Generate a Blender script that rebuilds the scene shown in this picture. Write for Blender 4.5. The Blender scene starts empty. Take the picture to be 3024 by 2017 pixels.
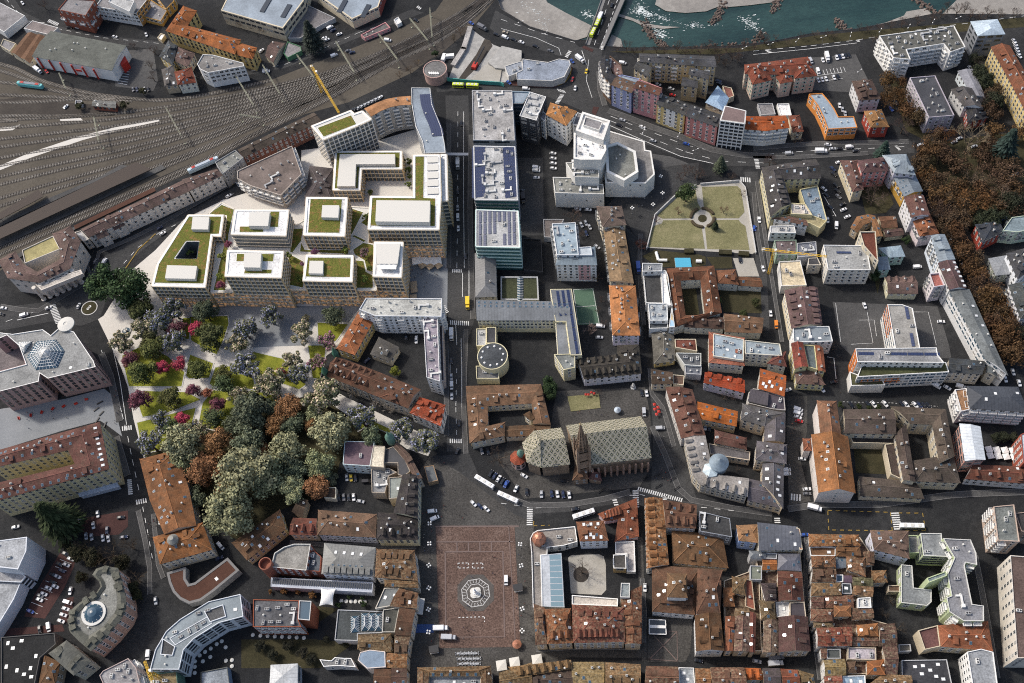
import bpy,bmesh,math,random
from mathutils import Vector,Matrix
sc=bpy.context.scene
C=sc.collection
# camera
CAM_H=520.0
cd=bpy.data.cameras.new("camera");cam=bpy.data.objects.new("camera",cd);C.objects.link(cam)
cd.sensor_fit='HORIZONTAL';cd.sensor_width=36.0;cd.lens=36.0*3050/3024
cd.clip_start=1.0;cd.clip_end=6000.0
TILT=math.radians(59.943);ROLL=math.radians(-9.358)
cam.matrix_world=Matrix.Translation((0,0,CAM_H)) @ Matrix.Rotation(math.pi/2-TILT,4,'X') @ Matrix.Rotation(ROLL,4,'Z')
sc.camera=cam
# daylight
SUN_EL=math.radians(48);SUN_DIR=Vector((-0.82,0.57,0)).normalized()
w=bpy.data.worlds.new("World");sc.world=w;w.use_nodes=True
nt=w.node_tree
sky=nt.nodes.new('ShaderNodeTexSky');sky.sky_type='NISHITA';sky.sun_disc=False
sky.sun_elevation=SUN_EL;sky.sun_rotation=math.atan2(SUN_DIR.x,SUN_DIR.y)
sky.air_density=1.0;sky.dust_density=3.5;sky.ozone_density=.8
bg=nt.nodes['Background'];bg.inputs[1].default_value=0.125
nt.links.new(sky.outputs[0],bg.inputs[0])
sd=bpy.data.lights.new("sun",'SUN');so=bpy.data.objects.new("sun",sd);C.objects.link(so)
sd.energy=2.1;sd.angle=math.radians(5);sd.color=(1.0,0.95,0.87)
v=SUN_DIR*math.cos(SUN_EL)+Vector((0,0,math.sin(SUN_EL)))
so.rotation_euler=v.to_track_quat('Z','Y').to_euler()
sc.view_settings.view_transform='Standard';sc.view_settings.look='None'
sc.view_settings.exposure=0.55;sc.view_settings.gamma=1.0
sc.cycles.max_bounces=5;sc.cycles.diffuse_bounces=3;sc.cycles.glossy_bounces=2;sc.cycles.transmission_bounces=2
sc.cycles.use_adaptive_sampling=True;sc.cycles.filter_width=1.1;sc.cycles.use_denoising=False
R=random.Random(7)

# materials
MATS={}
def nmat(name):
 m=bpy.data.materials.new(name);m.use_nodes=True
 t=m.node_tree;b=t.nodes['Principled BSDF']
 return m,t,b
def N(t,kind,**kw):
 n=t.nodes.new(kind)
 for k,val in kw.items():
  if k.startswith('i'):n.inputs[int(k[1:])].default_value=val
  else:setattr(n,k,val)
 return n
def noise(t,scale,detail=4,rough=.6,vec=None):
 n=N(t,'ShaderNodeTexNoise');n.inputs['Scale'].default_value=scale
 n.inputs['Detail'].default_value=detail;n.inputs['Roughness'].default_value=rough
 if vec:t.links.new(vec,n.inputs['Vector'])
 return n
def maprange(t,src,a,b,c,d):
 n=N(t,'ShaderNodeMapRange');t.links.new(src,n.inputs[0])
 for i,x in enumerate((a,b,c,d)):n.inputs[i+1].default_value=x
 return n.outputs[0]
def mul(t,a,b):
 n=N(t,'ShaderNodeMixRGB',blend_type='MULTIPLY');n.inputs[0].default_value=1
 t.links.new(a,n.inputs[1]);t.links.new(b,n.inputs[2]);return n.outputs[0]
def mix(t,f,a,b):
 n=N(t,'ShaderNodeMixRGB')
 t.links.new(f,n.inputs[0])
 for i,x in ((1,a),(2,b)):
  if isinstance(x,tuple):n.inputs[i].default_value=(*x[:3],1)
  else:t.links.new(x,n.inputs[i])
 return n.outputs[0]
def tinted(name,rough=.85,s1=.08,s2=.9,lo=.72,hi=1.25,fine=(.8,1.2),spec=.3,metal=0,moss=None,color=None,stripe=None):
 m,t,b=nmat(name)
 pos=N(t,'ShaderNodeNewGeometry').outputs['Position']
 if color is None:base=N(t,'ShaderNodeObjectInfo').outputs['Color']
 else:
  rgb=N(t,'ShaderNodeRGB');rgb.outputs[0].default_value=(*color,1);base=rgb.outputs[0]
 n1=noise(t,s1,5,.65,pos);n2=noise(t,s2,3,.7,pos)
 c=base
 if moss:
  f=maprange(t,noise(t,moss[1],6,.7,pos).outputs[0],.46,.66,0,moss[2])
  c=mix(t,f,c,moss[0])
 c=mul(t,c,maprange(t,n1.outputs[0],.3,.7,lo,hi));c=mul(t,c,maprange(t,n2.outputs[0],.3,.7,*fine))
 if stripe:
  uv=N(t,'ShaderNodeUVMap').outputs[0]
  wv=N(t,'ShaderNodeTexWave',wave_type='BANDS',bands_direction=stripe[2] if len(stripe) > 2 else 'X',wave_profile='SAW')
  wv.inputs['Scale'].default_value=stripe[0];t.links.new(uv,wv.inputs['Vector'])
  c=mul(t,c,maprange(t,wv.outputs[1],.8,.95,1,stripe[1]))
 t.links.new(c,b.inputs['Base Color'])
 b.inputs['Roughness'].default_value=rough;b.inputs['Metallic'].default_value=metal
 b.inputs['Specular IOR Level'].default_value=spec
 MATS[name]=m
 return m
def plain(name,col,rough=.6,metal=0,spec=.4):
 m,t,b=nmat(name);b.inputs['Base Color'].default_value=(*col,1)
 b.inputs['Roughness'].default_value=rough;b.inputs['Metallic'].default_value=metal;b.inputs['Specular IOR Level'].default_value=spec
 MATS[name]=m;return m
def objcol(name,rough=.4,metal=0,spec=.5):
 m,t,b=nmat(name);t.links.new(N(t,'ShaderNodeObjectInfo').outputs['Color'],b.inputs['Base Color'])
 b.inputs['Roughness'].default_value=rough;b.inputs['Metallic'].default_value=metal;b.inputs['Specular IOR Level'].default_value=spec
 MATS[name]=m;return m
tinted('tile',.9,.09,1.4,.55,1.45,(.58,1.42),.2,moss=((.055,.05,.035),.35,.5),stripe=(.36,.74,'Y'))
tinted('mottled',.9,.12,1.0,.6,1.4,(.3,1.8),.2,moss=((.20,.17,.11),.8,.65),stripe=(.36,.74,'Y'))
tinted('metal',.55,.07,.8,.72,1.22,(.82,1.18),.35,.1,stripe=(.18,.72))
tinted('ridgecap',.9,.1,1.3,1.25,1.9,(.8,1.25),.2)
tinted('felt',.9,.09,1.1,.62,1.32,(.65,1.35),.2)
tinted('plaster',.9,.06,.7,.82,1.12,(.92,1.08),.2)
tinted('stone',.92,.15,1.2,.6,1.35,(.7,1.3),.2)
tinted('corrugated',.8,.1,.9,.65,1.3,(.8,1.25),.2,stripe=(.5,.55))
plain('white',(.74,.73,.70),.6);plain('trim',(.55,.54,.5),.7);plain('dark',(.02,.02,.022),.5)
plain('darkmetal',(.075,.078,.07),.6);plain('paint_dull',(.15,.11,.098),.9);plain('glasswp',(.10,.115,.125),.15,0,.7);plain('canopy',(.055,.042,.034),.85)
plain('steel',(.33,.34,.35),.4,.6);plain('gold',(.60,.44,.24),.6);plain('cream_slab',(.68,.60,.48),.7);plain('copper',(.42,.19,.12),.45,.5)
plain('verdigris',(.11,.20,.155),.6);plain('wood',(.42,.31,.20),.8);plain('rubber',(.015,.015,.015),.8)
m=plain('glass',(.025,.032,.04),.12,0,.7)
m=plain('glassblue',(.04,.08,.115),.12,0,.7)
plain('blind',(.33,.32,.30),.5)
m=plain('glassteal',(.03,.10,.10),.1,0,.8)
m=plain('pv',(.03,.042,.095),.25,0,.6)
objcol('paint',.3);objcol('cloth',.9,0,.1)
def lit_glass():
 m,t,b=nmat('glasswarm')
 pos=N(t,'ShaderNodeNewGeometry').outputs['Position']
 vo=N(t,'ShaderNodeTexVoronoi');vo.inputs['Scale'].default_value=.75;t.links.new(pos,vo.inputs['Vector'])
 c=mix(t,maprange(t,vo.outputs['Color'],.45,.75,0,1),(.045,.045,.048),(.30,.17,.085))
 t.links.new(c,b.inputs['Base Color']);b.inputs['Roughness'].default_value=.15
 t.links.new(c,b.inputs['Emission Color']);b.inputs['Emission Strength'].default_value=.55
 MATS['glasswarm']=m
lit_glass()
def ramp_ground(name,cols,s1,s2,rough=.95,fine=(.8,1.2),s3=6.0):
 m,t,b=nmat(name)
 pos=N(t,'ShaderNodeNewGeometry').outputs['Position']
 n1=noise(t,s1,6,.65,pos);n2=noise(t,s2,5,.7,pos);n3=noise(t,s3,2,.6,pos)
 r=N(t,'ShaderNodeValToRGB');e=r.color_ramp.elements
 for i,c in enumerate(cols):
  p=.3+.4*i/(len(cols)-1)
  el=e[i] if i < 2 else e.new(p)
  el.position=p;el.color=(*c,1)
 mx=N(t,'ShaderNodeMath',operation='ADD');a=N(t,'ShaderNodeMath',operation='MULTIPLY',i1=.6);bb=N(t,'ShaderNodeMath',operation='MULTIPLY',i1=.4)
 t.links.new(n1.outputs[0],a.inputs[0]);t.links.new(n2.outputs[0],bb.inputs[0]);t.links.new(a.outputs[0],mx.inputs[0]);t.links.new(bb.outputs[0],mx.inputs[1])
 t.links.new(mx.outputs[0],r.inputs[0])
 c=mul(t,r.outputs[0],maprange(t,n3.outputs[0],.3,.7,*fine))
 t.links.new(c,b.inputs['Base Color']);b.inputs['Roughness'].default_value=rough;b.inputs['Specular IOR Level'].default_value=.2
 MATS[name]=m;return m
ramp_ground('asphalt',[(.011,.0115,.0125),(.021,.0215,.0225),(.046,.046,.046)],.02,.3,fine=(.65,1.35),s3=1.5)
ramp_ground('asphalt_mid',[(.027,.027,.0275),(.045,.045,.045),(.074,.073,.072)],.02,.3,fine=(.75,1.25),s3=1.2)  # lighter asphalt; on the roads it paints in their unshaded look
ramp_ground('asphalt_pale',[(.045,.044,.044),(.07,.069,.068),(.11,.108,.104)],.03,.45,fine=(.75,1.25),s3=1.5)
ramp_ground('cobbles',[(.034,.032,.03),(.058,.055,.051),(.098,.093,.086)],.05,.6,fine=(.6,1.4),s3=1.3)
ramp_ground('ballast',[(.052,.045,.036),(.083,.072,.057),(.128,.112,.09)],.02,.5,fine=(.7,1.3))
ramp_ground('ballast_dark',[(.03,.026,.023),(.05,.043,.037),(.08,.07,.058)],.04,.6,fine=(.7,1.3))
ramp_ground('pale_paving',[(.50,.47,.42),(.56,.53,.48),(.62,.59,.54)],.05,.7,fine=(.93,1.07))
ramp_ground('grey_paving',[(.17,.18,.19),(.21,.22,.23),(.26,.27,.28)],.05,.8,fine=(.9,1.1))
ramp_ground('apron',[(.06,.054,.05),(.085,.077,.07),(.12,.11,.10)],.1,.8,s3=1.2)
ramp_ground('porphyry',[(.068,.046,.038),(.108,.07,.056),(.16,.115,.095)],.07,.6,fine=(.55,1.45),s3=1.2)
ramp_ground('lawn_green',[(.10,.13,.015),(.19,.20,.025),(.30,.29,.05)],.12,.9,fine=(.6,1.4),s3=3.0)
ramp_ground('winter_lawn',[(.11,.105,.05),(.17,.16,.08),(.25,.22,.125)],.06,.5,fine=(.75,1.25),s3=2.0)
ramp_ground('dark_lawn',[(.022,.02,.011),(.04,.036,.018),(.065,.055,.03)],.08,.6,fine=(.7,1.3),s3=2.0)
ramp_ground('sedum',[(.08,.105,.02),(.13,.115,.028),(.095,.115,.02),(.21,.12,.045),(.17,.11,.035)],.3,.9,fine=(.5,1.5),s3=2.0)
ramp_ground('gravel',[(.16,.15,.14),(.24,.225,.205),(.36,.34,.31)],.03,.35,fine=(.7,1.3),s3=2.5)
ramp_ground('site_ground',[(.22,.22,.21),(.33,.32,.30),(.46,.45,.42)],.05,.4)
ramp_ground('court',[(.06,.11,.075),(.075,.13,.09),(.09,.15,.105)],.05,.7)
ramp_ground('paint_white',[(.45,.45,.44),(.6,.6,.58),(.72,.72,.70)],.4,2.0)
ramp_ground('paint_yellow',[(.24,.16,.04),(.3,.2,.05),(.36,.25,.07)],.4,2.0)
ramp_ground('red_ground',[(.04,.022,.021),(.06,.03,.027),(.09,.045,.04)],.1,1.0)
ramp_ground('rust_roof',[(.05,.025,.018),(.075,.036,.025),(.10,.055,.04)],.06,.8)
def water():
 m,t,b=nmat('river_green')
 pos=N(t,'ShaderNodeNewGeometry').outputs['Position']
 mp=N(t,'ShaderNodeMapping');t.links.new(pos,mp.inputs[0]);mp.inputs['Scale'].default_value=(.5,1.4,1);mp.inputs['Rotation'].default_value=(0,0,.15)
 n1=noise(t,.025,6,.6,mp.outputs[0]);n2=noise(t,.45,6,.75,mp.outputs[0])
 c=mix(t,maprange(t,n1.outputs[0],.35,.65,0,1),(.006,.022,.020),(.022,.052,.045))
 c=mul(t,c,maprange(t,n2.outputs[0],.35,.65,.8,1.25))
 t.links.new(c,b.inputs['Base Color']);b.inputs['Roughness'].default_value=.22
 bp=N(t,'ShaderNodeBump');bp.inputs['Strength'].default_value=.5;bp.inputs['Distance'].default_value=.4
 t.links.new(n2.outputs[0],bp.inputs['Height']);t.links.new(bp.outputs[0],b.inputs['Normal'])
 MATS['river_green']=m
water()
plain('foam',(.62,.66,.65),.6)
def diamonds():
 m,t,b=nmat('diamond_tiles')
 uv=N(t,'ShaderNodeUVMap').outputs[0];s=N(t,'ShaderNodeSeparateXYZ');t.links.new(uv,s.inputs[0])
 def M(op,a,c=None):
  n=N(t,'ShaderNodeMath',operation=op)
  for i,x in ((0,a),(1,c)):
   if x is None:continue
   if isinstance(x,(int,float)):n.inputs[i].default_value=x
   else:t.links.new(x,n.inputs[i])
  return n.outputs[0]
 P=3.1
 u=M('DIVIDE',s.outputs[0],P);vv=M('DIVIDE',s.outputs[1],P*1.35)
 a=M('ABSOLUTE',M('SUBTRACT',M('FRACT',M('ADD',u,vv)),.5));c=M('ABSOLUTE',M('SUBTRACT',M('FRACT',M('SUBTRACT',u,vv)),.5))
 d=M('MAXIMUM',a,c)
 r=N(t,'ShaderNodeValToRGB');r.color_ramp.interpolation='CONSTANT';e=r.color_ramp.elements
 e[0].position=0;e[0].color=(.50,.45,.27,1);e[1].position=.12;e[1].color=(.02,.03,.026,1)
 for p,col in ((.29,(.53,.49,.37)),(.37,(.06,.045,.03)),(.44,(.53,.49,.37))):
  q=e.new(p);q.color=(*col,1)
 t.links.new(d,r.inputs[0])
 pos=N(t,'ShaderNodeNewGeometry').outputs['Position']
 col=mul(t,r.outputs[0],maprange(t,noise(t,.2,5,.6,pos).outputs[0],.3,.7,.75,1.15))
 t.links.new(col,b.inputs['Base Color']);b.inputs['Roughness'].default_value=.45;MATS['diamond_tiles']=m
diamonds()
def stripes_mat():
 m,t,b=nmat('pastel_stripes')
 uv=N(t,'ShaderNodeNewGeometry').outputs['Position']
 wv=N(t,'ShaderNodeTexWave',wave_type='BANDS',bands_direction='DIAGONAL');wv.inputs['Scale'].default_value=.045;wv.inputs['Distortion'].default_value=1.0
 t.links.new(uv,wv.inputs['Vector'])
 c=mix(t,maprange(t,wv.outputs[1],.45,.6,0,1),(.32,.48,.60),(.55,.42,.22))
 t.links.new(c,b.inputs['Base Color']);MATS['pastel_stripes']=m
stripes_mat()
def leafmat(name,hue=1.0,lo=.45,hi=1.55,color=None):
 m,t,b=nmat(name)
 g=N(t,'ShaderNodeNewGeometry')
 if color is None:base=N(t,'ShaderNodeObjectInfo').outputs['Color']
 else:
  rgb=N(t,'ShaderNodeRGB');rgb.outputs[0].default_value=(*color,1);base=rgb.outputs[0]
 c=mul(t,base,maprange(t,g.outputs['Random Per Island'],0,1,lo,hi))
 t.links.new(c,b.inputs['Base Color']);b.inputs['Roughness'].default_value=.8;b.inputs['Specular IOR Level'].default_value=.15
 MATS[name]=m
leafmat('leaf');leafmat('leaf_under',color=(.155,.16,.08));leafmat('twig',lo=.7,hi=1.3)
tinted('bark',.95,.4,3,.8,1.2,color=(.085,.065,.048))

# mesh helpers
class MB:
 def __init__(s):s.v=[];s.f=[];s.m=[];s.uv=[]
 def face(s,pts,mi=0,uv=None):
  n=len(s.v);s.v += [tuple(p) for p in pts];s.f.append(tuple(range(n,n+len(pts))));s.m.append(mi);s.uv.append(uv)
 def box(s,c,sx,sy,sz,ang=0,mi=0,bottom=False):
  ca,sa=math.cos(ang),math.sin(ang)
  def P(x,y,z):return (c[0]+x*ca-y*sa,c[1]+x*sa+y*ca,c[2]+z)
  x,y=sx/2,sy/2
  a=[P(-x,-y,0),P(x,-y,0),P(x,y,0),P(-x,y,0)];b=[P(-x,-y,sz),P(x,-y,sz),P(x,y,sz),P(-x,y,sz)]
  s.face(b,mi)
  if bottom:s.face(a[::-1],mi)
  for i in range(4):
   j=(i+1) % 4;s.face([a[i],a[j],b[j],b[i]],mi)
 def tube(s,p,q,r0,r1,n=6,mi=0,cap=True):
  p,q=Vector(p),Vector(q);d=(q-p)
  if d.length < 1e-6:return
  d.normalize();a=d.orthogonal().normalized();b=d.cross(a)
  A=[p+(a*math.cos(2*math.pi*i/n)+b*math.sin(2*math.pi*i/n))*r0 for i in range(n)]
  B=[q+(a*math.cos(2*math.pi*i/n)+b*math.sin(2*math.pi*i/n))*r1 for i in range(n)]
  for i in range(n):
   j=(i+1) % n;s.face([A[i],A[j],B[j],B[i]],mi)
  if cap:s.face(B,mi);s.face(A[::-1],mi)
 def lathe(s,prof,n=24,c=(0,0,0),mi=0):
  rings=[[(c[0]+r*math.cos(2*math.pi*i/n),c[1]+r*math.sin(2*math.pi*i/n),c[2]+z) for i in range(n)] for r,z in prof]
  for A,B in zip(rings,rings[1:]):
   for i in range(n):
    j=(i+1) % n;s.face([A[i],A[j],B[j],B[i]],mi)
  s.face(rings[-1],mi)
 def prism(s,poly,z0,z1,mi=0,mtop=None,bottom=False):
  poly=ccw(poly);n=len(poly)
  s.face([(x,y,z1) for x,y in poly],mi if mtop is None else mtop)
  if bottom:s.face([(x,y,z0) for x,y in poly[::-1]],mi)
  for i in range(n):
   a,b=poly[i],poly[(i+1) % n]
   s.face([(a[0],a[1],z0),(b[0],b[1],z0),(b[0],b[1],z1),(a[0],a[1],z1)],mi)
 def mesh(s,name,mats,merge=False):
  me=bpy.data.meshes.new(name);me.from_pydata(s.v,[],s.f)
  for x in (mats if isinstance(mats,(list,tuple)) else [mats]):me.materials.append(MATS[x] if isinstance(x,str) else x)
  if any(s.m):me.polygons.foreach_set('material_index',s.m)
  if any(u for u in s.uv):
   l=me.uv_layers.new(name='UVMap');k=0
   for f,u in zip(s.f,s.uv):
    for i in range(len(f)):
     l.data[k].uv=u[i] if u else (0,0);k += 1
  if merge:
   bm=bmesh.new();bm.from_mesh(me);bmesh.ops.remove_doubles(bm,verts=bm.verts,dist=1e-3);bm.to_mesh(me);bm.free()
  me.update();return me
def link(name,me,parent=None,loc=(0,0,0),rz=0,color=None):
 o=bpy.data.objects.new(name,me);C.objects.link(o);o.location=loc;o.rotation_euler=(0,0,rz)
 if parent:o.parent=parent
 o.color=(*(color or (.34,.32,.30))[:3],1);return o
def tag(o,label=None,cat=None,group=None,kind=None):
 if label:o['label']=label
 if cat:o['category']=cat
 if group:o['group']=group
 if kind:o['kind']=kind
 return o
def empty(name,loc,rz=0):return link(name,None,None,loc,rz)
def area(p):return sum(p[i][0]*p[(i+1) % len(p)][1]-p[(i+1) % len(p)][0]*p[i][1] for i in range(len(p)))/2
def ccw(p):return list(p) if area(p) > 0 else list(p)[::-1]
def inset(p,d):
 n=len(p);out=[]
 for i in range(n):
  a,b,c=Vector(p[i-1]),Vector(p[i]),Vector(p[(i+1) % n])
  e,f=(b-a),(c-b)
  if e.length < 1e-6 or f.length < 1e-6:out.append(tuple(b));continue
  e.normalize();f.normalize()
  n1,n2=Vector((-e.y,e.x)),Vector((-f.y,f.x));m=n1+n2
  if m.length < .2:out.append(tuple(b+n1*d));continue
  m.normalize();k=min(d/max(m.dot(n1),.35),3*abs(d)) if d > 0 else max(d/max(m.dot(n1),.35),-3*abs(d))
  out.append(tuple(b+m*k))
 return out
def inside(p,x,y):
 r=False;n=len(p)
 for i in range(n):
  (x1,y1),(x2,y2)=p[i],p[(i+1) % n]
  if (y1 > y) != (y2 > y) and x < (x2-x1)*(y-y1)/(y2-y1)+x1:r=not r
 return r
def edge_dist(p,x,y):
 q=Vector((x,y));best=1e9
 for i in range(len(p)):
  a,b=Vector(p[i]),Vector(p[(i+1) % len(p)]);e=b-a
  t=max(0,min(1,(q-a).dot(e)/max(e.length_squared,1e-9)));best=min(best,(q-a-e*t).length)
 return best
def catmull(pts,step):
 P=[Vector(p) for p in pts];P=[2*P[0]-P[1]]+P+[2*P[-1]-P[-2]];out=[]
 for i in range(1,len(P)-2):
  a,b,c,d=P[i-1:i+3];n=max(1,int((c-b).length/step))
  for k in range(n):
   t=k/n;out.append(.5*((2*b)+(c-a)*t+(2*a-5*b+4*c-d)*t*t+(3*b-a-3*c+d)*t**3))
 out.append(P[-2]);return out
def sheet(name,polys,mat,z,kind='structure',label=None,cat=None):
 mb=MB()
 for p in (polys if isinstance(polys[0][0],(tuple,list)) else [polys]):mb.face([(x,y,z) for x,y in ccw(p)])
 o=link(name,mb.mesh(name,mat));tag(o,label,cat,None,kind);return o
def strip(mb,pts,wd,z,mi=0,dash=None):
 P=[Vector(p) for p in pts]
 if dash:
  on,off=dash
  for a,b in zip(P,P[1:]):
   L=(b-a).length;d=(b-a)/max(L,1e-6);s=0
   while s < L:
    e=min(s+on,L);strip(mb,[a+d*s,a+d*e],wd,z,mi);s += on+off
  return
 nn=[]
 for i in range(len(P)):
  a,b=P[max(0,i-1)],P[min(len(P)-1,i+1)];d=(b-a).normalized();nn.append(Vector((-d.y,d.x))*wd/2)
 for i in range(len(P)-1):
  mb.face([(*(P[i]-nn[i]),z),(*(P[i+1]-nn[i+1]),z),(*(P[i+1]+nn[i+1]),z),(*(P[i]+nn[i]),z)],mi)

# buildings
WMESH={}
def win_mesh(kind):
 if kind in WMESH:return WMESH[kind]
 bl=kind[-1:] == '*';key,kind=kind,kind.rstrip('*')
 W,H,fr,gl={'std':(1.25,1.75,'white','glass'),'trim':(1.3,1.9,'trim','glass'),'tall':(1.3,2.5,'trim','glass'),'wide':(2.3,1.6,'white','glass'),'band':(3.6,1.55,'steel','glass'),'slit':(.8,1.1,'trim','glass'),
  'big':(3.4,2.6,'steel','glass'),'blue':(2.4,1.7,'white','glassblue'),'dk':(1.4,1.8,'dark','glass'),'arch':(1.9,3.4,'stone','glass')}[kind]
 mb=MB()
 mb.box((0,.0,0),W+.36,.10,H+.3,0,0);mb.box((0,.04,.15),W,.10,H,0,1)
 mb.box((0,.07,-.02),W+.5,.22,.12,0,0)
 mb.box((0,.075,.15),.08,.06,H,0,0)
 WMESH[key]=mb.mesh('window_'+kind,[fr,'blind' if bl else gl]);return WMESH[key]
def shutter_mesh(col):
 k=('sh',col)
 if k not in WMESH:
  mb=MB();mb.box((0,.0,0),1.2,.1,1.7,0,0);mb.box((0,.05,.1),.95,.08,1.5,0,1)
  for s in (-1,1):mb.box((s*.85,.03,.02),.5,.08,1.65,0,2)
  WMESH[k]=mb.mesh('window_shutters',['white','glass',col])
 return WMESH[k]
plain('shgreen',(.05,.14,.09),.7);plain('shmint',(.25,.45,.36),.7);plain('shbrown',(.09,.05,.03),.7)
def small(kind):
 if kind in WMESH:return WMESH[kind]
 mb=MB()
 if kind == 'skylight':
  mb.box((0,0,0),1.25,1.6,.16,0,0);mb.box((0,0,.1),1.0,1.35,.1,0,1);mats=['steel','glassblue']
 elif kind == 'skywhite':
  mb.box((0,0,0),1.5,1.9,.2,0,0);mb.box((0,0,.12),1.25,1.65,.12,0,1);mats=['steel','white']
 elif kind == 'chimney':
  mb.box((0,0,-1.2),.9,.75,2.6,0,0);mb.box((0,0,1.4),1.1,.95,.16,0,1);mb.box((0,0,1.56),.5,.4,.35,0,2);mats=['plaster','trim','dark']
 elif kind == 'ac':
  mb.box((0,0,0),2.4,1.3,1.25,0,0)
  for x in (-.6,.6):mb.lathe([(.45,1.25),(.45,1.33),(.05,1.33)],10,(x,0,0),1)
  mats=['plaster','dark']
 elif kind == 'vent':
  mb.lathe([(.35,0),(.35,.9),(.5,.9),(.5,1.15),(.05,1.3)],8);mats=['trim']
 elif kind == 'duct':
  mb.box((0,0,.3),6.5,.9,.8,0,0);mb.box((2.6,1.3,.3),.9,2.4,.8,0,0);mb.box((-2.4,0,0),1.6,1.6,1.9,0,0);mats=['plaster']
 elif kind == 'pv':
  for i in range(5):
   mb.face([(-4.1+i*1.65,-.8,.18),(-2.55+i*1.65,-.8,.18),(-2.55+i*1.65,.8,.55),(-4.1+i*1.65,.8,.55)],0)
   mb.face([(-4.1+i*1.65,.8,.55),(-2.55+i*1.65,.8,.55),(-2.55+i*1.65,.8,0),(-4.1+i*1.65,.8,0)],1)
  mats=['pv','steel']
 elif kind == 'dormer':
  a,b,h=.95,2.6,1.5
  mb.face([(-a,0,0),(a,0,0),(a,0,h),(0,0,h+.7),(-a,0,h)],0)
  mb.face([(a,0,0),(a,b,0),(a,b,h),(a,0,h)],0);mb.face([(-a,b,0),(-a,0,0),(-a,0,h),(-a,b,h)],0)
  mb.face([(a+.2,-.25,h-.15),(a+.2,b+.9,h-.15),(0,b+.9,h+.8),(0,-.25,h+.8)],1);mb.face([(0,-.25,h+.8),(0,b+.9,h+.8),(-a-.2,b+.9,h-.15),(-a-.2,-.25,h-.15)],1)
  mb.face([(-.6,-.04,.35),(.6,-.04,.35),(.6,-.04,h),(-.6,-.04,h)],2);mats=['plaster','tile','glass']
 elif kind == 'shed':
  a,b,h=1.1,3.0,1.35
  mb.face([(-a,0,0),(a,0,0),(a,0,h),(-a,0,h)],0);mb.face([(a,0,0),(a,b,0),(a,b,h),(a,0,h)],0);mb.face([(-a,b,0),(-a,0,0),(-a,0,h),(-a,b,h)],0)
  mb.face([(-a-.15,-.3,h-.05),(a+.15,-.3,h-.05),(a+.15,b+.3,h+.5),(-a-.15,b+.3,h+.5)],1);mb.face([(-.8,-.04,.3),(.8,-.04,.3),(.8,-.04,h-.1),(-.8,-.04,h-.1)],2)
  mats=['tile','tile','glass']
 elif kind == 'balcony':
  mb.box((0,.7,0),3.0,1.4,.2,0,0,True);mb.box((0,1.35,.2),3.0,.1,.95,0,1);mb.box((-1.45,.7,.2),.1,1.3,.95,0,1);mb.box((1.45,.7,.2),.1,1.3,.95,0,1)
  mats=['trim','steel']
 elif kind == 'balcwhite':
  mb.box((0,.8,0),3.8,1.6,.22,0,0,True);mb.box((0,1.55,.2),3.8,.12,.95,0,0);mb.box((-1.85,.8,.2),.1,1.5,.95,0,0);mb.box((1.85,.8,.2),.1,1.5,.95,0,0)
  mats=['white']
 WMESH[kind]=mb.mesh(kind,mats);return WMESH[kind]
WIN=[]
def wall_windows(root,poly,z0,z1,o):
 kind=o.get('win','std')
 if not kind or kind in ('none','grid','bands'):return
 fl,sp=o.get('fl',3.3),o.get('sp',3.1)
 top=z1-o.get('wt',.9);n=len(poly);base=z0+o.get('wb',.9)
 rows=max(1,int((top-base+.6)/fl))
 for i in range(n):
  a,b=Vector(poly[i]),Vector(poly[(i+1) % n]);e=b-a;L=e.length
  if L < 3.0:continue
  d=e/L;nr=Vector((d.y,-d.x));mid=(a+b)/2;to=Vector((-mid.x,-mid.y));
  if nr.dot(to.normalized()) < -.12:continue
  cnt=max(1,int((L-1.2)/sp));ang=math.atan2(nr.y,nr.x)-math.pi/2
  for r in range(rows):
   z=top-1.75-(r*fl)
   if z < z0+.3:break
   for k in range(cnt):
    p=a+d*(L*(k+.5)/cnt)+nr*.02
    if o.get('skip') and R.random() < o['skip']:continue
    if kind[:2] == 'sh':me=shutter_mesh(kind)
    else:me=win_mesh(kind+'*' if R.random() < .22 else kind)
    WIN.append((root,me,'window',(p.x,p.y,z),ang,nr))
    bal=o.get('bal')
    if bal and r < rows-1 and (k % bal[1]) == bal[2] % bal[1]:WIN.append((root,small(bal[0]),'balcony',(p.x,p.y,z-.75),ang,nr))
def facade(root,poly,z0,z1,o,name='facade_frame'):
 fl,sp=o.get('fl',3.6),o.get('sp',2.7);mb=MB();n=len(poly);rows=max(1,round((z1-z0)/fl))
 for i in range(n):
  a,b=Vector(poly[i]),Vector(poly[(i+1) % n]);e=b-a;L=e.length
  if L < 1.5:continue
  d=e/L;nr=Vector((d.y,-d.x));ang=math.atan2(d.y,d.x);c=(a+b)/2+nr*.22
  for r in range(1,rows+1):
   z=z0+(z1-z0)*r/rows-.75;mb.box((c.x,c.y,z),L+.7,.46,o.get('sl',.75),ang,0,True)
  if o['win'] == 'grid':
   cnt=max(1,round(L/sp))
   for k in range(cnt+1):
    p=a+d*(L*k/cnt)+nr*.25;mb.box((p.x,p.y,z0),o.get('mw',.42),.5,z1-z0-.05,ang,1)
 ob=link(name,mb.mesh(name,[o.get('slab','cream_slab'),o.get('mull','gold')]),root);ob.color=(*o['wc'],1)
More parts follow.
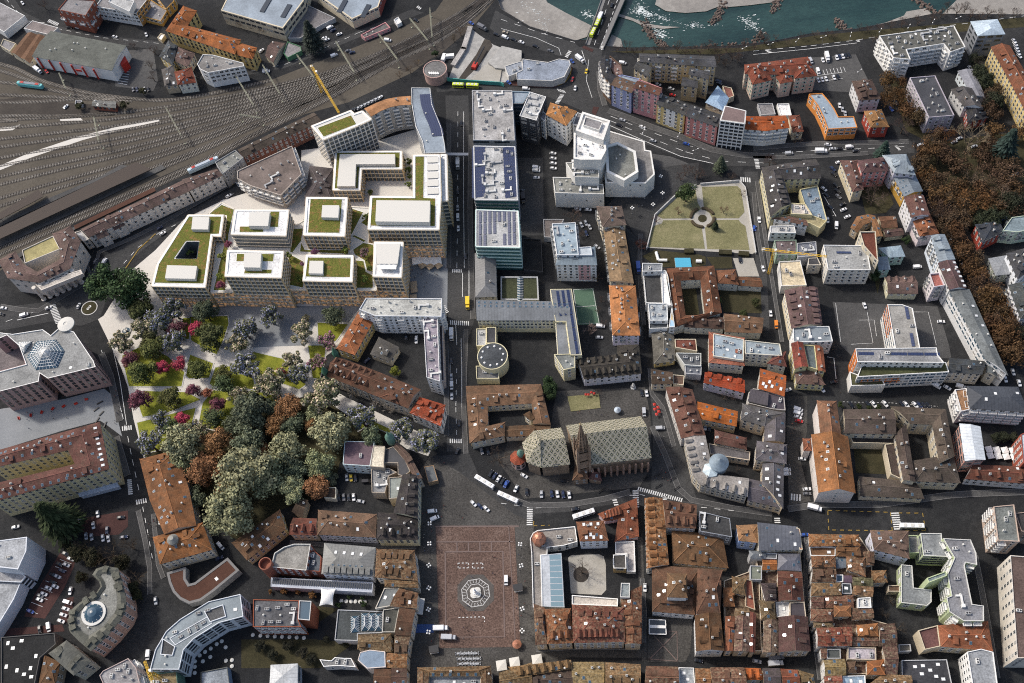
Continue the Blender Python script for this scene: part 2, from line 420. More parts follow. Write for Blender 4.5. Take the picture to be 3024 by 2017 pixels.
def wing_flat(root,pts,z,o):
 poly=ccw(pts);z0=o.get('z0',0);th=o.get('par',.35);ph=o.get('ph',.7);wall=MB()
 inner=inset(poly,th);holes=o.get('hole');n=len(poly)
 for i in range(n):
  j=(i+1) % n;a,b,c,d=poly[i],poly[j],inner[j],inner[i]
  wall.face([(*a,z0),(*b,z0),(*b,z),(*a,z)]);wall.face([(*a,z),(*b,z),(*c,z),(*d,z)],1);wall.face([(*d,z),(*c,z),(*c,z-ph),(*d,z-ph)],1)
 if holes:
  h=ccw(holes)[::-1]
  for i in range(len(h)):
   j=(i+1) % len(h);wall.face([(*h[i],z0),(*h[j],z0),(*h[j],z+.1),(*h[i],z+.1)])
 w=link('wall',wall.mesh('wall',[o.get('wm','plaster'),o.get('pm',o.get('wm2','plaster'))]),root,color=o['wc'])
 rf=MB()
 if holes:
  h=ccw(holes);k=min(range(len(h)),key=lambda q:min((Vector(h[q])-Vector(p)).length for p in inner));i=min(range(n),key=lambda q:(Vector(inner[q])-Vector(h[k])).length)
  hh=h[::-1];k=len(h)-1-k;loop=inner[i:]+inner[:i+1]+hh[k:]+hh[:k+1]
  bm=bmesh.new();vs=[bm.verts.new((x,y,z-ph)) for x,y in loop]
  from mathutils.geometry import tessellate_polygon
  for t in tessellate_polygon([[Vector((x,y,0)) for x,y in inner],[Vector((x,y,0)) for x,y in hh]]):
   q=[(inner+hh)[x] for x in t];rf.face([(x,y,z-ph) for x,y in ccw(q)])
  bm.free()
 else:rf.face([(x,y,z-ph) for x,y in inner])
 r=link('roof',rf.mesh('roof',o.get('rm','felt')),root,color=o['rc'])
 def sample():
  xs=[p[0] for p in inner];ys=[p[1] for p in inner]
  for _ in range(60):
   x,y=R.uniform(min(xs),max(xs)),R.uniform(min(ys),max(ys))
   if inside(inner,x,y) and edge_dist(inner,x,y) > o.get('mg',1.6) and not (holes and (inside(holes,x,y) or edge_dist(holes,x,y) < 2)):return (x,y,z-ph)
 e=max(range(n),key=lambda i:(Vector(poly[i])-Vector(poly[(i+1) % n])).length);d=Vector(poly[(e+1) % n])-Vector(poly[e]);ang=math.atan2(d.y,d.x)
 placed=[]
 for kind,name in (('duct','duct'),('ac','air_conditioner'),('vent','vent'),('chimney','chimney'),('skywhite','skylight')):
  for _ in range(o.get(kind,0)):
   for _t in range(12):
    p=sample()
    if p and all((Vector(p)-q).length > 3.2 for q in placed):break
   else:continue
   if not p:continue
   placed.append(Vector(p));k=link(name,small(kind),r,p,ang+R.choice([0,math.pi/2]));k.color=(*R.choice([(.55,.55,.53),(.38,.38,.38),(.66,.65,.62)]),1)
 if o.get('pv'):
  a,b,gap=o['pv'] if isinstance(o['pv'],tuple) else (0,1,3.2)
  D=Vector((math.cos(ang),math.sin(ang)));Q=Vector((-D.y,D.x));c=Vector((sum(p[0] for p in inner)/n,sum(p[1] for p in inner)/n))
  us=[(Vector(p)-c).dot(D) for p in inner];vs=[(Vector(p)-c).dot(Q) for p in inner];vv=min(vs)+2+a*(max(vs)-min(vs));cnt=0
  while vv < min(vs)+(max(vs)-min(vs))*b-1.2 and cnt < 95:
   u=min(us)+5
   while u < max(us)-4:
    p=c+D*u+Q*vv
    if inside(inner,p.x,p.y) and edge_dist(inner,p.x,p.y) > 1.2 and all((Vector((p.x,p.y))-q.xy).length > 3.6 for q in placed):link('solar_panel',small('pv'),r,(p.x,p.y,z-ph),ang);cnt += 1
    u += 8.6
   vv += gap
 if o['win'] in ('grid','bands'):facade(root,poly,z0,z-.15,o)
 else:wall_windows(root,poly,z0,z,o)
 return w,r
def wing_rib(root,st,z,o):
 z0=o.get('z0',0);closed=o.get('closed');st=[(Vector(a),Vector(b)) for a,b in st];ends=o.get('ends','hh');hw=min((a-b).length for a,b in st)/2
 rise=hw*o.get('s',.45);n=len(st);rp=o.get('rp',.5)
 ridge=[a.lerp(b,rp) for a,b in st]
 per=[tuple(a) for a,b in st]+[tuple(b) for a,b in st[::-1]]
 if area(per) < 0:
  st=[(b,a) for a,b in st];rp=1-rp;per=[tuple(a) for a,b in st]+[tuple(b) for a,b in st[::-1]];
 if not closed:
  for e,i,j in ((ends[0],0,1),(ends[1],n-1,n-2)):
   if e == 'h':
    d=ridge[j]-ridge[i];L=d.length;k=min(hw*1.0,L*(.48 if n == 2 else .7));ridge[i]=ridge[i]+d/L*k
 zr=z+rise;ov=o.get('ov',.45);roof=MB();panels=[]
 def slope(a,b,rb,ra):
  A,B,D,E=(a.x,a.y,z),(b.x,b.y,z),(rb.x,rb.y,zr),(ra.x,ra.y,zr)
  u=(b-a).normalized();m=math.sqrt(((ra-a)-u*(ra-a).dot(u)).length**2+rise**2)
  off=a.dot(u)
  roof.face([A,B,D,E],0,[(off,0),(off+(b-a).length,0),(off+(rb-a).dot(u),m),(off+(ra-a).dot(u),m)])
  panels.append([Vector(x) for x in (A,B,D,E)])
 seg=n if closed else n-1
 for i in range(seg):
  j=(i+1) % n;slope(st[i][0],st[j][0],ridge[j],ridge[i]);slope(st[j][1],st[i][1],ridge[i],ridge[j])
 wall=MB();th=.28
 if o.get('rm','tile') in ('tile','mottled'):
  for i in range(seg):roof.tube((*ridge[i],zr+.03),(*ridge[(i+1) % n],zr+.03),.2,.2,4,1,False)
  if not closed:
   for k,i in ((0,0),(1,n-1)):
    if ends[k] == 'h':
     for c in st[i]:roof.tube((*c,z+.05),(*ridge[i],zr+.03),.2,.2,4,1,False)
 def rim(p,q):roof.face([(p.x,p.y,z-th),(q.x,q.y,z-th),(q.x,q.y,z),(p.x,p.y,z)])
 for i in range(seg):
  j=(i+1) % n;rim(st[i][0],st[j][0]);rim(st[j][1],st[i][1])
  roof.face([(*st[i][0],z-th),(*st[i][1],z-th),(*st[j][1],z-th),(*st[j][0],z-th)])
 loops=[]
 if closed:
  outer=ccw([tuple(a) for a,b in st]);inn=ccw([tuple(b) for a,b in st])
  if abs(area(outer)) < abs(area(inn)):outer,inn=inn,outer
  loops=[inset(outer,ov),inset(inn,-ov)[::-1]]
 else:
  for k,i in ((0,0),(1,n-1)):
   a,b,r=st[i][0],st[i][1],ridge[i]
   if k == 0:a,b=b,a
   if ends[k] == 'h':
    u=(b-a).normalized();m=math.hypot(((r-a)-u*(r-a).dot(u)).length,rise)
    roof.face([(*a,z),(*b,z),(*r,zr)],0,[(0,0),((b-a).length,0),((r-a).dot(u),m)]);panels.append([Vector((*a,z)),Vector((*b,z)),Vector((*r,zr)),Vector((*r,zr))])
   else:
    wall.face([(*a,z-.1),(*b,z-.1),(*r,zr-.06)])
   rim(a,b)
  loops=[inset(per,ov)]
  for k,i in ((0,0),(1,n-1)):
   if ends[k] != 'h':
    pass
 for lp in loops:
  for i in range(len(lp)):
   a,b=lp[i],lp[(i+1) % len(lp)];wall.face([(*a,z0),(*b,z0),(*b,z-.05),(*a,z-.05)])
  if o['win'] in ('grid','bands'):facade(root,lp,z0,z-.4,o)
  else:wall_windows(root,lp,z0,z,o)
 w=link('wall',wall.mesh('wall',o.get('wm','plaster')),root,color=o['wc'])
 r=link('roof',roof.mesh('roof',[o.get('rm','tile'),'ridgecap']),root,color=o['rc'])
 slope_extras(r,panels,o);return w,r
def slope_extras(r,panels,o):
 def put(kind,name,lo,hi,front=None,turn=True,spaced=None):
  cand=[p for p in panels if (p[1]-p[0]).length > 4]
  if not cand:return
  wts=[(p[1]-p[0]).length*(((p[3]-p[0]).length)) for p in cand]
  vis=[]
  for p,wt in zip(cand,wts):
   nr=(p[1]-p[0]).cross(p[2]-p[0]);vis.append(wt*(1.0 if nr.y < .2*nr.length else .5))
  p=R.choices(cand,vis)[0];u=R.uniform(.12,.88);v=R.uniform(lo,hi)
  lo_=p[0].lerp(p[1],u);hi_=p[3].lerp(p[2],u);q=lo_.lerp(hi_,v)
  if any((q-x).length < 2.6 for x in used):return
  used.append(q);e=(p[1]-p[0]).normalized();nrm=e.cross(p[3]-p[0] if (p[3]-p[0]).length > .1 else p[2]-p[0]).normalized()
  k=link(name,small(kind),r,q)
  if turn == 'tilt':
   y=nrm.cross(e);k.rotation_euler=Matrix((e,y,nrm)).transposed().to_euler()
  else:k.rotation_euler=(0,0,math.atan2(e.y,e.x))
  k.color=r.color if kind in ('dormer','shed') else (*R.choice([(.45,.42,.38),(.30,.2,.15),(.5,.5,.5)]),1)
 used=[]
 if o.get('rm','tile') in ('tile','mottled') and not o.get('bare'):
  A_=sum((p[1]-p[0]).cross(p[3]-p[0]).length for p in panels)*.7;o=dict(o)
  for k,q in (('chimney',95),('skylight',120),('vent',110),('shed',240)):o[k]=o.get(k,0)+min(12,int(A_/q+R.random()))
 for kind,name,lo,hi,turn in (('dormer','dormer',.12,.3,True),('shed','dormer',.15,.4,True),('skylight','skylight',.25,.8,'tilt'),('skywhite','skylight',.25,.8,'tilt'),('chimney','chimney',.5,.95,True),('vent','vent',.3,.9,True)):
  for _ in range(o.get(kind,0)):put(kind,name,lo,hi,turn=turn)
 if o.get('rowdorm'):
  for pi,cnt,vv,kind in ([o['rowdorm']] if isinstance(o['rowdorm'][0],int) else o['rowdorm']):
   p=panels[pi % len(panels)];e=(p[1]-p[0]).normalized()
   nrm=e.cross(p[3]-p[0]).normalized();y=nrm.cross(e)
   for i in range(cnt):
    u=(i+.5)/cnt;q=p[0].lerp(p[1],u).lerp(p[3].lerp(p[2],u),vv);k=link('skylight' if kind[:3] == 'sky' else 'dormer',small(kind),r,q,math.atan2(e.y,e.x));k.color=r.color
    if kind[:3] == 'sky':k.rotation_euler=Matrix((e,y,nrm)).transposed().to_euler()
def wing_pyr(root,pts,z,o):
 poly=ccw(pts);z0=o.get('z0',0);c=o.get('apex') or (sum(p[0] for p in poly)/len(poly),sum(p[1] for p in poly)/len(poly));hw=min(edge_dist(poly,*c),99);zr=o.get('zr') or z+hw*o.get('s',.5);roof=MB();panels=[];n=len(poly)
 top=o.get('cut')
 for i in range(n):
  a,b=Vector(poly[i]),Vector(poly[(i+1) % n]);A,B=(*a,z),(*b,z);u=(b-a).normalized();r=Vector(c);m=math.hypot(((r-a)-u*(r-a).dot(u)).length,zr-z)
  roof.face([A,B,(*c,zr)],0,[(0,0),((b-a).length,0),((r-a).dot(u),m)]);roof.face([(*a,z-.25),(*b,z-.25),B,A]);panels.append([Vector(A),Vector(B),Vector((*c,zr)),Vector((*c,zr))])
 roof.face([(x,y,z-.25) for x,y in poly[::-1]])
 wp=inset(poly,o.get('ov',.4));wall=MB()
 for i in range(n):
  a,b=wp[i],wp[(i+1) % n];wall.face([(*a,z0),(*b,z0),(*b,z-.05),(*a,z-.05)])
 w=link('wall',wall.mesh('wall',o.get('wm','plaster')),root,color=o['wc']);r=link('roof',roof.mesh('roof',o.get('rm','tile')),root,color=o['rc'])
 if o['win'] in ('grid','bands'):facade(root,wp,z0,z-.3,o)
 else:wall_windows(root,wp,z0,z,o)
 slope_extras(r,panels,o);return w,r
ROOT={}
def build(s):
 name,label,cat,wings,opt=s
 pts=[p for wg in wings for q in wg[1] for p in (q if isinstance(q[0],(tuple,list)) else [q])]
 cx,cy=sum(p[0] for p in pts)/len(pts),sum(p[1] for p in pts)/len(pts)
 root=empty(name,(cx,cy,0));tag(root,label,cat,opt.get('group'))
 if opt.get('key'):ROOT[opt['key']]=root
 root.location=(0,0,0);base=(cx,cy)
 for kind,p,z,o in wings:
  oo={'win':'std','wc':(.6,.5,.4),'rc':(.12,.07,.04),**{k:v for k,v in opt.items() if k not in ('group','key')},**o}
  p=[tuple(map(tuple,q)) if isinstance(q[0],(tuple,list)) else tuple(q) for q in p]
  (wing_flat if kind == 'flat' else wing_pyr if kind == 'pyr' else wing_rib)(root,p,z,oo)
 root.location=(cx,cy,0)
 for ch in root.children:ch.location=(ch.location.x-cx,ch.location.y-cy,ch.location.z)
 root['cx']=cx;root['cy']=cy;ROOTS.append(root)
 return root
def place_windows():
 bpy.context.view_layer.update();dg=bpy.context.evaluated_depsgraph_get();cp=Vector((0,0,CAM_H));per={}
 M=cam.matrix_world.inverted()
 for root,me,name,p,ang,nr in WIN:
  q=Vector(p)+Vector((0,0,.9));c=M @ q
  if c.z > -1 or abs(c.x/c.z) > .52 or abs(c.y/c.z) > .35:continue
  o=q+Vector((nr.x,nr.y,0))*.9;d=(cp-o).normalized()
  if sc.ray_cast(dg,o,d)[0]:continue
  per.setdefault(root.name,[]).append((me,name,p,ang,(cp-q).length))
 for rn,lst in per.items():
  root=bpy.data.objects[rn];rest={}
  cx,cy=root['cx'],root['cy']
  cnt={'window':0,'balcony':0};R2=random.Random(rn);
  lst.sort(key=lambda t:t[4])
  for me,name,p,ang,_d in lst:
   cnt[name] += 1
   if cnt[name] <= 96:link(name,me,root,(p[0]-cx,p[1]-cy,p[2]),ang)
   else:rest.setdefault((name,me.name),[]).append((me,p,ang))
  for (name,mn),items in rest.items():
   me=items[0][0];mb=MB()
   for m2,p,ang in items:
    T=Matrix.Translation((p[0]-cx,p[1]-cy,p[2])) @ Matrix.Rotation(ang,4,'Z')
    for f in m2.polygons:mb.face([T @ m2.vertices[v].co for v in f.vertices],f.material_index)
   o=link(name,mb.mesh(name,list(me.materials)),root);o['kind']='stuff'
 for o in list(ROOTS):
  for k in ('cx','cy'):
   if k in o:del o[k]
ROOTS=[]

# trees
def crown_mesh(seed,n,leaf,lobes,flat=.8,mats=('leaf',),second=0.0,shell=.55,open_=0.0):
 r=random.Random(seed);mb=MB();L=[]
 for i in range(lobes):
  while True:
   p=Vector((r.uniform(-1,1),r.uniform(-1,1),r.uniform(-.75,1)))
   if p.length < 1:break
  q=r.uniform(.17,.42)*(1-open_*.35);p=p.normalized()*r.uniform(.25,1)*(1-q*.75);L.append((Vector((p.x,p.y,p.z*flat)),q))
 for i in range(n):
  c,q=r.choice(L);d=Vector((r.gauss(0,1),r.gauss(0,1),r.gauss(.25,1))).normalized()
  p=c+d*q*(shell+(1-shell)*r.random()**.5)*r.choice((.8,.95,1,1.05,1.25))
  nr=(d+Vector((r.gauss(0,.5),r.gauss(0,.5),r.gauss(.2,.5)))).normalized();a=nr.orthogonal().normalized();a=(Matrix.Rotation(r.uniform(0,6.28),3,nr) @ a);b=nr.cross(a);s=leaf*r.uniform(.6,1.35)
  mi=1 if (second and r.random() < second) else 0
  mb.face([p-a*s-b*s*.5,p+a*s*.2-b*s*.8,p+a*s+b*s*.3,p-a*s*.1+b*s*.9],mi)
 return mb.mesh('crown',list(mats)),L
def limb_mesh(seed,L,h,top=0.0):
 r=random.Random(seed);mb=MB();k=Vector((r.uniform(-.04,.04),r.uniform(-.04,.04),-h*.45))
 mb.tube((0,0,-h),(k.x*.5,k.y*.5,-h*.8),.085,.06,7);mb.tube((k.x*.5,k.y*.5,-h*.8),k,.06,.05,7)
 for c,q in L[:9]:
  m=k.lerp(c,.5)+Vector((0,0,-.08));mb.tube(k,m,.04,.026,5,cap=False);mb.tube(m,c,.026,.012,5)
 return mb.mesh('trunk','bark')
def bare_mesh(seed,h,leaves=0,mats=('bark','leaf'),levels=4):
 r=random.Random(seed);tr=MB();cr=MB()
 def grow(p,d,ln,rad,lv):
  q=p+d*ln;(tr if lv > 2 else cr).tube(p,q,rad,rad*.62,5 if lv > 2 else 3,0,cap=False)
  if lv == 0:
   for _ in range(leaves):
    c=q+Vector((r.gauss(0,.1),r.gauss(0,.1),r.gauss(0,.09)));a=Vector((r.gauss(0,1),r.gauss(0,1),r.gauss(0,1))).normalized();b=a.orthogonal().normalized();s=r.uniform(.025,.05)
    cr.face([c-a*s,c-b*s,c+a*s,c+b*s],1)
   return
  for i in range(r.choice([3,3,4]) if lv > 1 else 4):
   nd=(d+Vector((r.gauss(0,.55),r.gauss(0,.55),r.gauss(.12,.3)))).normalized();grow(q,nd,ln*r.uniform(.6,.85),rad*.55,lv-1)
 tr.tube((0,0,-h),(0,0,-h*.5),.07,.05,7)
 for i in range(4):
  a=i*1.57+r.uniform(-.4,.4);grow(Vector((0,0,-h*.5)),Vector((math.cos(a)*.6,math.sin(a)*.6,.75)).normalized(),.42,.04,levels)
 return cr.mesh('crown',['twig']+list(mats[1:])),tr.mesh('trunk','bark')
def conifer_mesh(seed,h):
 r=random.Random(seed);mb=MB()
 for i in range(2600):
  t=r.random()**.8;rad=(1-t)*.95+.06;a=r.uniform(0,6.28);tier=.75+.25*math.cos(t*40);q=rad*tier*r.uniform(.45,1)
  p=Vector((math.cos(a)*q,math.sin(a)*q,-h*.8+t*(h*.8+1.1)));d=Vector((math.cos(a),math.sin(a),-.35)).normalized();b=Vector((-math.sin(a),math.cos(a),r.gauss(0,.3)));s=.085*r.uniform(.7,1.4)
  mb.face([p-d*s*1.5,p-b*s*.5,p+d*s*1.5,p+b*s*.5])
 tr=MB();tr.tube((0,0,-h),(0,0,.8),.07,.015,7);return mb.mesh('crown','leaf'),tr.mesh('trunk','bark')
TREE={}
def tree_proto(kind,k):
 key=(kind,k)
 if key in TREE:return TREE[key]
 sd_=hash(kind) % 7 if False else sum(map(ord,kind))+k*17;h=1.15
 leafy=dict(sage=(6000,.043,34,.8),green=(5200,.046,28,.85),olive=(4600,.048,26,.8),brown=(6000,.04,32,.85),dark=(5600,.044,32,.8),rust=(3600,.05,20,.8),autumn=(1900,.043,34,.8),plum=(4200,.043,24,.85),crimson=(4000,.045,22,.8),shrub=(900,.1,8,.7),hedge=(700,.1,8,.6))
 bloom=dict(cream='bloom_cream',blue='bloom_blue',pink='bloom_pink',ivory='bloom_cream')
 if kind in leafy:
  n,s,lo,fl=leafy[kind];cm,L=crown_mesh(sd_,n,s,lo,fl,open_=.5 if kind in ('autumn',) else 0);tm=limb_mesh(sd_,L,h)
 elif kind in bloom:
  cm,L=crown_mesh(sd_,4200,.052,30,.75,('leaf_under',bloom[kind]),.36,.3,.9);tm=limb_mesh(sd_,L,h)
 elif kind == 'bare':cm,tm=bare_mesh(sd_,1.0,0)
 elif kind == 'barerust':cm,tm=bare_mesh(sd_,1.0,2)
 elif kind == 'conifer':cm,tm=conifer_mesh(sd_,1.6)
 TREE[key]=(cm,tm);return TREE[key]
leafmat('bloom_cream',color=(.52,.42,.30),lo=.75,hi=1.3);leafmat('bloom_blue',color=(.24,.24,.31),lo=.4,hi=1.7);leafmat('bloom_pink',color=(.40,.17,.26),lo=.6,hi=1.4)
def plant(kind,label,cat,group,x,y,r,col,name='tree',zb=0,k=None,sq=1.0):
 k=R.randrange(3) if k is None else k
 cm,tm=tree_proto(kind,k);hgt={'conifer':1.6,'bare':1.0,'barerust':1.0}.get(kind,1.15)
 o=empty(name,(x,y,zb),R.uniform(0,6.28));tag(o,label,cat,group)
 for nm,me in (('trunk',tm),('crown',cm)):
  c=link(nm,me,o,(0,0,hgt*r));c.scale=(r,r,r*sq);v=R.uniform(.85,1.15);c.color=(col[0]*v,col[1]*R.uniform(.93,1.07)*v,col[2]*v,1)
  if sq != 1:c.location.z=hgt*r*sq
 return o
# vehicles
VEH={}
def loft(mb,secs,mi=0):
 for A,B in zip(secs,secs[1:]):
  for i in range(len(A)):
   j=(i+1) % len(A);mb.face([A[i],A[j],B[j],B[i]],mi)
 mb.face(secs[0][::-1],mi);mb.face(secs[-1],mi)
def veh_parts(kind):
 if kind in VEH:return VEH[kind]
 parts=[]
 def sec(x,hw,z0,z1,tuck=.08):return [(x,-hw+tuck,z0),(x,hw-tuck,z0),(x,hw,(z0+z1)/2),(x,hw-tuck,z1),(x,-hw+tuck,z1),(x,-hw,(z0+z1)/2)]
 body,glass,lamp=MB(),MB(),MB()
 if kind == 'car':
  loft(body,[sec(-2.1,.72,.35,.85),sec(-1.95,.86,.25,.98),sec(-.9,.9,.22,1.0),sec(.9,.9,.22,.98),sec(1.8,.85,.25,.82),sec(2.1,.7,.35,.7)])
  def roofsec(x,hw,z0,z1):return [(x,-hw-.12,z0),(x,hw+.12,z0),(x,hw,z1),(x,-hw,z1)]
  loft(glass,[[(-1.85,-.78,.98),(-1.85,.78,.98),(-1.7,.7,1.02),(-1.7,-.7,1.02)],roofsec(-1.25,.66,.98,1.42),roofsec(.25,.66,.98,1.42),[(1.05,-.78,.96),(1.05,.78,.96),(1.0,.76,1.0),(1.0,-.76,1.0)]])
  mb=MB();loft(mb,[[(-1.3,-.66,1.40),(-1.3,.66,1.40),(-1.25,.6,1.46),(-1.25,-.6,1.46)],[(.2,-.66,1.42),(.2,.66,1.42),(.15,.6,1.48),(.15,-.6,1.48)]]);body.v,body.f,body.m,body.uv=(body.v+mb.v,body.f+[tuple(i+len(body.v) for i in f) for f in mb.f],body.m+mb.m,body.uv+mb.uv)
  wx,wy,wr=(-1.3,1.3),.8,.32;fx=2.05;hz=.62;hy=.6
 elif kind == 'van':
  loft(body,[sec(-2.5,.9,.35,1.9),sec(-2.4,.98,.3,2.0),sec(1.1,.98,.3,2.0),sec(1.75,.95,.3,1.25),sec(2.4,.92,.3,1.05),sec(2.5,.8,.4,.9)])
  loft(glass,[[(1.15,-.9,1.35),(1.15,.9,1.35),(1.15,.82,1.97),(1.15,-.82,1.97)],[(1.85,-.88,1.2),(1.85,.88,1.2),(1.5,.84,1.66),(1.5,-.84,1.66)]])
  wx,wy,wr=(-1.6,1.6),.88,.36;fx=2.46;hz=.8;hy=.7
 elif kind == 'truck':
  body.box((-1.2,0,.9),5.4,2.4,2.4);loft(body,[sec(1.9,1.1,.5,2.4),sec(3.3,1.1,.5,2.4),sec(3.8,1.0,.5,1.5)]);body.box((-.5,0,.55),6.6,1.0,.35)
  glass.face([(3.35,-.95,1.55),(3.86,-.95,1.5),(3.86,.95,1.5),(3.35,.95,1.55)]);glass.face([(3.83,-.95,1.45),(3.83,.95,1.45),(3.36,.95,2.3),(3.36,-.95,2.3)])
  wx,wy,wr=(-2.6,2.7),1.05,.5;fx=3.8;hz=.9;hy=.8
 elif kind in ('bus','bus_long'):
  L=12 if kind == 'bus' else 18;h=L/2
  segs=[(-h,h)] if L == 12 else [(-h,-1.2),(.6,h)]
  for a,b in segs:
   loft(body,[sec(a,1.2,.4,2.9),sec(a+.2,1.27,.35,3.05),sec(b-.4,1.27,.35,3.05),sec(b,1.15,.4,2.8)])
   for s in (-1,1):glass.box(((a+b)/2,s*1.25,1.25),b-a-.6,.08,1.15)
   glass.box((b-.02,0,1.0),.1,2.1,1.6)
   for i in range(3):body.box((a+(b-a)*(.2+.3*i),0,3.05),1.5,1.5,.22,0,1)
  if L == 18:body.box((-.3,0,.5),2.0,2.3,2.4,0,2)
  wx,wy,wr=((-h+2,h-2.6) if L == 12 else (-h+2,h-2.6)),1.1,.48;fx=h;hz=.8;hy=.95
 for s in (-1,1):lamp.box((fx,s*hy,hz),.12,.3,.16)
 parts.append(('body',body.mesh(kind+'_body',['paint','trim','dark'])));parts.append(('window',glass.mesh(kind+'_window','glass')))
 wm=MB();n=12
 wm.tube((0,-.11,0),(0,.11,0),wr,wr,n,0);wm.tube((0,-.12,0),(0,.12,0),wr*.55,wr*.55,8,1);wmesh=wm.mesh(kind+'_wheel',['rubber','steel'])
 wheels=[(x,s*wy,wr) for x in wx for s in (-1,1)]
 lm=MB();lm.box((0,0,0),.12,.3,.16);lmesh=lm.mesh(kind+'_headlight','white')
 VEH[kind]=(parts,wmesh,wheels,lmesh,[(fx-.02,s*hy,hz) for s in (-1,1)]);return VEH[kind]
def vehicle(kind,x,y,ang,col,label,cat,group,name,z=.02):
 parts,wm,wheels,lm,lamps=veh_parts(kind)
 o=empty(name,(x,y,z),ang);tag(o,label,cat,group)
 for nm,me in parts:link(nm,me,o,color=col)
 for p in wheels:link('wheel',wm,o,p)
 for p in lamps:link('headlight',lm,o,p)
 return o
# street furniture
FM={}
def lamp_post(x,y,label,kind='globe'):
 if ('lp',kind) not in FM:
  a=MB();a.lathe([(.22,0),(.2,.5),(.09,.6),(.07,6.2 if kind == 'globe' else 9)],8)
  b=MB()
  if kind == 'globe':
   for s in range(4):
    t=s*1.57;q=(math.cos(t)*.9,math.sin(t)*.9);a.tube((0,0,5.6),(*q,5.9),.05,.05,5)
    b.lathe([(.05,5.8),(.38,6.0),(.48,6.25),(.38,6.55),(.05,6.7)],8,(q[0],q[1],0))
  else:
   for s in (-1,1):a.tube((0,0,8.8),(s*1.6,0,9.3),.06,.05,5);b.box((s*1.7,0,9.2),1.0,.4,.18)
  FM[('lp',kind)]=(a.mesh('pole','steel'),b.mesh('lamp_head','white'))
 o=empty('street_lamp',(x,y,.02),R.uniform(0,1.5));tag(o,label,'street lamp','street lamps')
 link('pole',FM[('lp',kind)][0],o);link('lamp_head',FM[('lp',kind)][1],o)
def parasol(x,y,s,label,mat='wood',group='parasols',z=.02,rz=0):
 if ('ps',mat) not in FM:
  c=MB();t=1.0
  for i in range(4):
   a,b=[(math.cos(math.pi/4+q*math.pi/2)*t*.7*2**.5,math.sin(math.pi/4+q*math.pi/2)*t*.7*2**.5) for q in (i,i+1)]
   c.face([(*a,2.3),(*b,2.3),(0,0,2.85)]);c.face([(*a,2.1),(*b,2.1),(*b,2.3),(*a,2.3)])
  p=MB();p.lathe([(.3,0),(.3,.1),(.04,.12),(.04,2.8)],8);FM[('ps',mat)]=(c.mesh('canopy',mat),p.mesh('pole','steel'))
 o=empty('parasol',(x,y,z),rz);tag(o,label,'parasol',group)
 k=link('canopy',FM[('ps',mat)][0],o);k.scale=(s/1.4,s/1.4,1);k=link('pole',FM[('ps',mat)][1],o)
def person_mesh():
 pts=[((0,0,.95),.15),((0,0,1.2),.14),((0,0,1.42),.15),((0,0,1.54),.06),((0,0,1.66),.105),((0,.01,1.74),.08),
   ((.09,.02,.88),.10),((.10,.16,.48),.07),((.10,.10,.07),.05),((.10,.24,.04),.04),((-.09,-.02,.88),.10),((-.10,.06,.48),.07),((-.10,-.22,.10),.05),((-.10,-.10,.04),.04),
   ((.2,0,1.40),.07),((.26,-.06,1.13),.05),((.25,.06,.88),.038),((.25,.09,.79),.035),((-.2,0,1.40),.07),((-.26,.0,1.13),.05),((-.25,.14,.90),.038),((-.25,.18,.82),.035)]
 ed=[(0,1),(1,2),(2,3),(3,4),(4,5),(0,6),(6,7),(7,8),(8,9),(0,10),(10,11),(11,12),(12,13),(2,14),(14,15),(15,16),(16,17),(2,18),(18,19),(19,20),(20,21)]
 me=bpy.data.meshes.new('person');me.from_pydata([p for p,r in pts],ed,[]);o=bpy.data.objects.new('person',me);C.objects.link(o)
 md=o.modifiers.new('s','SKIN');me.skin_vertices[0].data[0].use_root=True
 for i,(p,r) in enumerate(pts):me.skin_vertices[0].data[i].radius=(r,r*.8)
 o.modifiers.new('b','SUBSURF').levels=1;bpy.context.view_layer.update()
 m2=bpy.data.meshes.new_from_object(o.evaluated_get(bpy.context.evaluated_depsgraph_get()));bpy.data.objects.remove(o)
 m2.materials.clear()
 plain('trousers',(.03,.035,.05),.9);plain('skin',(.42,.26,.19),.6);plain('hair',(.04,.025,.018),.8)
 for k in ('trousers','cloth','skin','hair'):m2.materials.append(MATS[k])
 for f in m2.polygons:
  z=f.center.z;f.material_index=0 if z < .93 else 3 if z > 1.70 or (z > 1.6 and f.center.y < -.03) else 2 if z > 1.5 or (abs(f.center.x) > .2 and z < .87) else 1
 return m2
def track(pts,label):
 P=catmull(pts,7.0);o=empty('railway_track',(*P[0],0));tag(o,label,'railway track','railway tracks');off=P[0]
 L=[0]
 for a,b in zip(P,P[1:]):L.append(L[-1]+(b-a).length)
 sl=MB();s=.6;i=0
 while s < L[-1]:
  while L[i+1] < s:i += 1
  d=(P[i+1]-P[i]).normalized();q=P[i]+d*(s-L[i])-off;sl.box((q.x,q.y,.10),.42,2.6,.14,math.atan2(d.y,d.x));s += 1.05
 k=link('sleepers',sl.mesh('sleepers',MATS['sleeper']),o);k['kind']='stuff'
 bd=MB();strip(bd,[p-off for p in P],3.6,.07);link('track_bed',bd.mesh('track_bed','ballast_dark'),o)
 for sd_ in (-1,1):
  mb=MB();prev=None
  for j,p in enumerate(P):
   a,b=P[max(0,j-1)],P[min(len(P)-1,j+1)];d=(b-a).normalized();nr=Vector((-d.y,d.x));q=p-off+nr*sd_*.72
   cur=[(*(q-nr*.10),.24),(*(q-nr*.10),.42),(*(q+nr*.10),.42),(*(q+nr*.10),.24)]
   if prev:
    for x in range(3):mb.face([prev[x],cur[x],cur[x+1],prev[x+1]])
   prev=cur
  link('rail',mb.mesh('rail',MATS['rail']),o)
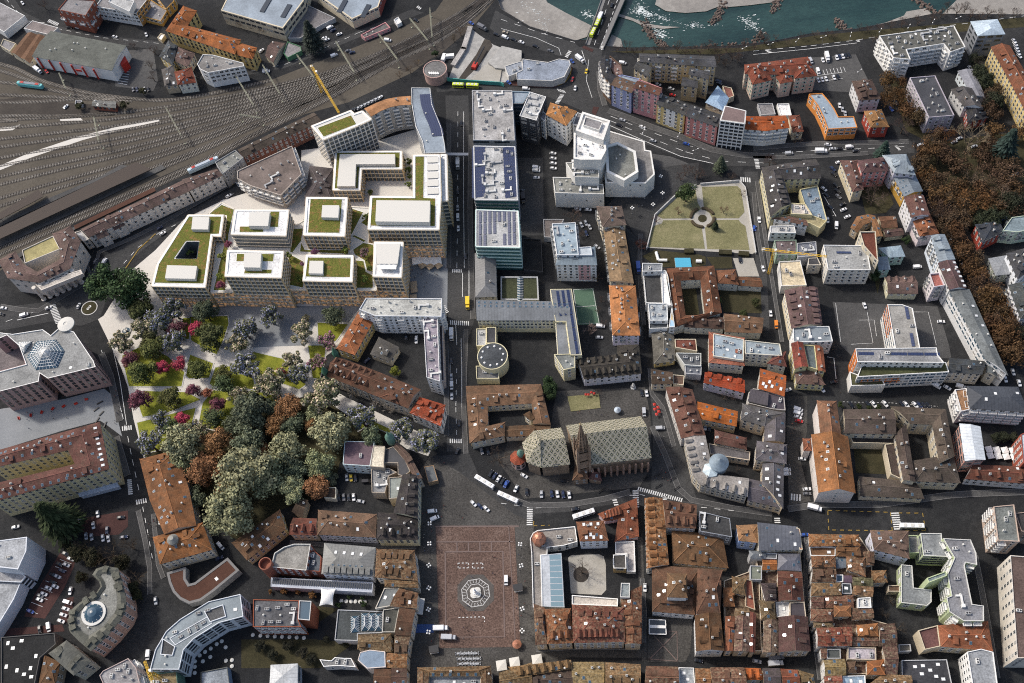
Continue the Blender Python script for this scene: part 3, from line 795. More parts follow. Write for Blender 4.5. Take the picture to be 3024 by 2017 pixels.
tinted('sleeper',.9,.05,.5,.6,1.3,color=(.27,.25,.22));tinted('rail',.5,.05,.5,.7,1.2,color=(.06,.05,.042),metal=.4)
def gantry(a,b,h,label,col=(.33,.34,.26)):
 a,b=Vector(a),Vector(b);c=(a+b)/2;d=b-a;L=d.length;o=empty('catenary_gantry',(c.x,c.y,0),math.atan2(d.y,d.x));tag(o,label,'catenary gantry','catenary gantries')
 for s in (-1,1):
  m=MB();m.box((s*L/2,0,0),1.1,1.1,.5,0,0)
  for q in (-.3,.3):m.tube((s*L/2+q,0,.5),(s*L/2+q*.6,0,h),.10,.08,5)
  for z in range(1,int(h)):m.tube((s*L/2-.3,0,z),(s*L/2+.3,0,z+.9),.05,.05,4)
  link('mast',m.mesh('mast','lattice'),o)
 m=MB()
 for y in (-.3,.3):
  for z in (h-.9,h-.1):m.tube((-L/2,y,z),(L/2,y,z),.09,.09,4)
  x=-L/2
  while x < L/2-1:m.tube((x,y,h-.9),(x+1,y,h-.1),.06,.06,4);x += 1
 x=-L/2
 while x < L/2-1:m.tube((x,-.3,h-.1),(x+1,.3,h-.1),.06,.06,4);x += 1
 link('beam',m.mesh('beam','lattice'),o)
tinted('lattice',.7,.2,1,.8,1.2,color=(.30,.30,.22))

# the place, in metres: x to the right, y ahead, z up; outlines as decimetre steps
GROUND=[('ground','asphalt',0,['-9000 -2000 22000 0 0 6824 -8825 0 -425 41 -570 141 -528 -21 -309 26 -271 -13 -274 17 -685 140 -151 51 -112 89 -80 10 -285 204 -175 218 -47 384 -600 6889 -8663 0']),
('river','river_green',-4,['-1500 3500 16500 0 0 13500 -16500 0']),
('gravel_bank','gravel',-3.6,['244 6025 25 -201 41 -70 176 -217 297 -195 80 16 49 101 -155 167 -111 133 -31 177']),
('gravel_bar','gravel',-3.6,['1480 5779 -92 -219 61 -79 128 -50 144 -17 106 31 43 -24 152 -16 162 -9 209 21 39 134']),
('gravel_spit','gravel',-3.6,['1109 5508 93 -68 67 -73 120 -51 127 -12 -122 39 -104 48 -76 69 -85 67']),
('gravel_spit','gravel',-3.6,['964 5222 71 119 54 -58 -1 -90']),
('sand_bank','gravel',-3.6,['2652 5018 220 16 139 36 28 33 137 2 22 -73 -140 -35 -165 -18 -198 1']),
('sand_bank','gravel',-3.6,['3348 5093 121 93 493 -117 -91 -228 -439 91 -171 96']),
('river_foam','foam',-3.88,['1167 5510 113 109 42 -34 19 -69 77 -65 107 -106 -105 42 -89 43 -43 -59 0 87 -66 39','1301 5326 42 4 51 -26 35 -79 -63 -12 -38 29','1544 5300 44 36 47 -11 27 -41 -80 -10','1921 5331 44 -20 43 -55 39 -50 -27 -72 -51 68 -34 53','1709 5296 29 17 40 -67 -51 23','847 5614 59 4 51 -48 -16 -54 -55 36']),
('shallow_stream','foam',-3.52,['399 5853 51 -61 71 -28 55 -79 36 -85 3 -36 -54 30 -28 83 -59 56','573 5562 34 -19 -11 -44 -22 17']),
('railway_ballast','ballast',.036,['-3298 4036 669 418 482 228 542 189 467 165 303 42 468 182 217 174 237 163 205 251 143 221 -361 87 -230 -338 -329 -146 -446 -137 -501 -149 -307 -39 -369 23 -405 106 -323 177 -303 217 -414 261']),
('railway_dirt','ballast_dark',.094,['-3482 5548 447 -122 560 -81 121 26 -376 112 -387 152 -379 29']),
('railway_dirt','ballast_dark',.096,['-571 5369 192 83 238 206 228 -62 -257 -213 -256 -110']),
('gravel_strip','pale_paving',.138,['-3261 5016 215 78 353 80 239 27 301 12 9 -23 -300 -23 -230 -34 -360 -85 -222 -73']),
('gravel_strip','pale_paving',.14,['-3300 5374 106 -7 64 7 -52 -42 -115 15']),
('gravel_strip','pale_paving',.142,['-2852 5362 148 -21 18 -26 -161 30']),
('platform','asphalt_pale',.7,['-3208 4362 484 193 552 207 54 29 32 -37 -604 -254 -512 -194']),
('platform','asphalt_pale',.7,['-3227 4525 288 113 416 139 129 72 48 -20 -236 -99 -639 -253']),
('platform','asphalt_pale',.7,['-3187 4176 258 111 248 98 515 209 12 -22 -525 -215 -504 -218']),
('plaza','pale_paving',.076,['-2479 3640 34 19 165 313 143 123 181 210 133 55 132 51 152 27 203 -35 148 115 14 203 490 -29 298 51 158 -224 -37 -410 -80 -747 -174 2 -311 92 -122 -254 -148 -91 -71 -133 183 -155 245 -184 235 -173 -50 -90 -116 66 -101 107 -114 78 -143 98 -200 9 -153 -83 -399 45 -373 -47 -69 257 -43 220 -48 142 -72 168']),
('street_plaza','grey_paving',.131,['-557 3743 254 -60 -46 -383 -40 -1 -204 128']),
('water_plaza','grey_paving',.133,['-1746 3600 885 -180 -83 -99 -201 38 -62 -147 -573 83 -52 263']),  # shade of the blocks painted in as grey over the pale plaza
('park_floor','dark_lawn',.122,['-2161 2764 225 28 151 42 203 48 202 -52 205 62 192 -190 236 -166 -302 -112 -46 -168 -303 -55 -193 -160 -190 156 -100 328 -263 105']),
('lawn_kerb','kerbstone',.26,['-1908 3554 238 -41 8 -57 -39 -133 -39 -80 -22 12 -141 122']),
('lawn','lawn_green',.3,['-1902 3546 227 -39 7 -55 -39 -123 -34 -78 -21 12 -134 114']),
('lawn_kerb','kerbstone',.26,['-1905 3286 150 -92 -24 -101 -132 20 -19 25']),
('lawn','lawn_green',.3,['-1901 3278 139 -86 -23 -93 -120 18 -18 23']),
('lawn_kerb','kerbstone',.26,['-2322 3353 129 53 159 -106 108 -137 -17 -97 -325 59 -27 107']),
('lawn','lawn_green',.3,['-2314 3348 124 49 150 -101 106 -131 -15 -94 -313 59 -26 102']),
('lawn_kerb','kerbstone',.26,['-1754 3169 95 -7 143 -121 6 -73 -90 22 -175 51 -14 19']),
('lawn','lawn_green',.3,['-1748 3162 89 -9 136 -111 6 -70 -88 24 -163 46 -14 18']),
('lawn_kerb','kerbstone',.26,['-2178 3088 267 -58 83 -68 -214 -59 -136 5 -24 68']),
('lawn','lawn_green',.3,['-2171 3082 253 -55 83 -64 -209 -52 -128 1 -22 64']),
('lawn_kerb','kerbstone',.26,['-2211 2884 355 35 -24 -110 -106 -44 -73 -86 -109 -7']),
('lawn','lawn_green',.3,['-2204 2880 342 35 -25 -107 -106 -40 -64 -82 -105 -10']),
('lawn_kerb','kerbstone',.26,['-1829 2941 63 76 248 -55 134 -104 -204 -88 -142 -34 -123 55']),
('lawn','lawn_green',.3,['-1822 2937 61 73 237 -52 132 -100 -202 -81 -133 -35 -120 51']),
('lawn_kerb','kerbstone',.26,['-1196 3216 109 -21 -8 -116 -40 -117 -43 16']),
('lawn','lawn_green',.3,['-1193 3207 103 -19 -12 -108 -33 -110 -40 15']),
('lawn_kerb','kerbstone',.26,['-1136 3363 195 -52 -82 -112 -113 32']),
('lawn','lawn_green',.3,['-1130 3356 182 -47 -79 -102 -102 27']),
('lawn_kerb','kerbstone',.26,['-1544 3239 201 -86 132 -211 -42 -24 -294 175']),
('lawn','lawn_green',.3,['-1537 3233 191 -88 129 -198 -42 -23 -280 168']),
('lawn_kerb','kerbstone',.26,['-1547 2979 180 -82 -37 -71 -145 28']),
('lawn','lawn_green',.3,['-1541 2973 167 -77 -35 -64 -134 24']),
('lawn_kerb','kerbstone',.26,['-891 2675 152 -106 -19 -23 -118 83']),
('lawn','lawn_green',.3,['-885 2670 140 -99 -18 -19 -106 74']),
('lawn_kerb','kerbstone',.26,['-985 2745 59 6 42 -138 -53 -22']),
('lawn','lawn_green',.3,['-980 2738 53 5 38 -124 -47 -20']),
('lawn_kerb','kerbstone',.26,['-1950 3556 48 -10 -5 -163 -63 4']),
('lawn','lawn_green',.3,['-1948 3546 43 -8 -5 -147 -56 3']),
('square','cobbles',.039,['-769 1232 102 556 48 487 65 93 145 -105 270 -300 96 -65 -90 -629 147 -67 -11 -62 -778 19']),
('porphyry_square','porphyry',.098,['-560 1965 415 -68 -59 -628 -403 60']),
('square_apron','apron',.135,['-306 1522 -61 -45 -76 12 -47 63 9 79 61 47 77 -13 47 -65']),
('church_square','cobbles',.041,['202 2643 493 -65 -9 -187 -51 -283 -92 -112 -615 42 -96 213 58 142 245 41']),
('church_lawn','winter_lawn',.3,['257 2598 176 -15 -7 -89 -166 8']),
('park_gravel','pale_gravel',.078,['895 3504 98 226 192 151 107 20 31 7 234 -26 24 -55 -59 -483 -20 -9']),
('park_lawn','winter_lawn',.151,['1007 3727 180 130 96 20 -10 -106 9 -51 -46 -27 -25 -30 -176 33']),
('park_lawn','winter_lawn',.153,['1326 3886 215 -38 14 -30 -21 -174 -46 -38 -157 32 -6 42 -26 34']),
('park_lawn','winter_lawn',.155,['960 3643 17 10 48 8 12 22 175 -34 12 -38 30 -28 -18 -157 -326 81']),
('park_lawn','winter_lawn',.157,['1273 3580 33 16 25 29 153 -30 10 -30 19 -23 -20 -176 -244 56']),
('fountain_ring','dark_lawn',.149,['1300 3643 -3 -7 -4 -6 -6 -5 -6 -3 -7 -2 -7 0 -6 3 -6 4 -4 5 -3 7 -1 7 1 8 2 7 5 6 5 5 7 3 7 2 6 -1 7 -2 6 -4 4 -6 3 -6 1 -8']),
('sports_court','court',.1,['408 3296 121 -17 -7 -250 -128 17']),
('school_yard','asphalt_pale',.043,['1864 2922 564 -141 -24 -255 -16 -81 -514 97 -50 94']),
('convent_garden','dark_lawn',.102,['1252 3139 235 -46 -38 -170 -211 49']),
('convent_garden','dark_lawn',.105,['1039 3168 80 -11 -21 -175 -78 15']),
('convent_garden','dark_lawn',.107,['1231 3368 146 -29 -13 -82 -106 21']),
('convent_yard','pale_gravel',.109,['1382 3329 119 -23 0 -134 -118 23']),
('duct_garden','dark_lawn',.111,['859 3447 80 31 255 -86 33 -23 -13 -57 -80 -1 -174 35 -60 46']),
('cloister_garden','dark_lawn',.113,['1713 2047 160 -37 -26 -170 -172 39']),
('site_floor','site_ground',.116,['-139 5136 54 130 85 138 65 197 45 -74 100 -137 176 -141 -13 -86 -132 -139']),
('pit_slope','ballast_dark',.144,['81 5329 73 130 38 -20 9 -59 -109 -154 -118 -115 -47 10']),
('university_plaza','grey_paving',.118,['-3072 3122 426 -5 235 26 44 -47 79 -288 -85 82 -50 44 -221 -25 -397 -64']),
('courtyard_gravel','pale_gravel',.12,['105 1680 19 10 141 -19 22 -16 2 -43 -22 -130 -29 -22 -151 33']),
('tree_pit','ballast_dark',.146,['195 1574 -3 -10 -6 -9 -8 -7 -9 -5 -10 -3 -11 1 -10 3 -9 5 -7 8 -4 9 -3 11 1 10 3 11 6 9 7 7 10 5 10 3 10 -1 10 -3 9 -5 7 -8 5 -10 2 -10']),
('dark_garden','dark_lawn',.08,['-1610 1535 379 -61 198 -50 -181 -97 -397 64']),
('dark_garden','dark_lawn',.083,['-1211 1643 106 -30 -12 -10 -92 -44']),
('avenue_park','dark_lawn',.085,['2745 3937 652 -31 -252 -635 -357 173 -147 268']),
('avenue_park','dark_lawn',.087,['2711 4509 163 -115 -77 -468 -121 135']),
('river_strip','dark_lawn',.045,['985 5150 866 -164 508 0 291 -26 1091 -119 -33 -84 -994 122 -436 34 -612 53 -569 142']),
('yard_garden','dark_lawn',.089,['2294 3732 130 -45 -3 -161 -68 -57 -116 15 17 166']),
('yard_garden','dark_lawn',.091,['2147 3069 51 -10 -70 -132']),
('car_park_bays','red_ground',.047,['-2598 2164 87 -66 -4 -25 -42 -107 -93 -152 -113 30 45 111 65 115']),
('car_park_bays','red_ground',.05,['-2540 1906 37 1 -3 -135 -73 6']),
('car_park_bays','red_ground',.052,['-2861 1794 307 -26 15 -39 -318 28']),
('car_park_bays','red_ground',.054,['-2522 2343 179 3 109 1 5 -94 -49 -38 -186 18']),
('plot_parking','asphalt_pale',.056,['2279 4797 293 -35 8 -244 -158 -68 -224 70']),
('yard_paving','asphalt_pale',.058,['-2399 5929 186 -20 45 -330 -30 -93 -276 106 -4 68']),
('red_lane','red_ground',.124,['823 5244 59 -55 -16 -19 -62 56']),
('red_lane','red_ground',.127,['785 4683 36 -14 -35 -64 -22 26']),
('red_lane','red_ground',.129,['692 5091 22 -38 -22 -60 -51 -63 -75 -26 -129 28 -158 57 -5 44 166 -78 123 -24 66 23 49 53']),
('mid_green','asphalt_pale',.061,['1059 4219 137 -58 137 -115 -39 -169 -206 61 -19 116']),
('road','asphalt_mid',.01,['-175 4995 154 -34 -65 -634 -79 -766 -31 -360 -63 -147 -73 -441 -16 -248 -107 20 56 388 48 458 43 410 80 716']),  # roads lying out of shade: their extra brightness is put into the colour
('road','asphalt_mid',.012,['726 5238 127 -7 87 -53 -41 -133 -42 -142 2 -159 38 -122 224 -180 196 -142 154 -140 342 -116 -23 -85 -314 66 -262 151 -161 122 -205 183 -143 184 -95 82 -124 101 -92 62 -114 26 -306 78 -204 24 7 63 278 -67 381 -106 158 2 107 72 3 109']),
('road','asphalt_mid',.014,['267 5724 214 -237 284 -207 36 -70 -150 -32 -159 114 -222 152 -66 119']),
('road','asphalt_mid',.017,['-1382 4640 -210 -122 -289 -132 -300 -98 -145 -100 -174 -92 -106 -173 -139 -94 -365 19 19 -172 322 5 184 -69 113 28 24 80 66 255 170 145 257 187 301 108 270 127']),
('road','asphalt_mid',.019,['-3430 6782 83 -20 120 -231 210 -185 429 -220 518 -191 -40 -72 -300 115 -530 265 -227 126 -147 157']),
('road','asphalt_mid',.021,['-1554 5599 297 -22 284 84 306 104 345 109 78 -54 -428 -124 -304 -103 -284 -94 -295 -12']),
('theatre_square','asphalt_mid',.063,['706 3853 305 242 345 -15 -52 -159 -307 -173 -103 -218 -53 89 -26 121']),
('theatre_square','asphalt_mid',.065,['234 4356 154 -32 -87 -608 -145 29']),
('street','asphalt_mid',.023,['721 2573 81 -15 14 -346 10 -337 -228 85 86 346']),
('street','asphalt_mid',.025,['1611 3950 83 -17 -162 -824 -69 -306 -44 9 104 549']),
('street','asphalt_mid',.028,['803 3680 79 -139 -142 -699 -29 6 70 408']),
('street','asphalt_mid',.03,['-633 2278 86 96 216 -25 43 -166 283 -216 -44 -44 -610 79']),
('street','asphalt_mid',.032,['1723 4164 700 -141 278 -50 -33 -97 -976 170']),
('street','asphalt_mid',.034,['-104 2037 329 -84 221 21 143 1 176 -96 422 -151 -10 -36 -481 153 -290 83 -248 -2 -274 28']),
('church_square','cobbles',.067,['1450 2380 104 -20 -62 -214 -78 -109 -12 -269 -118 -6 89 350']),
('court_square','cobbles',.069,['444 1313 222 -36 -53 -167 -32 -41 -182 29']),
('lane_paving','cobbles',.072,['-137 1253 520 -79 -10 -52 -343 58 -309 13']),
('lane_paving','cobbles',.074,['476 1729 27 -4 -61 -379 -45 -245 -25 4'])]
PAVEMENTS=[('-178 4745 -74 -667 -56 -488',2.4),('-44 4614 -76 -563 -52 -488 -34 -360',2.6),('-370 3219 -34 -369 -41 -375',2.4),('-255 3141 -43 -288 -31 -218 -21 -283',2.2),('875 4627 114 -86 130 -109 170 -126 168 -143 180 -82 172 -50',4),('880 4984 -23 -166 4 -146',3),('-2443 3389 65 -171 44 -185 27 -126',3.5),('-2322 2814 47 -153 31 -105',3),('-179 2077 131 -83 213 -30 186 0 139 15',2.6),('683 2335 33 -173 29 -208 51 -74 196 -80 196 -66',2.6),('1274 1745 157 -2 311 -54 358 -11 375 -47',3),('1711 4118 360 -38 349 -65 244 -43',3),('1692 4046 316 -58 387 -54',2.5),('-2549 3947 -197 -109 -118 -63 -247 82',3),('-2600 4153 65 -209 32 207 176 56 221 94 453 230',2.5),('-2176 2338 47 -188 29 -147 6 -152',2.2),('-2091 2303 17 -136 21 -159 30 -81',2),('-132 1245 227 -24 274 -49',2),('458 1510 -22 -163 -35 -156',1.6),('1326 1593 -98 -342 -2 -140 -37 -227',1.4),('745 2688 -21 -160 39 -94 11 -241',2),('-1344 2009 222 -51 450 -89',1.8),('882 3611 -64 -278 -47 -358',1.8),('1626 3781 -62 -343 -24 -249',1.8),('1667 3864 -56 -400 -67 -503 -33 -244',1.8),('2115 1351 -46 -259 -65 -329',2.4)]
LINES=[('-107 4833 -90 -766 -62 -487',.2,(4,5),0),('-69 4824 -91 -765 -54 -488',.2,None,0),('-268 4081 -44 -395',.2,None,0),('-228 3540 -21 -173 38 -7 23 189',.25,None,0),('-311 3191 -10 -147',.2,None,0),('-389 2794 20 172 18 -3',.2,None,0),('-339 2891 -34 -248 -16 -185',.2,(3,4),0),('-291 3084 -48 -448',.2,None,0),('881 4575 164 -136 257 -204 264 -143 237 -84',.2,(5,6),0),('873 4536 194 -172 223 -184 195 -119 310 -84',.2,(5,6),0),('859 4499 231 -209 163 -141 185 -97',.25,None,0),('922 4591 199 -149 230 -159',.3,None,1),('1132 5628 -205 -435',.25,(3,3),0),('1076 5641 -196 -438',.2,(5,5),0),('283 5533 224 -143 141 -134 5 -68',.2,None,0),('295 5624 258 -199 213 -140',.2,(5,6),0),('830 5104 -49 -184 10 -160',.2,None,0),('799 5199 8 -134',.25,None,0),('584 4916 59 24 41 56 18 60',.5,None,1),('-3367 6690 95 -148 110 -138 126 -41',.2,(4,4),0),('-2943 6280 356 -178 432 -159',.2,(4,4),0),('1697 4064 358 -38 351 -56 280 -41',.2,(4,5),0),('1925 4937 383 -38 310 -16 471 1 656 -31',.2,(4,4),0),('1917 4906 384 -33 309 -16',.2,None,0),('-1506 5520 247 12 284 95 264 101 212 45',.2,(4,4),0),('-2445 3414 91 -255 58 -201 41 -156 33 -150 48 -205',.2,(4,4),0),('-2392 3485 71 -293 56 -314',.2,None,0),('-2151 2353 31 -139 38 -189',.2,(3,4),0),('-2989 3732 193 13',.3,None,0),('-2794 3813 -70 -38 -233 -48',.2,(4,4),0),('-2382 3975 132 162 146 98 261 96 227 124',.25,(3,4),0),('-2324 3990 75 128 108 106',.4,None,1),('-2260 4379 348 51 282 96',.3,None,1),('-198 2034 179 -58 244 -23 187 7 124 -2 166 -88 485 -141',.2,(3,4),0),('1472 1703 308 -64 -22 -96 -311 57 25 103',.25,(2,2),1),('1818 1629 119 -22 -16 -92 -118 20',.25,(2,2),1),('-40 1905 -7 -25 85 -11',.25,(2,2),1),('411 3291 114 -16 -7 -239 -121 15 14 240',.15,None,0),('402 3171 121 -16',.15,None,0),('1877 2908 -47 -252',.15,None,0),('2033 2818 -31 -202 -120 15',.15,None,0),('1973 2775 82 -15 -20 -104',.15,None,0),('2284 2770 81 -16 -29 -215',.15,None,0),('2029 3688 31 -185 -18 12',.2,None,0),('1728 2578 35 -14 -26 -129',.2,None,0),('1732 2292 251 -53 232 -64',.15,(1,1),0),('2278 4675 -1 -42',.2,None,0),('2301 4674 -1 -42',.2,None,0),('2324 4673 -1 -42',.2,None,0),('2347 4672 -1 -42',.2,None,0),('2370 4671 -1 -42',.2,None,0),('2393 4670 -1 -42',.2,None,0),('2416 4669 -2 -42',.2,None,0),('2439 4668 -2 -42',.2,None,0),('2461 4667 -1 -42',.2,None,0),('2261 4631 179 -8',.2,None,0),('2262 4579 162 -10',.2,None,0),('-2476 5773 103 -40',.25,None,0),('-2473 5747 97 -39',.25,None,0),('-2470 5721 92 -37',.25,None,0),('-2467 5696 87 -37',.25,None,0),('-2464 5670 82 -35',.25,None,0),('-2461 5645 76 -34',.25,None,0),('-2458 5619 71 -32',.25,None,0),('-2754 1880 65 -35',.15,None,0),('-2731 1915 65 -36',.15,None,0),('-2709 1950 65 -36',.15,None,0),('-2686 1985 65 -36',.15,None,0),('-2663 2020 66 -36',.15,None,0),('-2639 2055 65 -36',.15,None,0),('-2616 2091 65 -36',.15,None,0),('-2593 2127 66 -37',.15,None,0),('-524 1818 299 -49 -52 -438 -293 46 46 441',.5,None,2),('-458 1861 -4 -50',.4,None,2),('-398 1851 -4 -50',.4,None,2),('-338 1840 -5 -49',.4,None,2),('-278 1830 -5 -50',.4,None,2),('-569 1880 405 -67',.4,None,2),('-561 1965 439 -74',.5,None,2),('-465 1746 54 -8 -2 -26 -54 8 2 26',.25,(1,1),0),('-391 1733 54 -8 -2 -26 -53 8 1 26',.25,(1,1),0),('-495 1465 131 -18 -3 -26',.25,(1,1),0),('435 1243 137 -23 -29 -142 -136 33',.3,None,2),('410 1108 161 110',.3,None,2),('454 1222 89 -144',.3,None,2),('-176 1899 -53 -623',.3,None,2)]
ZEBRAS=['-2799 3798 60 -148 -17 154','-2293 2872 62 -2 -58 -27','-2246 2532 12 -97 13 95','-2191 2400 63 3 -58 -31','-288 3579 64 -14 -67 -10','-342 3220 115 -30 -117 0','-358 3331 18 -57 -40 48','-429 2458 71 -14 -73 -12','539 1999 220 -106 -231 87','504 1985 -17 -100 48 95','-64 1989 -18 -105 48 100','387 1965 6 -54 17 53','653 1924 -8 -37 31 35','1313 1825 54 -16 -65 -19','1781 1636 -13 -95 53 90','1193 1710 -6 -32 35 27','573 4892 50 -30 -40 1','614 4825 -50 -73 23 82','710 5220 -39 -56 58 40','934 5213 -5 -43 25 39','1696 4045 -10 -92 36 87','2606 3992 26 -6 -29 -20','2567 3956 14 -44 3 43','-3013 6397 83 -65 -97 38','1576 3913 64 -21 -71 -15','2646 3400 22 -56 6 55','-1760 6311 0 0 2 -13','-274 5899 26 -36 -40 21','-1623 4539 27 -49 -10 52','2004 4925 19 -32 5 32','2610 4884 5 -23 15 24','-2061 2264 1 -34 24 29']
BANK='4175 4824 -425 41 -570 141 -528 -21 -309 26 -271 -13 -274 17 -685 140 -151 51 -112 89 -80 10 -285 204 -175 218 -47 384'
d=dict;M='mottled';L='metal'
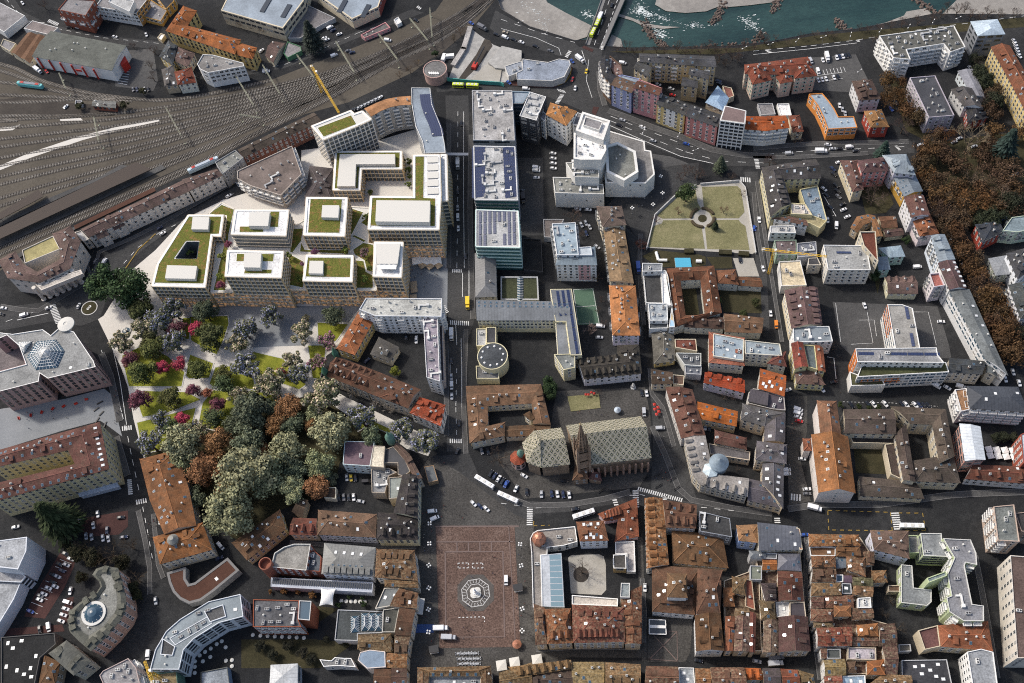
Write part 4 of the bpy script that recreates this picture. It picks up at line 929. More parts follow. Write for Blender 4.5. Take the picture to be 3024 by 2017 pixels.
BUILDINGS=[('warehouse','long white warehouse with red stripes under a grey corrugated roof by the tracks',[('r','-3046 5902 117 232 476 -504 94 224',11.3,d(rc=0,ends='gg'))],d(s=.16,win=0,rm='corrugated',vent=8,key='wh',wc=1)),
('warehouse','white industrial hall with a sheet roof cut by the photo edge',[('f','-3492 6696 324 -294 -141 -141 -151 153',6.6,d(rc=2))],d(win=0,rm='corrugated',wc=1)),
('pavilion','low white pavilion with rusty grey flat roof above the red-striped warehouse',[('f','-3173 6285 58 69 204 -123 -59 -61',5,d(rc=3))],d(win=0,rm='corrugated',ph=.3,wc=1)),
('workshop','twin brown gabled workshop sheds left of the red-striped warehouse',[('r','-3238 6040 79 -72 27 252 72 -37',6,d(rm='corrugated',rc=4,ends='gg')),('r','-3159 5968 73 -70 26 285 67 -37',6,d(rm='corrugated',rc=4,ends='gg'))],d(s=.35,win='slit',wc=5)),
('outbuilding','small flat grey outbuilding beside the twin brown sheds',[('f','-3336 6149 15 68 101 -71 -37 -74',4.5,d(rc=2))],d(win='slit',wc=5)),
('apartment_building','brick red block with white balcony bands and grey top near the photo top',[('f','-2875 6293 52 95 221 -95 -47 -130',11,d(bal=('balcwhite',2,0),rc=2)),('f','-2861 6278 62 104 209 -68 -60 -149',17,d(chimney=1,z0=10.5,rc=2))],d(sp=4,wc=6)),
('office_building','white office block with strip windows and one ochre end wall',[('f','-2609 6303 58 103 331 -115 -77 -133',12.4,d(win='wide',chimney=2,rc=2)),('f','-2480 6251 27 44 165 -81 -33 -106',19,d(win=0,z0=14,rc=7))],d(key='ochre',wc=1)),
('workshop','ochre workshop with grey flat roof right of the white strip-window office',[('f','-2291 6204 58 168 134 -154 -44 -101',5.5,d(rc=2))],d(vent=4,win='wide',wc=8)),
('house','small ochre house with grey flat roof at the upper photo edge',[('f','-2184 6370 143 -34 1 -60 -58 -74',8,d(rc=9))],d(wc=8)),
('apartment_building','long yellow apartment house with bright orange L-shaped hip roof beside the railway',[('r','-1949 6142 102 -78 -226 -151 160 16 340 -364 42 134',13.5,d(chimney=16,skylight=4,rc=10,ends='hh')),('r','-1579 5582 43 101 81 -176 34 104',12,d(chimney=3,rc=10,ends='gh'))],d(win='dk',sp=3.6,fl=3.2,wc=11)),
('exhibition_hall','huge hall with blue-grey sheet roof and dark roof-light strips at the top',[('f','-1675 6035 53 144 39 89 539 -129 -31 -144 -158 -243',13,d(rm=L,ph=.2,par=.8,rc=12))],d(win='band',sp=4.4,fl=4.5,key='hall1',wc=5)),
('house','dark slate house with yellow walls between railway and orange L-shaped block',[('r','-2068 5864 68 -68 -130 -79 101 -107',9,d(rc=13,ends='hh'))],d(skylight=3,wc=11)),
('house','brown-roofed cream house behind the dark slate house by the tracks',[('r','-2041 5673 114 -95 -77 218 128 -98',8,d(rc=14,ends='hh'))],d(s=.25,wc=5)),
('house','tan house with long grey hip roof and white roof windows by the tracks',[('r','-2115 5599 85 26 -56 -197 95 -5',7.7,d(rc=15,ends='hh'))],d(skywhite=4,wc=16)),
('house','pale green house with red hip roof and small roof terrace by the tracks',[('r','-2017 5539 122 23 -95 -152 128 -6',9.1,d(rc=17,ends='hh'))],d(skylight=4,wc=18)),
('office_building','white angular office with rows of dark windows and blue-grey roof by the railway',[('f','-1837 5524 39 86 73 -23 210 -125 6 -31 -251 -7 -54 45',14.3,d(rc=19))],d(win='wide',ac=3,vent=3,wc=1)),
('signal_hut','brick railway hut with grey roof standing among the tracks',[('r','-2611 5393 7 54 166 -112 2 62',4.5,d(rc=20,ends='gg'))],d(s=.2,win='dk',wc=6,cat='hut')),
('signal_hut','tiny concrete hut with flat lid left of the brick railway hut',[('f','-2740 5451 2 40 45 -12 2 -42',3,d(rc=2))],d(win=0,wc=21,cat='hut')),
('shed','small cream shed on the street beside the orange L-shaped block',[('f','-2172 5975 24 38 31 -21 -24 -51',3.5,d(rc=22))],d(win=0,wc=5)),
('exhibition_hall','cream trade hall with sheet roof and red side wall beside the rail curve',[('f','-996 6099 249 -327 195 80 62 187',9.2,d(rm=L,ph=.2,par=.8,rc=12))],d(win='wide',fl=4.5,key='hall2',wc=5)),
('parking_deck','low grey parking deck wedged between the two big sheet-roofed halls',[('f','-1079 6062 206 -192 -116 -52 -145 -93 -86 20',4,d(rc=23))],d(win=0,wc=21)),
('garage_ramp','curved green-walled garage ramp below the big dark conifer',[('f','-1258 5604 32 108 91 -67 6 -47 -102 -45',4,d(rc=2))],d(win=0,wc=24,cat='garage')),
('shed','brown gabled shed beside the green-walled garage ramp',[('r','-1387 5598 57 133 1 -217 89 173',5,d(rc=14,ends='gg'))],d(s=.3,win=0,wc=5)),
('railway_building','long pink railway building with flat dark roof beside the tracks',[('f','-704 5666 184 86 30 -61 -188 -61',3.3,d(rc=25))],d(win='slit',vent=2,wc=26)),
('cabin','white flat-roofed cabin next to the long pink railway building',[('f','-459 5764 34 22 21 -58 -35 -18',3.2,d(rc=22))],d(win=0,wc=1)),
('apartment_building','curved cream apartment block with orange-brown roof and rows of balconies',[('r','-660 4691 -39 78 106 -43 -25 75 87 -56 -17 76 85 -73 -9 75 76 -86 5 76',23.8,d(rc=27,ends='gg'))],d(s=.25,rm='corrugated',bal=('balcwhite',2,0),chimney=3,fl=3.1,wc=28)),
('office_building','S-shaped tower block with blue sheet roof carrying a long solar array',[('f','-377 4863 121 -29 -4 -139 19 -104 19 -101 7 -137 -2 -80 -129 23 -5 101 -31 137 -6 189',26,d(rc=12))],d(rm=L,win='band',fl=3.4,sp=4.2,vent=3,key='sblock',wc=29)),
('office_building','white gridded corner tower with small sedum roof near the curved cream block',[('f','-1039 4658 258 77 22 -33 53 13 52 -85 -82 -31 -235 -73',27.9,d(rc=22))],d(key='wp_tower',mw=.55,mull='white',sp=3,win='grid',wm='glasswp',par=1.1,pm='white',ph=.5,rm='pale_roof',wc=1)),
('office_building','L-shaped white gridded block with sedum rim around a pale penthouse',[('f','-927 4556 427 -89 -12 -145 -256 54 -22 -168 -170 35',12.1,d(rc=22))],d(key='wp_l',mw=.3,win='grid',wm='glasswp',par=1.1,pm='white',ph=.5,rm='pale_roof',wc=1)),
('office_building','grey commercial block crowded with white roof plant beside the main street bend',[('f','9 4793 256 -60 -43 -417 -257 58',22,d(rc=30))],d(duct=6,ac=10,vent=4,win='band',key='dplant',wc=21)),
('office_building','dark glass block with solar strips either side of white roof plant',[('f','-38 4322 254 -61 -44 -416 -255 58',22.5,d(rc=7))],d(win='bands',wm='glassteal',slab='steel',fl=3.4,pm='white',ph=.8,duct=9,ac=14,key='dpv',wc=31)),
('office_building','blue sheet-roofed glass link between the plant-topped block and black office tower',[('f','264 4736 110 -29 -55 -85 -65 15',21,d(rc=12))],d(rm=L,win='bands',wm='glassblue',slab='steel',wc=32)),
('office_building','black office tower with white roof plant beside the river junction',[('f','374 4682 96 -65 -92 -184 -99 61',23.7,d(rc=7))],d(win='band',fl=3.5,sp=4.2,pm='white',duct=3,ac=5,wc=33)),
('apartment_building','white apartment tower under a faceted bright orange hip roof',[('r','448 4500 111 -120 -69 213 156 -110',20.1,d(rc=34,ends='hh'))],d(chimney=5,skylight=5,wc=1)),
('apartment_building','narrow grey annex tucked left of the orange-roofed white tower',[('f','405 4512 30 43 19 -32 -19 -57',18,d(rc=2))],d(wc=1)),
('apartment_building','slim grey annex tucked right of the orange-roofed white tower',[('f','606 4424 46 89 27 -16 -41 -94',16,d(rc=2))],d(wc=1)),
('theatre','white stepped stone theatre with fly tower and octagonal auditorium roof',[('f','818 4343 208 -137 -9 -69 33 -15 -16 -186 -71 -58 -238 54 31 260',14,d(vent=3,ph=.5,par=.9,rc=35)),('f','770 4169 79 12 95 -94 -16 -162 -98 -50 -91 89',20.5,d(z0=14,par=1.6,ph=1,win=0,vent=3,rc=36)),('f','583 4223 179 -100 -9 -76 -44 -68 -121 25 -41 18',31,d(win=0,par=1.2,ph=1.2,vent=4,ac=4,rc=22)),('f','659 4343 154 -107 -69 -144 -152 112',35,d(win=0,par=1.4,ph=1.2,rc=22)),('f','668 4290 96 -65 -33 -60 -87 61',36,d(z0=33,win=0,rc=2)),('f','415 4041 144 -34 -4 -45 154 -39 -8 -77 -292 71',14.4,d(ac=3,duct=2,vent=2,win='slit',skip=.6,sp=4,rc=37)),('f','505 4075 200 -42 -21 -114 -143 34',22,d(duct=3,ac=5,win=0,rc=37))],d(win='slit',skip=.75,sp=5,fl=5,wm='plaster',key='theatre',wc=38)),
('apartment_building','dark brown curved corner block with black balconies at the bridge junction',[('r','883 4920 57 -2 -77 -67 58 -13 -59 -80 64 -4 -27 -85 57 55',20,d(bal=('balcwhite',1,0),rc=39,ends='gg')),('f','946 4947 56 -97 -4 -83 -53 -14 -18 103',17,d(vent=3,win=0,rc=40))],d(s=.2,wc=41)),
('apartment_building','lavender blue curved house with brown roof and grey metal back',[('r','898 4665 59 64 58 -164 58 74',19.7,d(skylight=10,rc=42,ends='gg')),('f','959 4741 29 0 99 -55 -32 -66',19,d(rm=L,win=0,rc=12))],d(win='std',sp=3.6,s=.35,wc=43)),
('apartment_building','pink street house with brown front roof and grey sheet rear roof',[('r','1024 4576 38 47 111 -150 30 51',23.4,d(skylight=3,rp=.95,rc=44,ends='gg')),('f','1065 4643 23 13 123 -103 -15 -22',21,d(rm=L,win=0,rc=12))],d(bal=('balcony',4,0),sp=3.4,s=.25,wc=26)),
('apartment_building','yellow street house with white centre between the pink and coral houses',[('r','1152 4457 49 82 109 -213 51 80',17.7,d(rc=45,ends='gg'))],d(s=.3,chimney=4,sp=3.1,key='yrow',wc=11)),
('apartment_building','coral street house with dark roof and central dark balcony bay',[('r','1308 4317 52 88 123 -218 52 87',18.3,d(rc=33,ends='gg'))],d(s=.3,chimney=3,vent=2,sp=3.4,wc=46)),
('apartment_building','white concrete grid-fronted house with brown sheet roof in the street row',[('f','1495 4184 135 -56 31 95 -112 65',24.9,d(rc=47))],d(rm=L,win='grid',wm='glass',mull='white',slab='white',mw=.5,fl=3.2,sp=3.2,par=.3,ph=.1,pm='trim',wc=1)),
('apartment_building','curved white balcony block with vivid orange roof at the street bend',[('r','1643 4163 43 99 87 -142 30 114 119 -120 2 104',15.2,d(rc=48,ends='gg'))],d(s=.25,bal=('balcwhite',1,0),fl=3,sp=3.9,skylight=3,wc=1)),
('apartment_building','long grey-roofed beige block with many loggias beside the river road',[('r','1122 4837 12 77 462 -231 10 98',17.9,d(chimney=4,bal=('balcwhite',3,0),rc=49,ends='gg')),('r','1150 4704 46 75 -123 23 50 57',17,d(rc=45,ends='gg')),('r','1402 4652 26 56 91 -129 25 61',19,d(rc=50,ends='gg')),('r','1349 4612 26 73 77 -117 13 79',14.1,d(rc=50,ends='gg'))],d(s=.35,sp=3.4,wc=51)),
('workshop','low courtyard building with wedge-shaped blue sheet roof behind the coral house',[('r','1604 4634 45 -121 -159 -5 97 -97',6,d(rc=52,ends='hh'))],d(rm=L,s=.35,wc=5)),
('villa','big salmon villa with red hip roofs and three projecting wings',[('r','1766 4615 19 76 420 -190 -8 170',15,d(s=.55,chimney=10,rc=17,ends='hh')),('r','1792 4513 132 14 -140 157 124 -5',14.9,d(chimney=2,rc=17,ends='hh')),('r','1969 4496 84 2 -97 73 93 36',13.5,d(chimney=2,rc=17,ends='hh')),('r','2063 4505 145 -7 -136 89 124 13',15,d(chimney=2,rc=17,ends='hh'))],d(win='shmint',sp=3.6,wc=53,cat='apartment house')),
('pavilion','small white flat-roofed pavilion behind the vivid orange balcony block',[('f','1941 4417 75 -13 -11 -101 -67 13',4,d(rc=22))],d(win=0,wc=1)),
('garage','low grey flat garage behind the vivid orange balcony block',[('f','1820 4444 95 -16 -6 -94 -91 12',4,d(rc=2))],d(win=0,wc=21)),
('house','small house with rusty red hip roof right of the vivid orange block',[('r','1958 4130 68 -5 -58 147 71 -11',8,d(rc=54,ends='hh'))],d(wc=5)),
('garage','little brown-roofed yard building between coral house and blue sheet roof',[('f','1636 4636 53 -32 -1 -72 -49 -12',5,d(rc=55))],d(win=0,wc=5)),
('apartment_building','orange L-shaped apartment block with pale blue sheet roof',[('f','2133 4397 83 -11 21 -67 15 -73 6 -71 92 -18 -6 -91 -179 25 2 98 -7 107',10.7,d(rc=56))],d(rm=L,vent=3,chimney=2,win='wide',wc=57)),
('apartment_building','grey-white block with brown roof and dark dormers behind the orange block',[('r','2416 4268 135 -15 -131 184 126 -16',11.7,d(rc=58,ends='hh'))],d(s=.35,shed=6,sp=3.6,wc=59)),
('villa','red villa with tawny pyramid roof right of the orange block',[('r','2425 4053 112 -19 -112 157 111 -10',10,d(rc=60,ends='hh'))],d(skylight=5,chimney=3,win='std',wc=61,cat='house')),
('apartment_building','white U-shaped apartment block with wavy balconies and red window panels',[('f','2683 4731 487 -19 3 -194 -106 -24 -14 80 -242 3 -3 -89 -100 36',17,d(rc=62))],d(bal=('balcwhite',1,0),sp=4,fl=3.1,win='wide',chimney=12,ac=8,duct=4,skywhite=3,key='wavy',wc=1)),
('office_building','grey stone office with pale glazed mansard roof by the riverside road',[('r','3268 4707 172 -19 -172 -115 170 -24',19,d(rc=63,ends='hh'))],d(rm=L,s=.3,win='band',sp=4.2,fl=3.6,wc=64)),
('apartment_building','long yellow housing row with red-brown roof down the right photo edge',[('r','3337 4499 119 -14 -112 -329 120 27 -124 -367 116 40',15,d(rc=65,ends='gg'))],d(chimney=6,skylight=4,win='trim',sp=3.1,wc=11)),
('apartment_building','mauve-grey apartment tower with black sheet roof and penthouse terrace',[('f','2765 4361 157 -18 2 -339 -155 16',14.7,d(rc=50))],d(chimney=7,ac=3,rm=L,sp=3.4,wc=66)),
('house','pale house with long rusted sheet roof behind the black-roofed tower',[('r','3109 4408 103 -8 -90 -213 74 -35',8,d(rc=67,ends='gg'))],d(rm='corrugated',s=.3,wc=68)),
('house','white gabled house joined below the long rusted sheet roof',[('r','3002 4251 130 -19 -101 -136 109 -43',10,d(rc=69,ends='gg'))],d(chimney=2,wc=1)),
('house','dark slate house with red front at the mauve tower corner',[('r','3018 3985 136 9 -102 102 90 -10',8,d(rc=39,ends='hh'))],d(rowdorm=(0,2,.2,'dormer'),wc=61)),
('railway_station','cream station hall with columned portico and hexagonal mauve roof ring',[('r','-3064 4089 104 48 -30 -197 88 89 119 -164 -22 87 204 -16 -70 83 123 108 -134 -4 59 147 -112 -43',16.1,d(s=.4,win='trim',fl=6,sp=5,chimney=3,rc=14,ends='hh')),('f','-2925 4147 190 73 53 -113 -215 -67',15.2,d(win=0,rm='corrugated',rc=70)),('f','-2820 3873 26 8 250 49 15 -33 -250 -74',14,d(z0=11,win=0,par=.6,ph=.2,rc=71)),('f','-2629 4271 40 6 59 -80 -38 -11',9,d(win='trim',rc=21))],d(key='station',wc=72)),
('station_wing','long cream station wing with brown hip roof and two small front gables',[('r','-2519 4184 -57 77 692 164 -39 101',12.1,d(s=.5,chimney=4,rc=14,ends='gg')),('r','-1884 4424 -47 107 264 -19 -38 61',12.1,d(s=.5,vent=3,rc=14,ends='gg')),('r','-2471 4177 -19 63 88 -39 -26 63',9.5,d(s=.9,rp=.5,rc=14,ends='gg')),('r','-2371 4229 -22 69 93 -40 -31 64',9.5,d(s=.9,rc=14,ends='gg'))],d(sp=4.2,fl=3.6,wc=73,cat='railway station')),
('railway_building','dark grey glazed flat block at the far end of the cream station wing',[('f','-1710 4616 133 75 54 -78 -138 -107',14,d(rc=74))],d(vent=3,ac=1,wc=75)),
('railway_building','long brick railway office with dark brown roof behind the gridded corner tower',[('r','-1529 4625 -35 76 559 130 -46 85',12.7,d(rc=76,ends='gg'))],d(s=.4,sp=3.2,fl=3.4,wc=77)),
('apartment_building','wedge-shaped block with ribbed brown-grey roof and brown balconies beside the new quarter',[('f','-1564 4513 360 135 54 -249 -139 -144 -191 117 -87 79',13.8,d(rc=78))],d(rm='corrugated',bal=('balcwhite',1,0),chimney=5,vent=4,duct=2,sp=4,fl=3,wc=79)),
('hall','low windowless hall with dark mauve hip roof between brown wedge block and white blocks',[('r','-1166 4208 52 322 120 -284 32 230',5.5,d(rc=80,ends='hh'))],d(s=.2,win=0,wc=21)),
('office_building','wedge-shaped gridded block with sedum roof and sunken tree court',[('f','-1847 4145 222 -46 -18 -159 -52 15 -41 -371 -322 73 27 154',22.8,d(hole='-1851 3940 74 -15 -13 -124 -129 29',rc=22))],d(key='wp1',win='grid',fl=3.8,wm='glasswp',par=1.2,pm='white',ph=.5,wc=1)),
('office_building','white louvred block with sedum corner behind the wedge-shaped gridded block',[('f','-1534 4075 328 -69 -24 -189 -329 77',28.8,d(rc=22))],d(key='wp2',z0=0,win='bands',fl=3.6,wm='glasswp',par=1.2,pm='white',ph=.5,wc=1)),
('office_building','white gridded block with sunken roof terrace in the front row',[('f','-1567 3745 332 -75 -21 -182 -326 75',33.3,d(rc=22))],d(key='wp3',win='grid',fl=3.7,mull='gold',wm='glasswp',par=1.2,pm='white',ph=.5,wc=1)),
('office_building','white gridded block with large square sedum roof in the second row',[('f','-1091 4071 249 -54 -35 -282 -243 56',29.9,d(rc=22))],d(key='wp4',win='grid',fl=3.6,wm='glasswp',par=1.2,pm='white',ph=.5,wc=1)),
('office_building','gridded block with sedum roof and small square penthouse in the front row',[('f','-1116 3662 277 -60 -18 -181 -285 63',27.4,d(rc=22))],d(key='wp5',win='grid',fl=3.7,wm='glasswp',par=1.2,pm='white',ph=.5,wc=1)),
('hotel','gridded hotel block with white roof canopy in the front row',[('f','-709 3686 168 -36 -31 -245 -162 38',25.9,d(rc=22))],d(key='wp6',win='grid',fl=3.5,wm='glasswp',par=1.2,pm='white',ph=.5,wc=1)),
('office_building','largest white gridded block with long pale penthouse above the street plaza',[('f','-702 4003 257 -57 31 322 161 -32 -28 -327 -38 -237 -415 86',29.5,d(win='grid',fl=3.9,rc=22)),('f','-253 4262 41 -7 -33 -357 -40 4',26.5,d(win='grid',fl=3.9,rc=22))],d(key='wp7',wm='glasswp',par=1.2,pm='white',ph=.5,wc=1)),
('shopping_podium','low glazed shopping podium with roof gardens beneath the white gridded blocks',[('f','-1739 4182 78 73 84 -70 350 -222 81 48 283 48 128 -34 -26 -268 44 -18 -22 -327 -538 110 -447 66 31 322',16.2,d(win='grid',wm='glasswarm',rm='pale_roof',fl=5,sp=3.4,par=.5,ph=.4,rc=81))],d(key='podium',wc=82,cat='shopping centre')),
('apartment_building','white apartment block with weathered pale flat roof facing the street plaza',[('f','-797 3344 438 -89 -16 -121 -375 76 -92 63',19.7,d(rc=83))],d(sp=3,fl=3.05,bal=('balcwhite',4,0),duct=1,ac=3,chimney=4,vent=6,wc=84)),
('apartment_building','narrow mauve-roofed tail wing along the street below the white plaza block',[('f','-482 3165 83 -14 -31 -420 -71 39',17.7,d(rc=85))],d(ac=5,duct=3,vent=5,wc=86)),
('house','dark street-side strip building right of the mauve-roofed tail wing',[('f','-402 3189 23 -5 -32 -408 -22 -5',10,d(rc=87))],d(win=0,wc=88)),
('apartment_building','yellow house with long orange-red tiled roof beside the playground lawn',[('r','-864 3321 96 -61 -240 -163 104 -63',9.7,d(rc=89,ends='gh'))],d(chimney=7,skylight=1,s=.35,wc=11)),
('house','cream courtyard house with dark grey hip roof below the white plaza block',[('p','-822 3042 113 -72 61 85 -114 93',6.6,d(rc=90))],d(s=.35,vent=3,fl=3,wc=5)),
('apartment_building','long stone apartment row with brown gabled roofs along the park path',[('r','-1067 2909 64 117 157 -261 71 119',12.8,d(rowdorm=[(0,7,.35,'dormer'),(1,7,.3,'dormer')],chimney=4,rc=91,ends='gg')),('r','-846 2762 74 119 147 -261 82 104',13,d(chimney=6,skylight=4,rc=92,ends='gg')),('r','-776 2712 47 21 55 -83 -18 98',14,d(rc=91,ends='hh'))],d(s=.6,win='trim',sp=3.3,key='parkrow',wc=93)),
('apartment_building','white street corner house with red roof and curved glass eaves',[('r','-621 2596 63 89 99 -200 40 124',12.1,d(rc=94,ends='hh'))],d(s=.2,shed=8,skylight=3,chimney=6,win='tall',wc=1)),
('office_building','teal glass office with rows of solar panels on its flat roof',[('f','-85 3811 247 -61 -28 -262 -253 58',24.3,d(rc=7))],d(win='bands',wm='glassteal',slab='mintslab',fl=3.6,pm='white',pv=(0,1,2.9),key='teal',ac=2,sl=.9,wc=95)),
('house','zinc-gabled street house tucked under the teal glass office',[('r','-135 3592 124 -24 -159 -288 125 -20',11,d(rc=96,ends='gh'))],d(rm=L,s=.5,skylight=1,chimney=2,wc=97)),
('garden_pavilion','low building with roof lawns and a central glazed spine',[('f','-4 3437 219 -44 -19 -163 -222 44',5,d(rc=98))],d(win=0,par=.8,key='spine',wc=21,cat='pavilion')),
('apartment_building','white tower block with pink window strips and grey metal roof',[('r','322 3367 26 65 213 -114 12 133',18,d(rm=L,s=.15,sp=2.8,fl=3,rc=99,ends='hh')),('f','348 3643 139 -19 -22 -234 -125 26',21,d(rm=L,ac=5,vent=3,duct=1,bal=('balcony',1,0),fl=3,rc=100)),('f','474 3451 74 -9 -4 -59 -78 14',20,d(win=0,rm=L,rc=101))],d(key='pinktower',wc=102)),
('apartment_building','long cream house with tan tiled gable roof beside the walled park lane',[('r','653 3621 121 -34 -157 -362 134 -41',13.2,d(rc=103,ends='gg'))],d(s=.3,chimney=7,vent=6,bal=('balcony',2,0),skylight=3,wc=104)),
('apartment_building','cream balcony house with dark brown roof at the lane top by the theatre',[('r','643 3587 141 -13 -150 170 150 -29',17,d(rc=105,ends='hh'))],d(s=.3,bal=('balcony',2,0),skylight=2,chimney=2,wc=5)),
('apartment_building','lilac-walled house with bright orange hip roof at the lane end',[('r','608 3202 150 -32 -194 -301 153 -30',12.6,d(rc=106,ends='hh'))],d(s=.35,chimney=6,skylight=2,vent=3,bal=('balcony',3,1),wc=107)),
('pergola','black slatted flat pergola roof beside the teal glass office',[('f','168 3692 109 -27 -27 -239 -110 38',4,d(rc=108))],d(win=0,pm='dark',key='pergola',wc=33)),
('bunker','flat grey-brown low building beside the white tower block',[('f','313 3804 125 -26 -80 -125 -62 17',5,d(rc=109))],d(win=0,wc=21,cat='low building')),
('monastery','brown-tiled monastery around a narrow garden court below the walled park',[('r','951 3270 73 -99 213 64 -100 -79 67 -243 -97 5 -187 -48 80 66',10,d(s=.45,chimney=8,vent=4,ov=.6,rc=110,closed=1)),('r','979 2873 11 80 206 -135 27 74',7.9,d(rowdorm=(0,3,.4,'shed'),rc=111,ends='gg')),('r','1194 2799 22 121 179 -167 35 95',7.9,d(vent=2,rc=112,ends='gg')),('r','1231 3125 10 88 108 -122 7 107',8,d(rc=113,ends='hh')),('r','1346 3099 12 63 127 -101 1 64',6,d(rc=114,ends='gg'))],d(s=.45,win='slit',sp=4,wc=115)),
('school_building','stepped grey school with white louvred terrace and pastel striped side roof',[('f','826 3309 114 -25 -14 -52 -110 18',14,d(ac=1,rc=116)),('f','825 3275 101 -16 -35 -220 -94 22',10,d(rc=117)),('f','927 3243 22 2 -15 -244 -51 8',12.5,d(win='wide',rc=22)),('f','951 3243 4 -49 -36 -337 -33 3 47 138',13,d(rm='pastel_stripes',ph=.2,rc=118)),('f','803 3035 108 -17 -21 -114 -100 19',13,d(ac=4,rc=119)),('f','793 2939 105 -19 -16 -47 -102 16',10,d(win=0,rc=120))],d(key='stepschool',wc=121)),
('school_building','yellow school round a square court with solar-covered metal roofs',[('r','-180 3103 13 140 514 -242 20 124',14.2,d(rm=L,s=.25,sp=2.2,win='std',rowdorm=[(1,16,.3,'skylight'),(1,16,.7,'skylight')],rc=122,ends='gg')),('f','267 3227 123 -22 -18 -442 -63 12 11 220 -58 11',15,d(rm=L,pv=(0,1,3),ph=.2,rc=122)),('f','263 3017 58 -11 -11 -220 -70 13',13,d(rm=L,ph=.2,sp=2.2,rc=123)),('f','220 2803 117 -18 -15 -87 -66 -3',14,d(vent=2,rc=124)),('f','-191 3081 57 -10 -15 -113 -56 9',9,d(win=0,ac=1,rc=7)),('f','-132 3074 55 -11 -15 -106 -54 11',10,d(win=0,rc=125)),('f','-225 2850 127 -24 -9 -82 -125 24',7,d(ac=3,win=0,rc=126))],d(key='school',wc=127)),
('house','yellow house with grey shingle roof and barrel dormers above the church lane',[('r','798 2915 127 -18 -160 -213 123 -1',5.2,d(rc=128,ends='hh'))],d(s=.35,chimney=2,win='trim',wc=11)),
('house','low red-brown roofed yard buildings right of the grey shingle house',[('f','912 2812 116 -22 -11 -79 -114 47',7,d(rc=129))],d(win=0,chimney=3,rm='tile',wc=5)),
('house','flat grey terrace house with white walls stepping round its roof',[('f','897 2719 137 -29 -19 -80 -88 24',8,d(rc=130))],d(ac=5,win=0,wc=131)),
('house','brown-roofed low house with two rooflights at the lane bend',[('r','721 2544 17 95 98 -114 16 70',9,d(rc=132,ends='gg'))],d(s=.3,skylight=3,chimney=3,wc=5)),
('house','small brown lean-to house with green glass strip behind the lane bend',[('f','853 2592 60 -19 -18 -56 -54 18',7,d(rc=133))],d(win=0,rm='tile',wc=5)),
('house','grey sheet-roofed shed row below the flat grey terrace house',[('f','930 2643 91 -21 -16 -59 -82 22',7,d(rc=134))],d(rm=L,win=0,vent=3,wc=21)),
('apartment_building','cream block with red tile edges and broad grey metal roof terraces',[('r','1055 2610 46 193 141 -249 44 172',10.6,d(s=.12,skylight=4,rc=135,ends='hh')),('f','1085 2634 155 -59 34 131 -155 68',13,d(rm=L,z0=10,win=0,ac=4,skywhite=3,rc=136)),('f','1276 2696 181 -60 -8 -76 -192 52',14,d(rm=L,vent=4,ac=3,rc=137)),('r','1361 2540 65 50 33 -90 23 94',12,d(rc=138,ends='hh'))],d(wc=139)),
('apartment_building','lilac-white house with bright red roof and row of boxy red dormers',[('r','1001 2499 22 63 182 -165 17 77',9.5,d(rc=140,ends='gg'))],d(rowdorm=(1,4,.1,'shed'),skylight=4,s=.4,wc=107)),
('apartment_building','house with half orange half bright red roof and big roof windows',[('r','1273 2394 41 118 83 -190 43 120',13,d(rc=141,ends='gg'))],d(rowdorm=[(0,3,.5,'skywhite'),(1,3,.5,'skylight')],s=.4,rp=.5,skywhite=3,wc=142)),
('apartment_building','long yellow street house with dark dormered roofs round a terrace court',[('r','1632 3483 146 69 -100 307 109 -121 227 115 -11 -151',13.7,d(rowdorm=[(0,6,.4,'shed')],skywhite=14,chimney=5,win='trim',rc=143,ends='gg')),('f','1877 3690 113 5 -20 -260 -83 7 2 55 -16 54',8,d(ph=.9,win=0,ac=4,rc=144)),('f','1782 3574 83 -26 17 -86 -119 33',12,d(ac=3,win=0,rc=145)),('f','1647 3514 126 -1 119 -33 71 -56 -55 -44 -42 43 -112 73 -105 -3',9,d(win=0,rc=146))],d(key='terracecourt',wc=147)),
('house','white angled house with brown roof below the yellow street house',[('r','1649 3491 106 -7 85 -89 0 44',11,d(rc=148,ends='hg'))],d(s=.3,skylight=3,wc=1)),
('house','white and grey flat-roofed house by the red lane front',[('f','1629 3454 139 -25 -5 -55 -145 33',9,d(rc=7))],d(ac=2,wc=1)),
('apartment_building','cream bay-windowed apartment house with brown roof beside a car park',[('r','2164 3584 68 4 -69 244 101 -20',11.1,d(rc=149,ends='hh'))],d(sp=3,chimney=3,vent=4,wc=150)),
('apartment_building','coral house with dark mauve roof next to the cream bay-windowed house',[('r','2241 3683 5 98 152 -114 29 105',15,d(rc=151,ends='hh'))],d(chimney=2,wc=46)),
('apartment_building','corner villa with grey-blue mansard roof overlooking the dark park',[('r','2421 3638 -25 145 143 -187 -1 166',16,d(rc=152,ends='hh'))],d(rm=L,shed=5,wc=153)),
('apartment_building','ochre street house with grey roof and square of solar panels',[('r','2429 3649 131 28 -115 -187 121 16',11.1,d(rc=154,ends='gg'))],d(rm=L,s=.3,rowdorm=[(0,4,.3,'skylight'),(0,4,.6,'skylight')],bal=('balcony',2,0),wc=155)),
('apartment_building','white street house with brown roof below the ochre house',[('r','2420 3458 116 -11 -120 -143 109 -1',15.5,d(rc=156,ends='gg'))],d(chimney=3,skywhite=3,s=.3,wc=157)),
('apartment_building','pinkish street house with orange hip roof and grey sheet top',[('r','2436 3335 113 1 -110 -140 113 -1',11.1,d(rc=158,ends='hh'))],d(bal=('balcony',1,0),shed=3,chimney=2,wc=159)),
('apartment_building','pale blue and white street house with folded grey sheet roof',[('r','2474 3154 80 -4 -96 -175 95 -3',16.5,d(rc=152,ends='gg'))],d(rm=L,s=.25,shed=5,bal=('balcony',2,1),wc=160)),
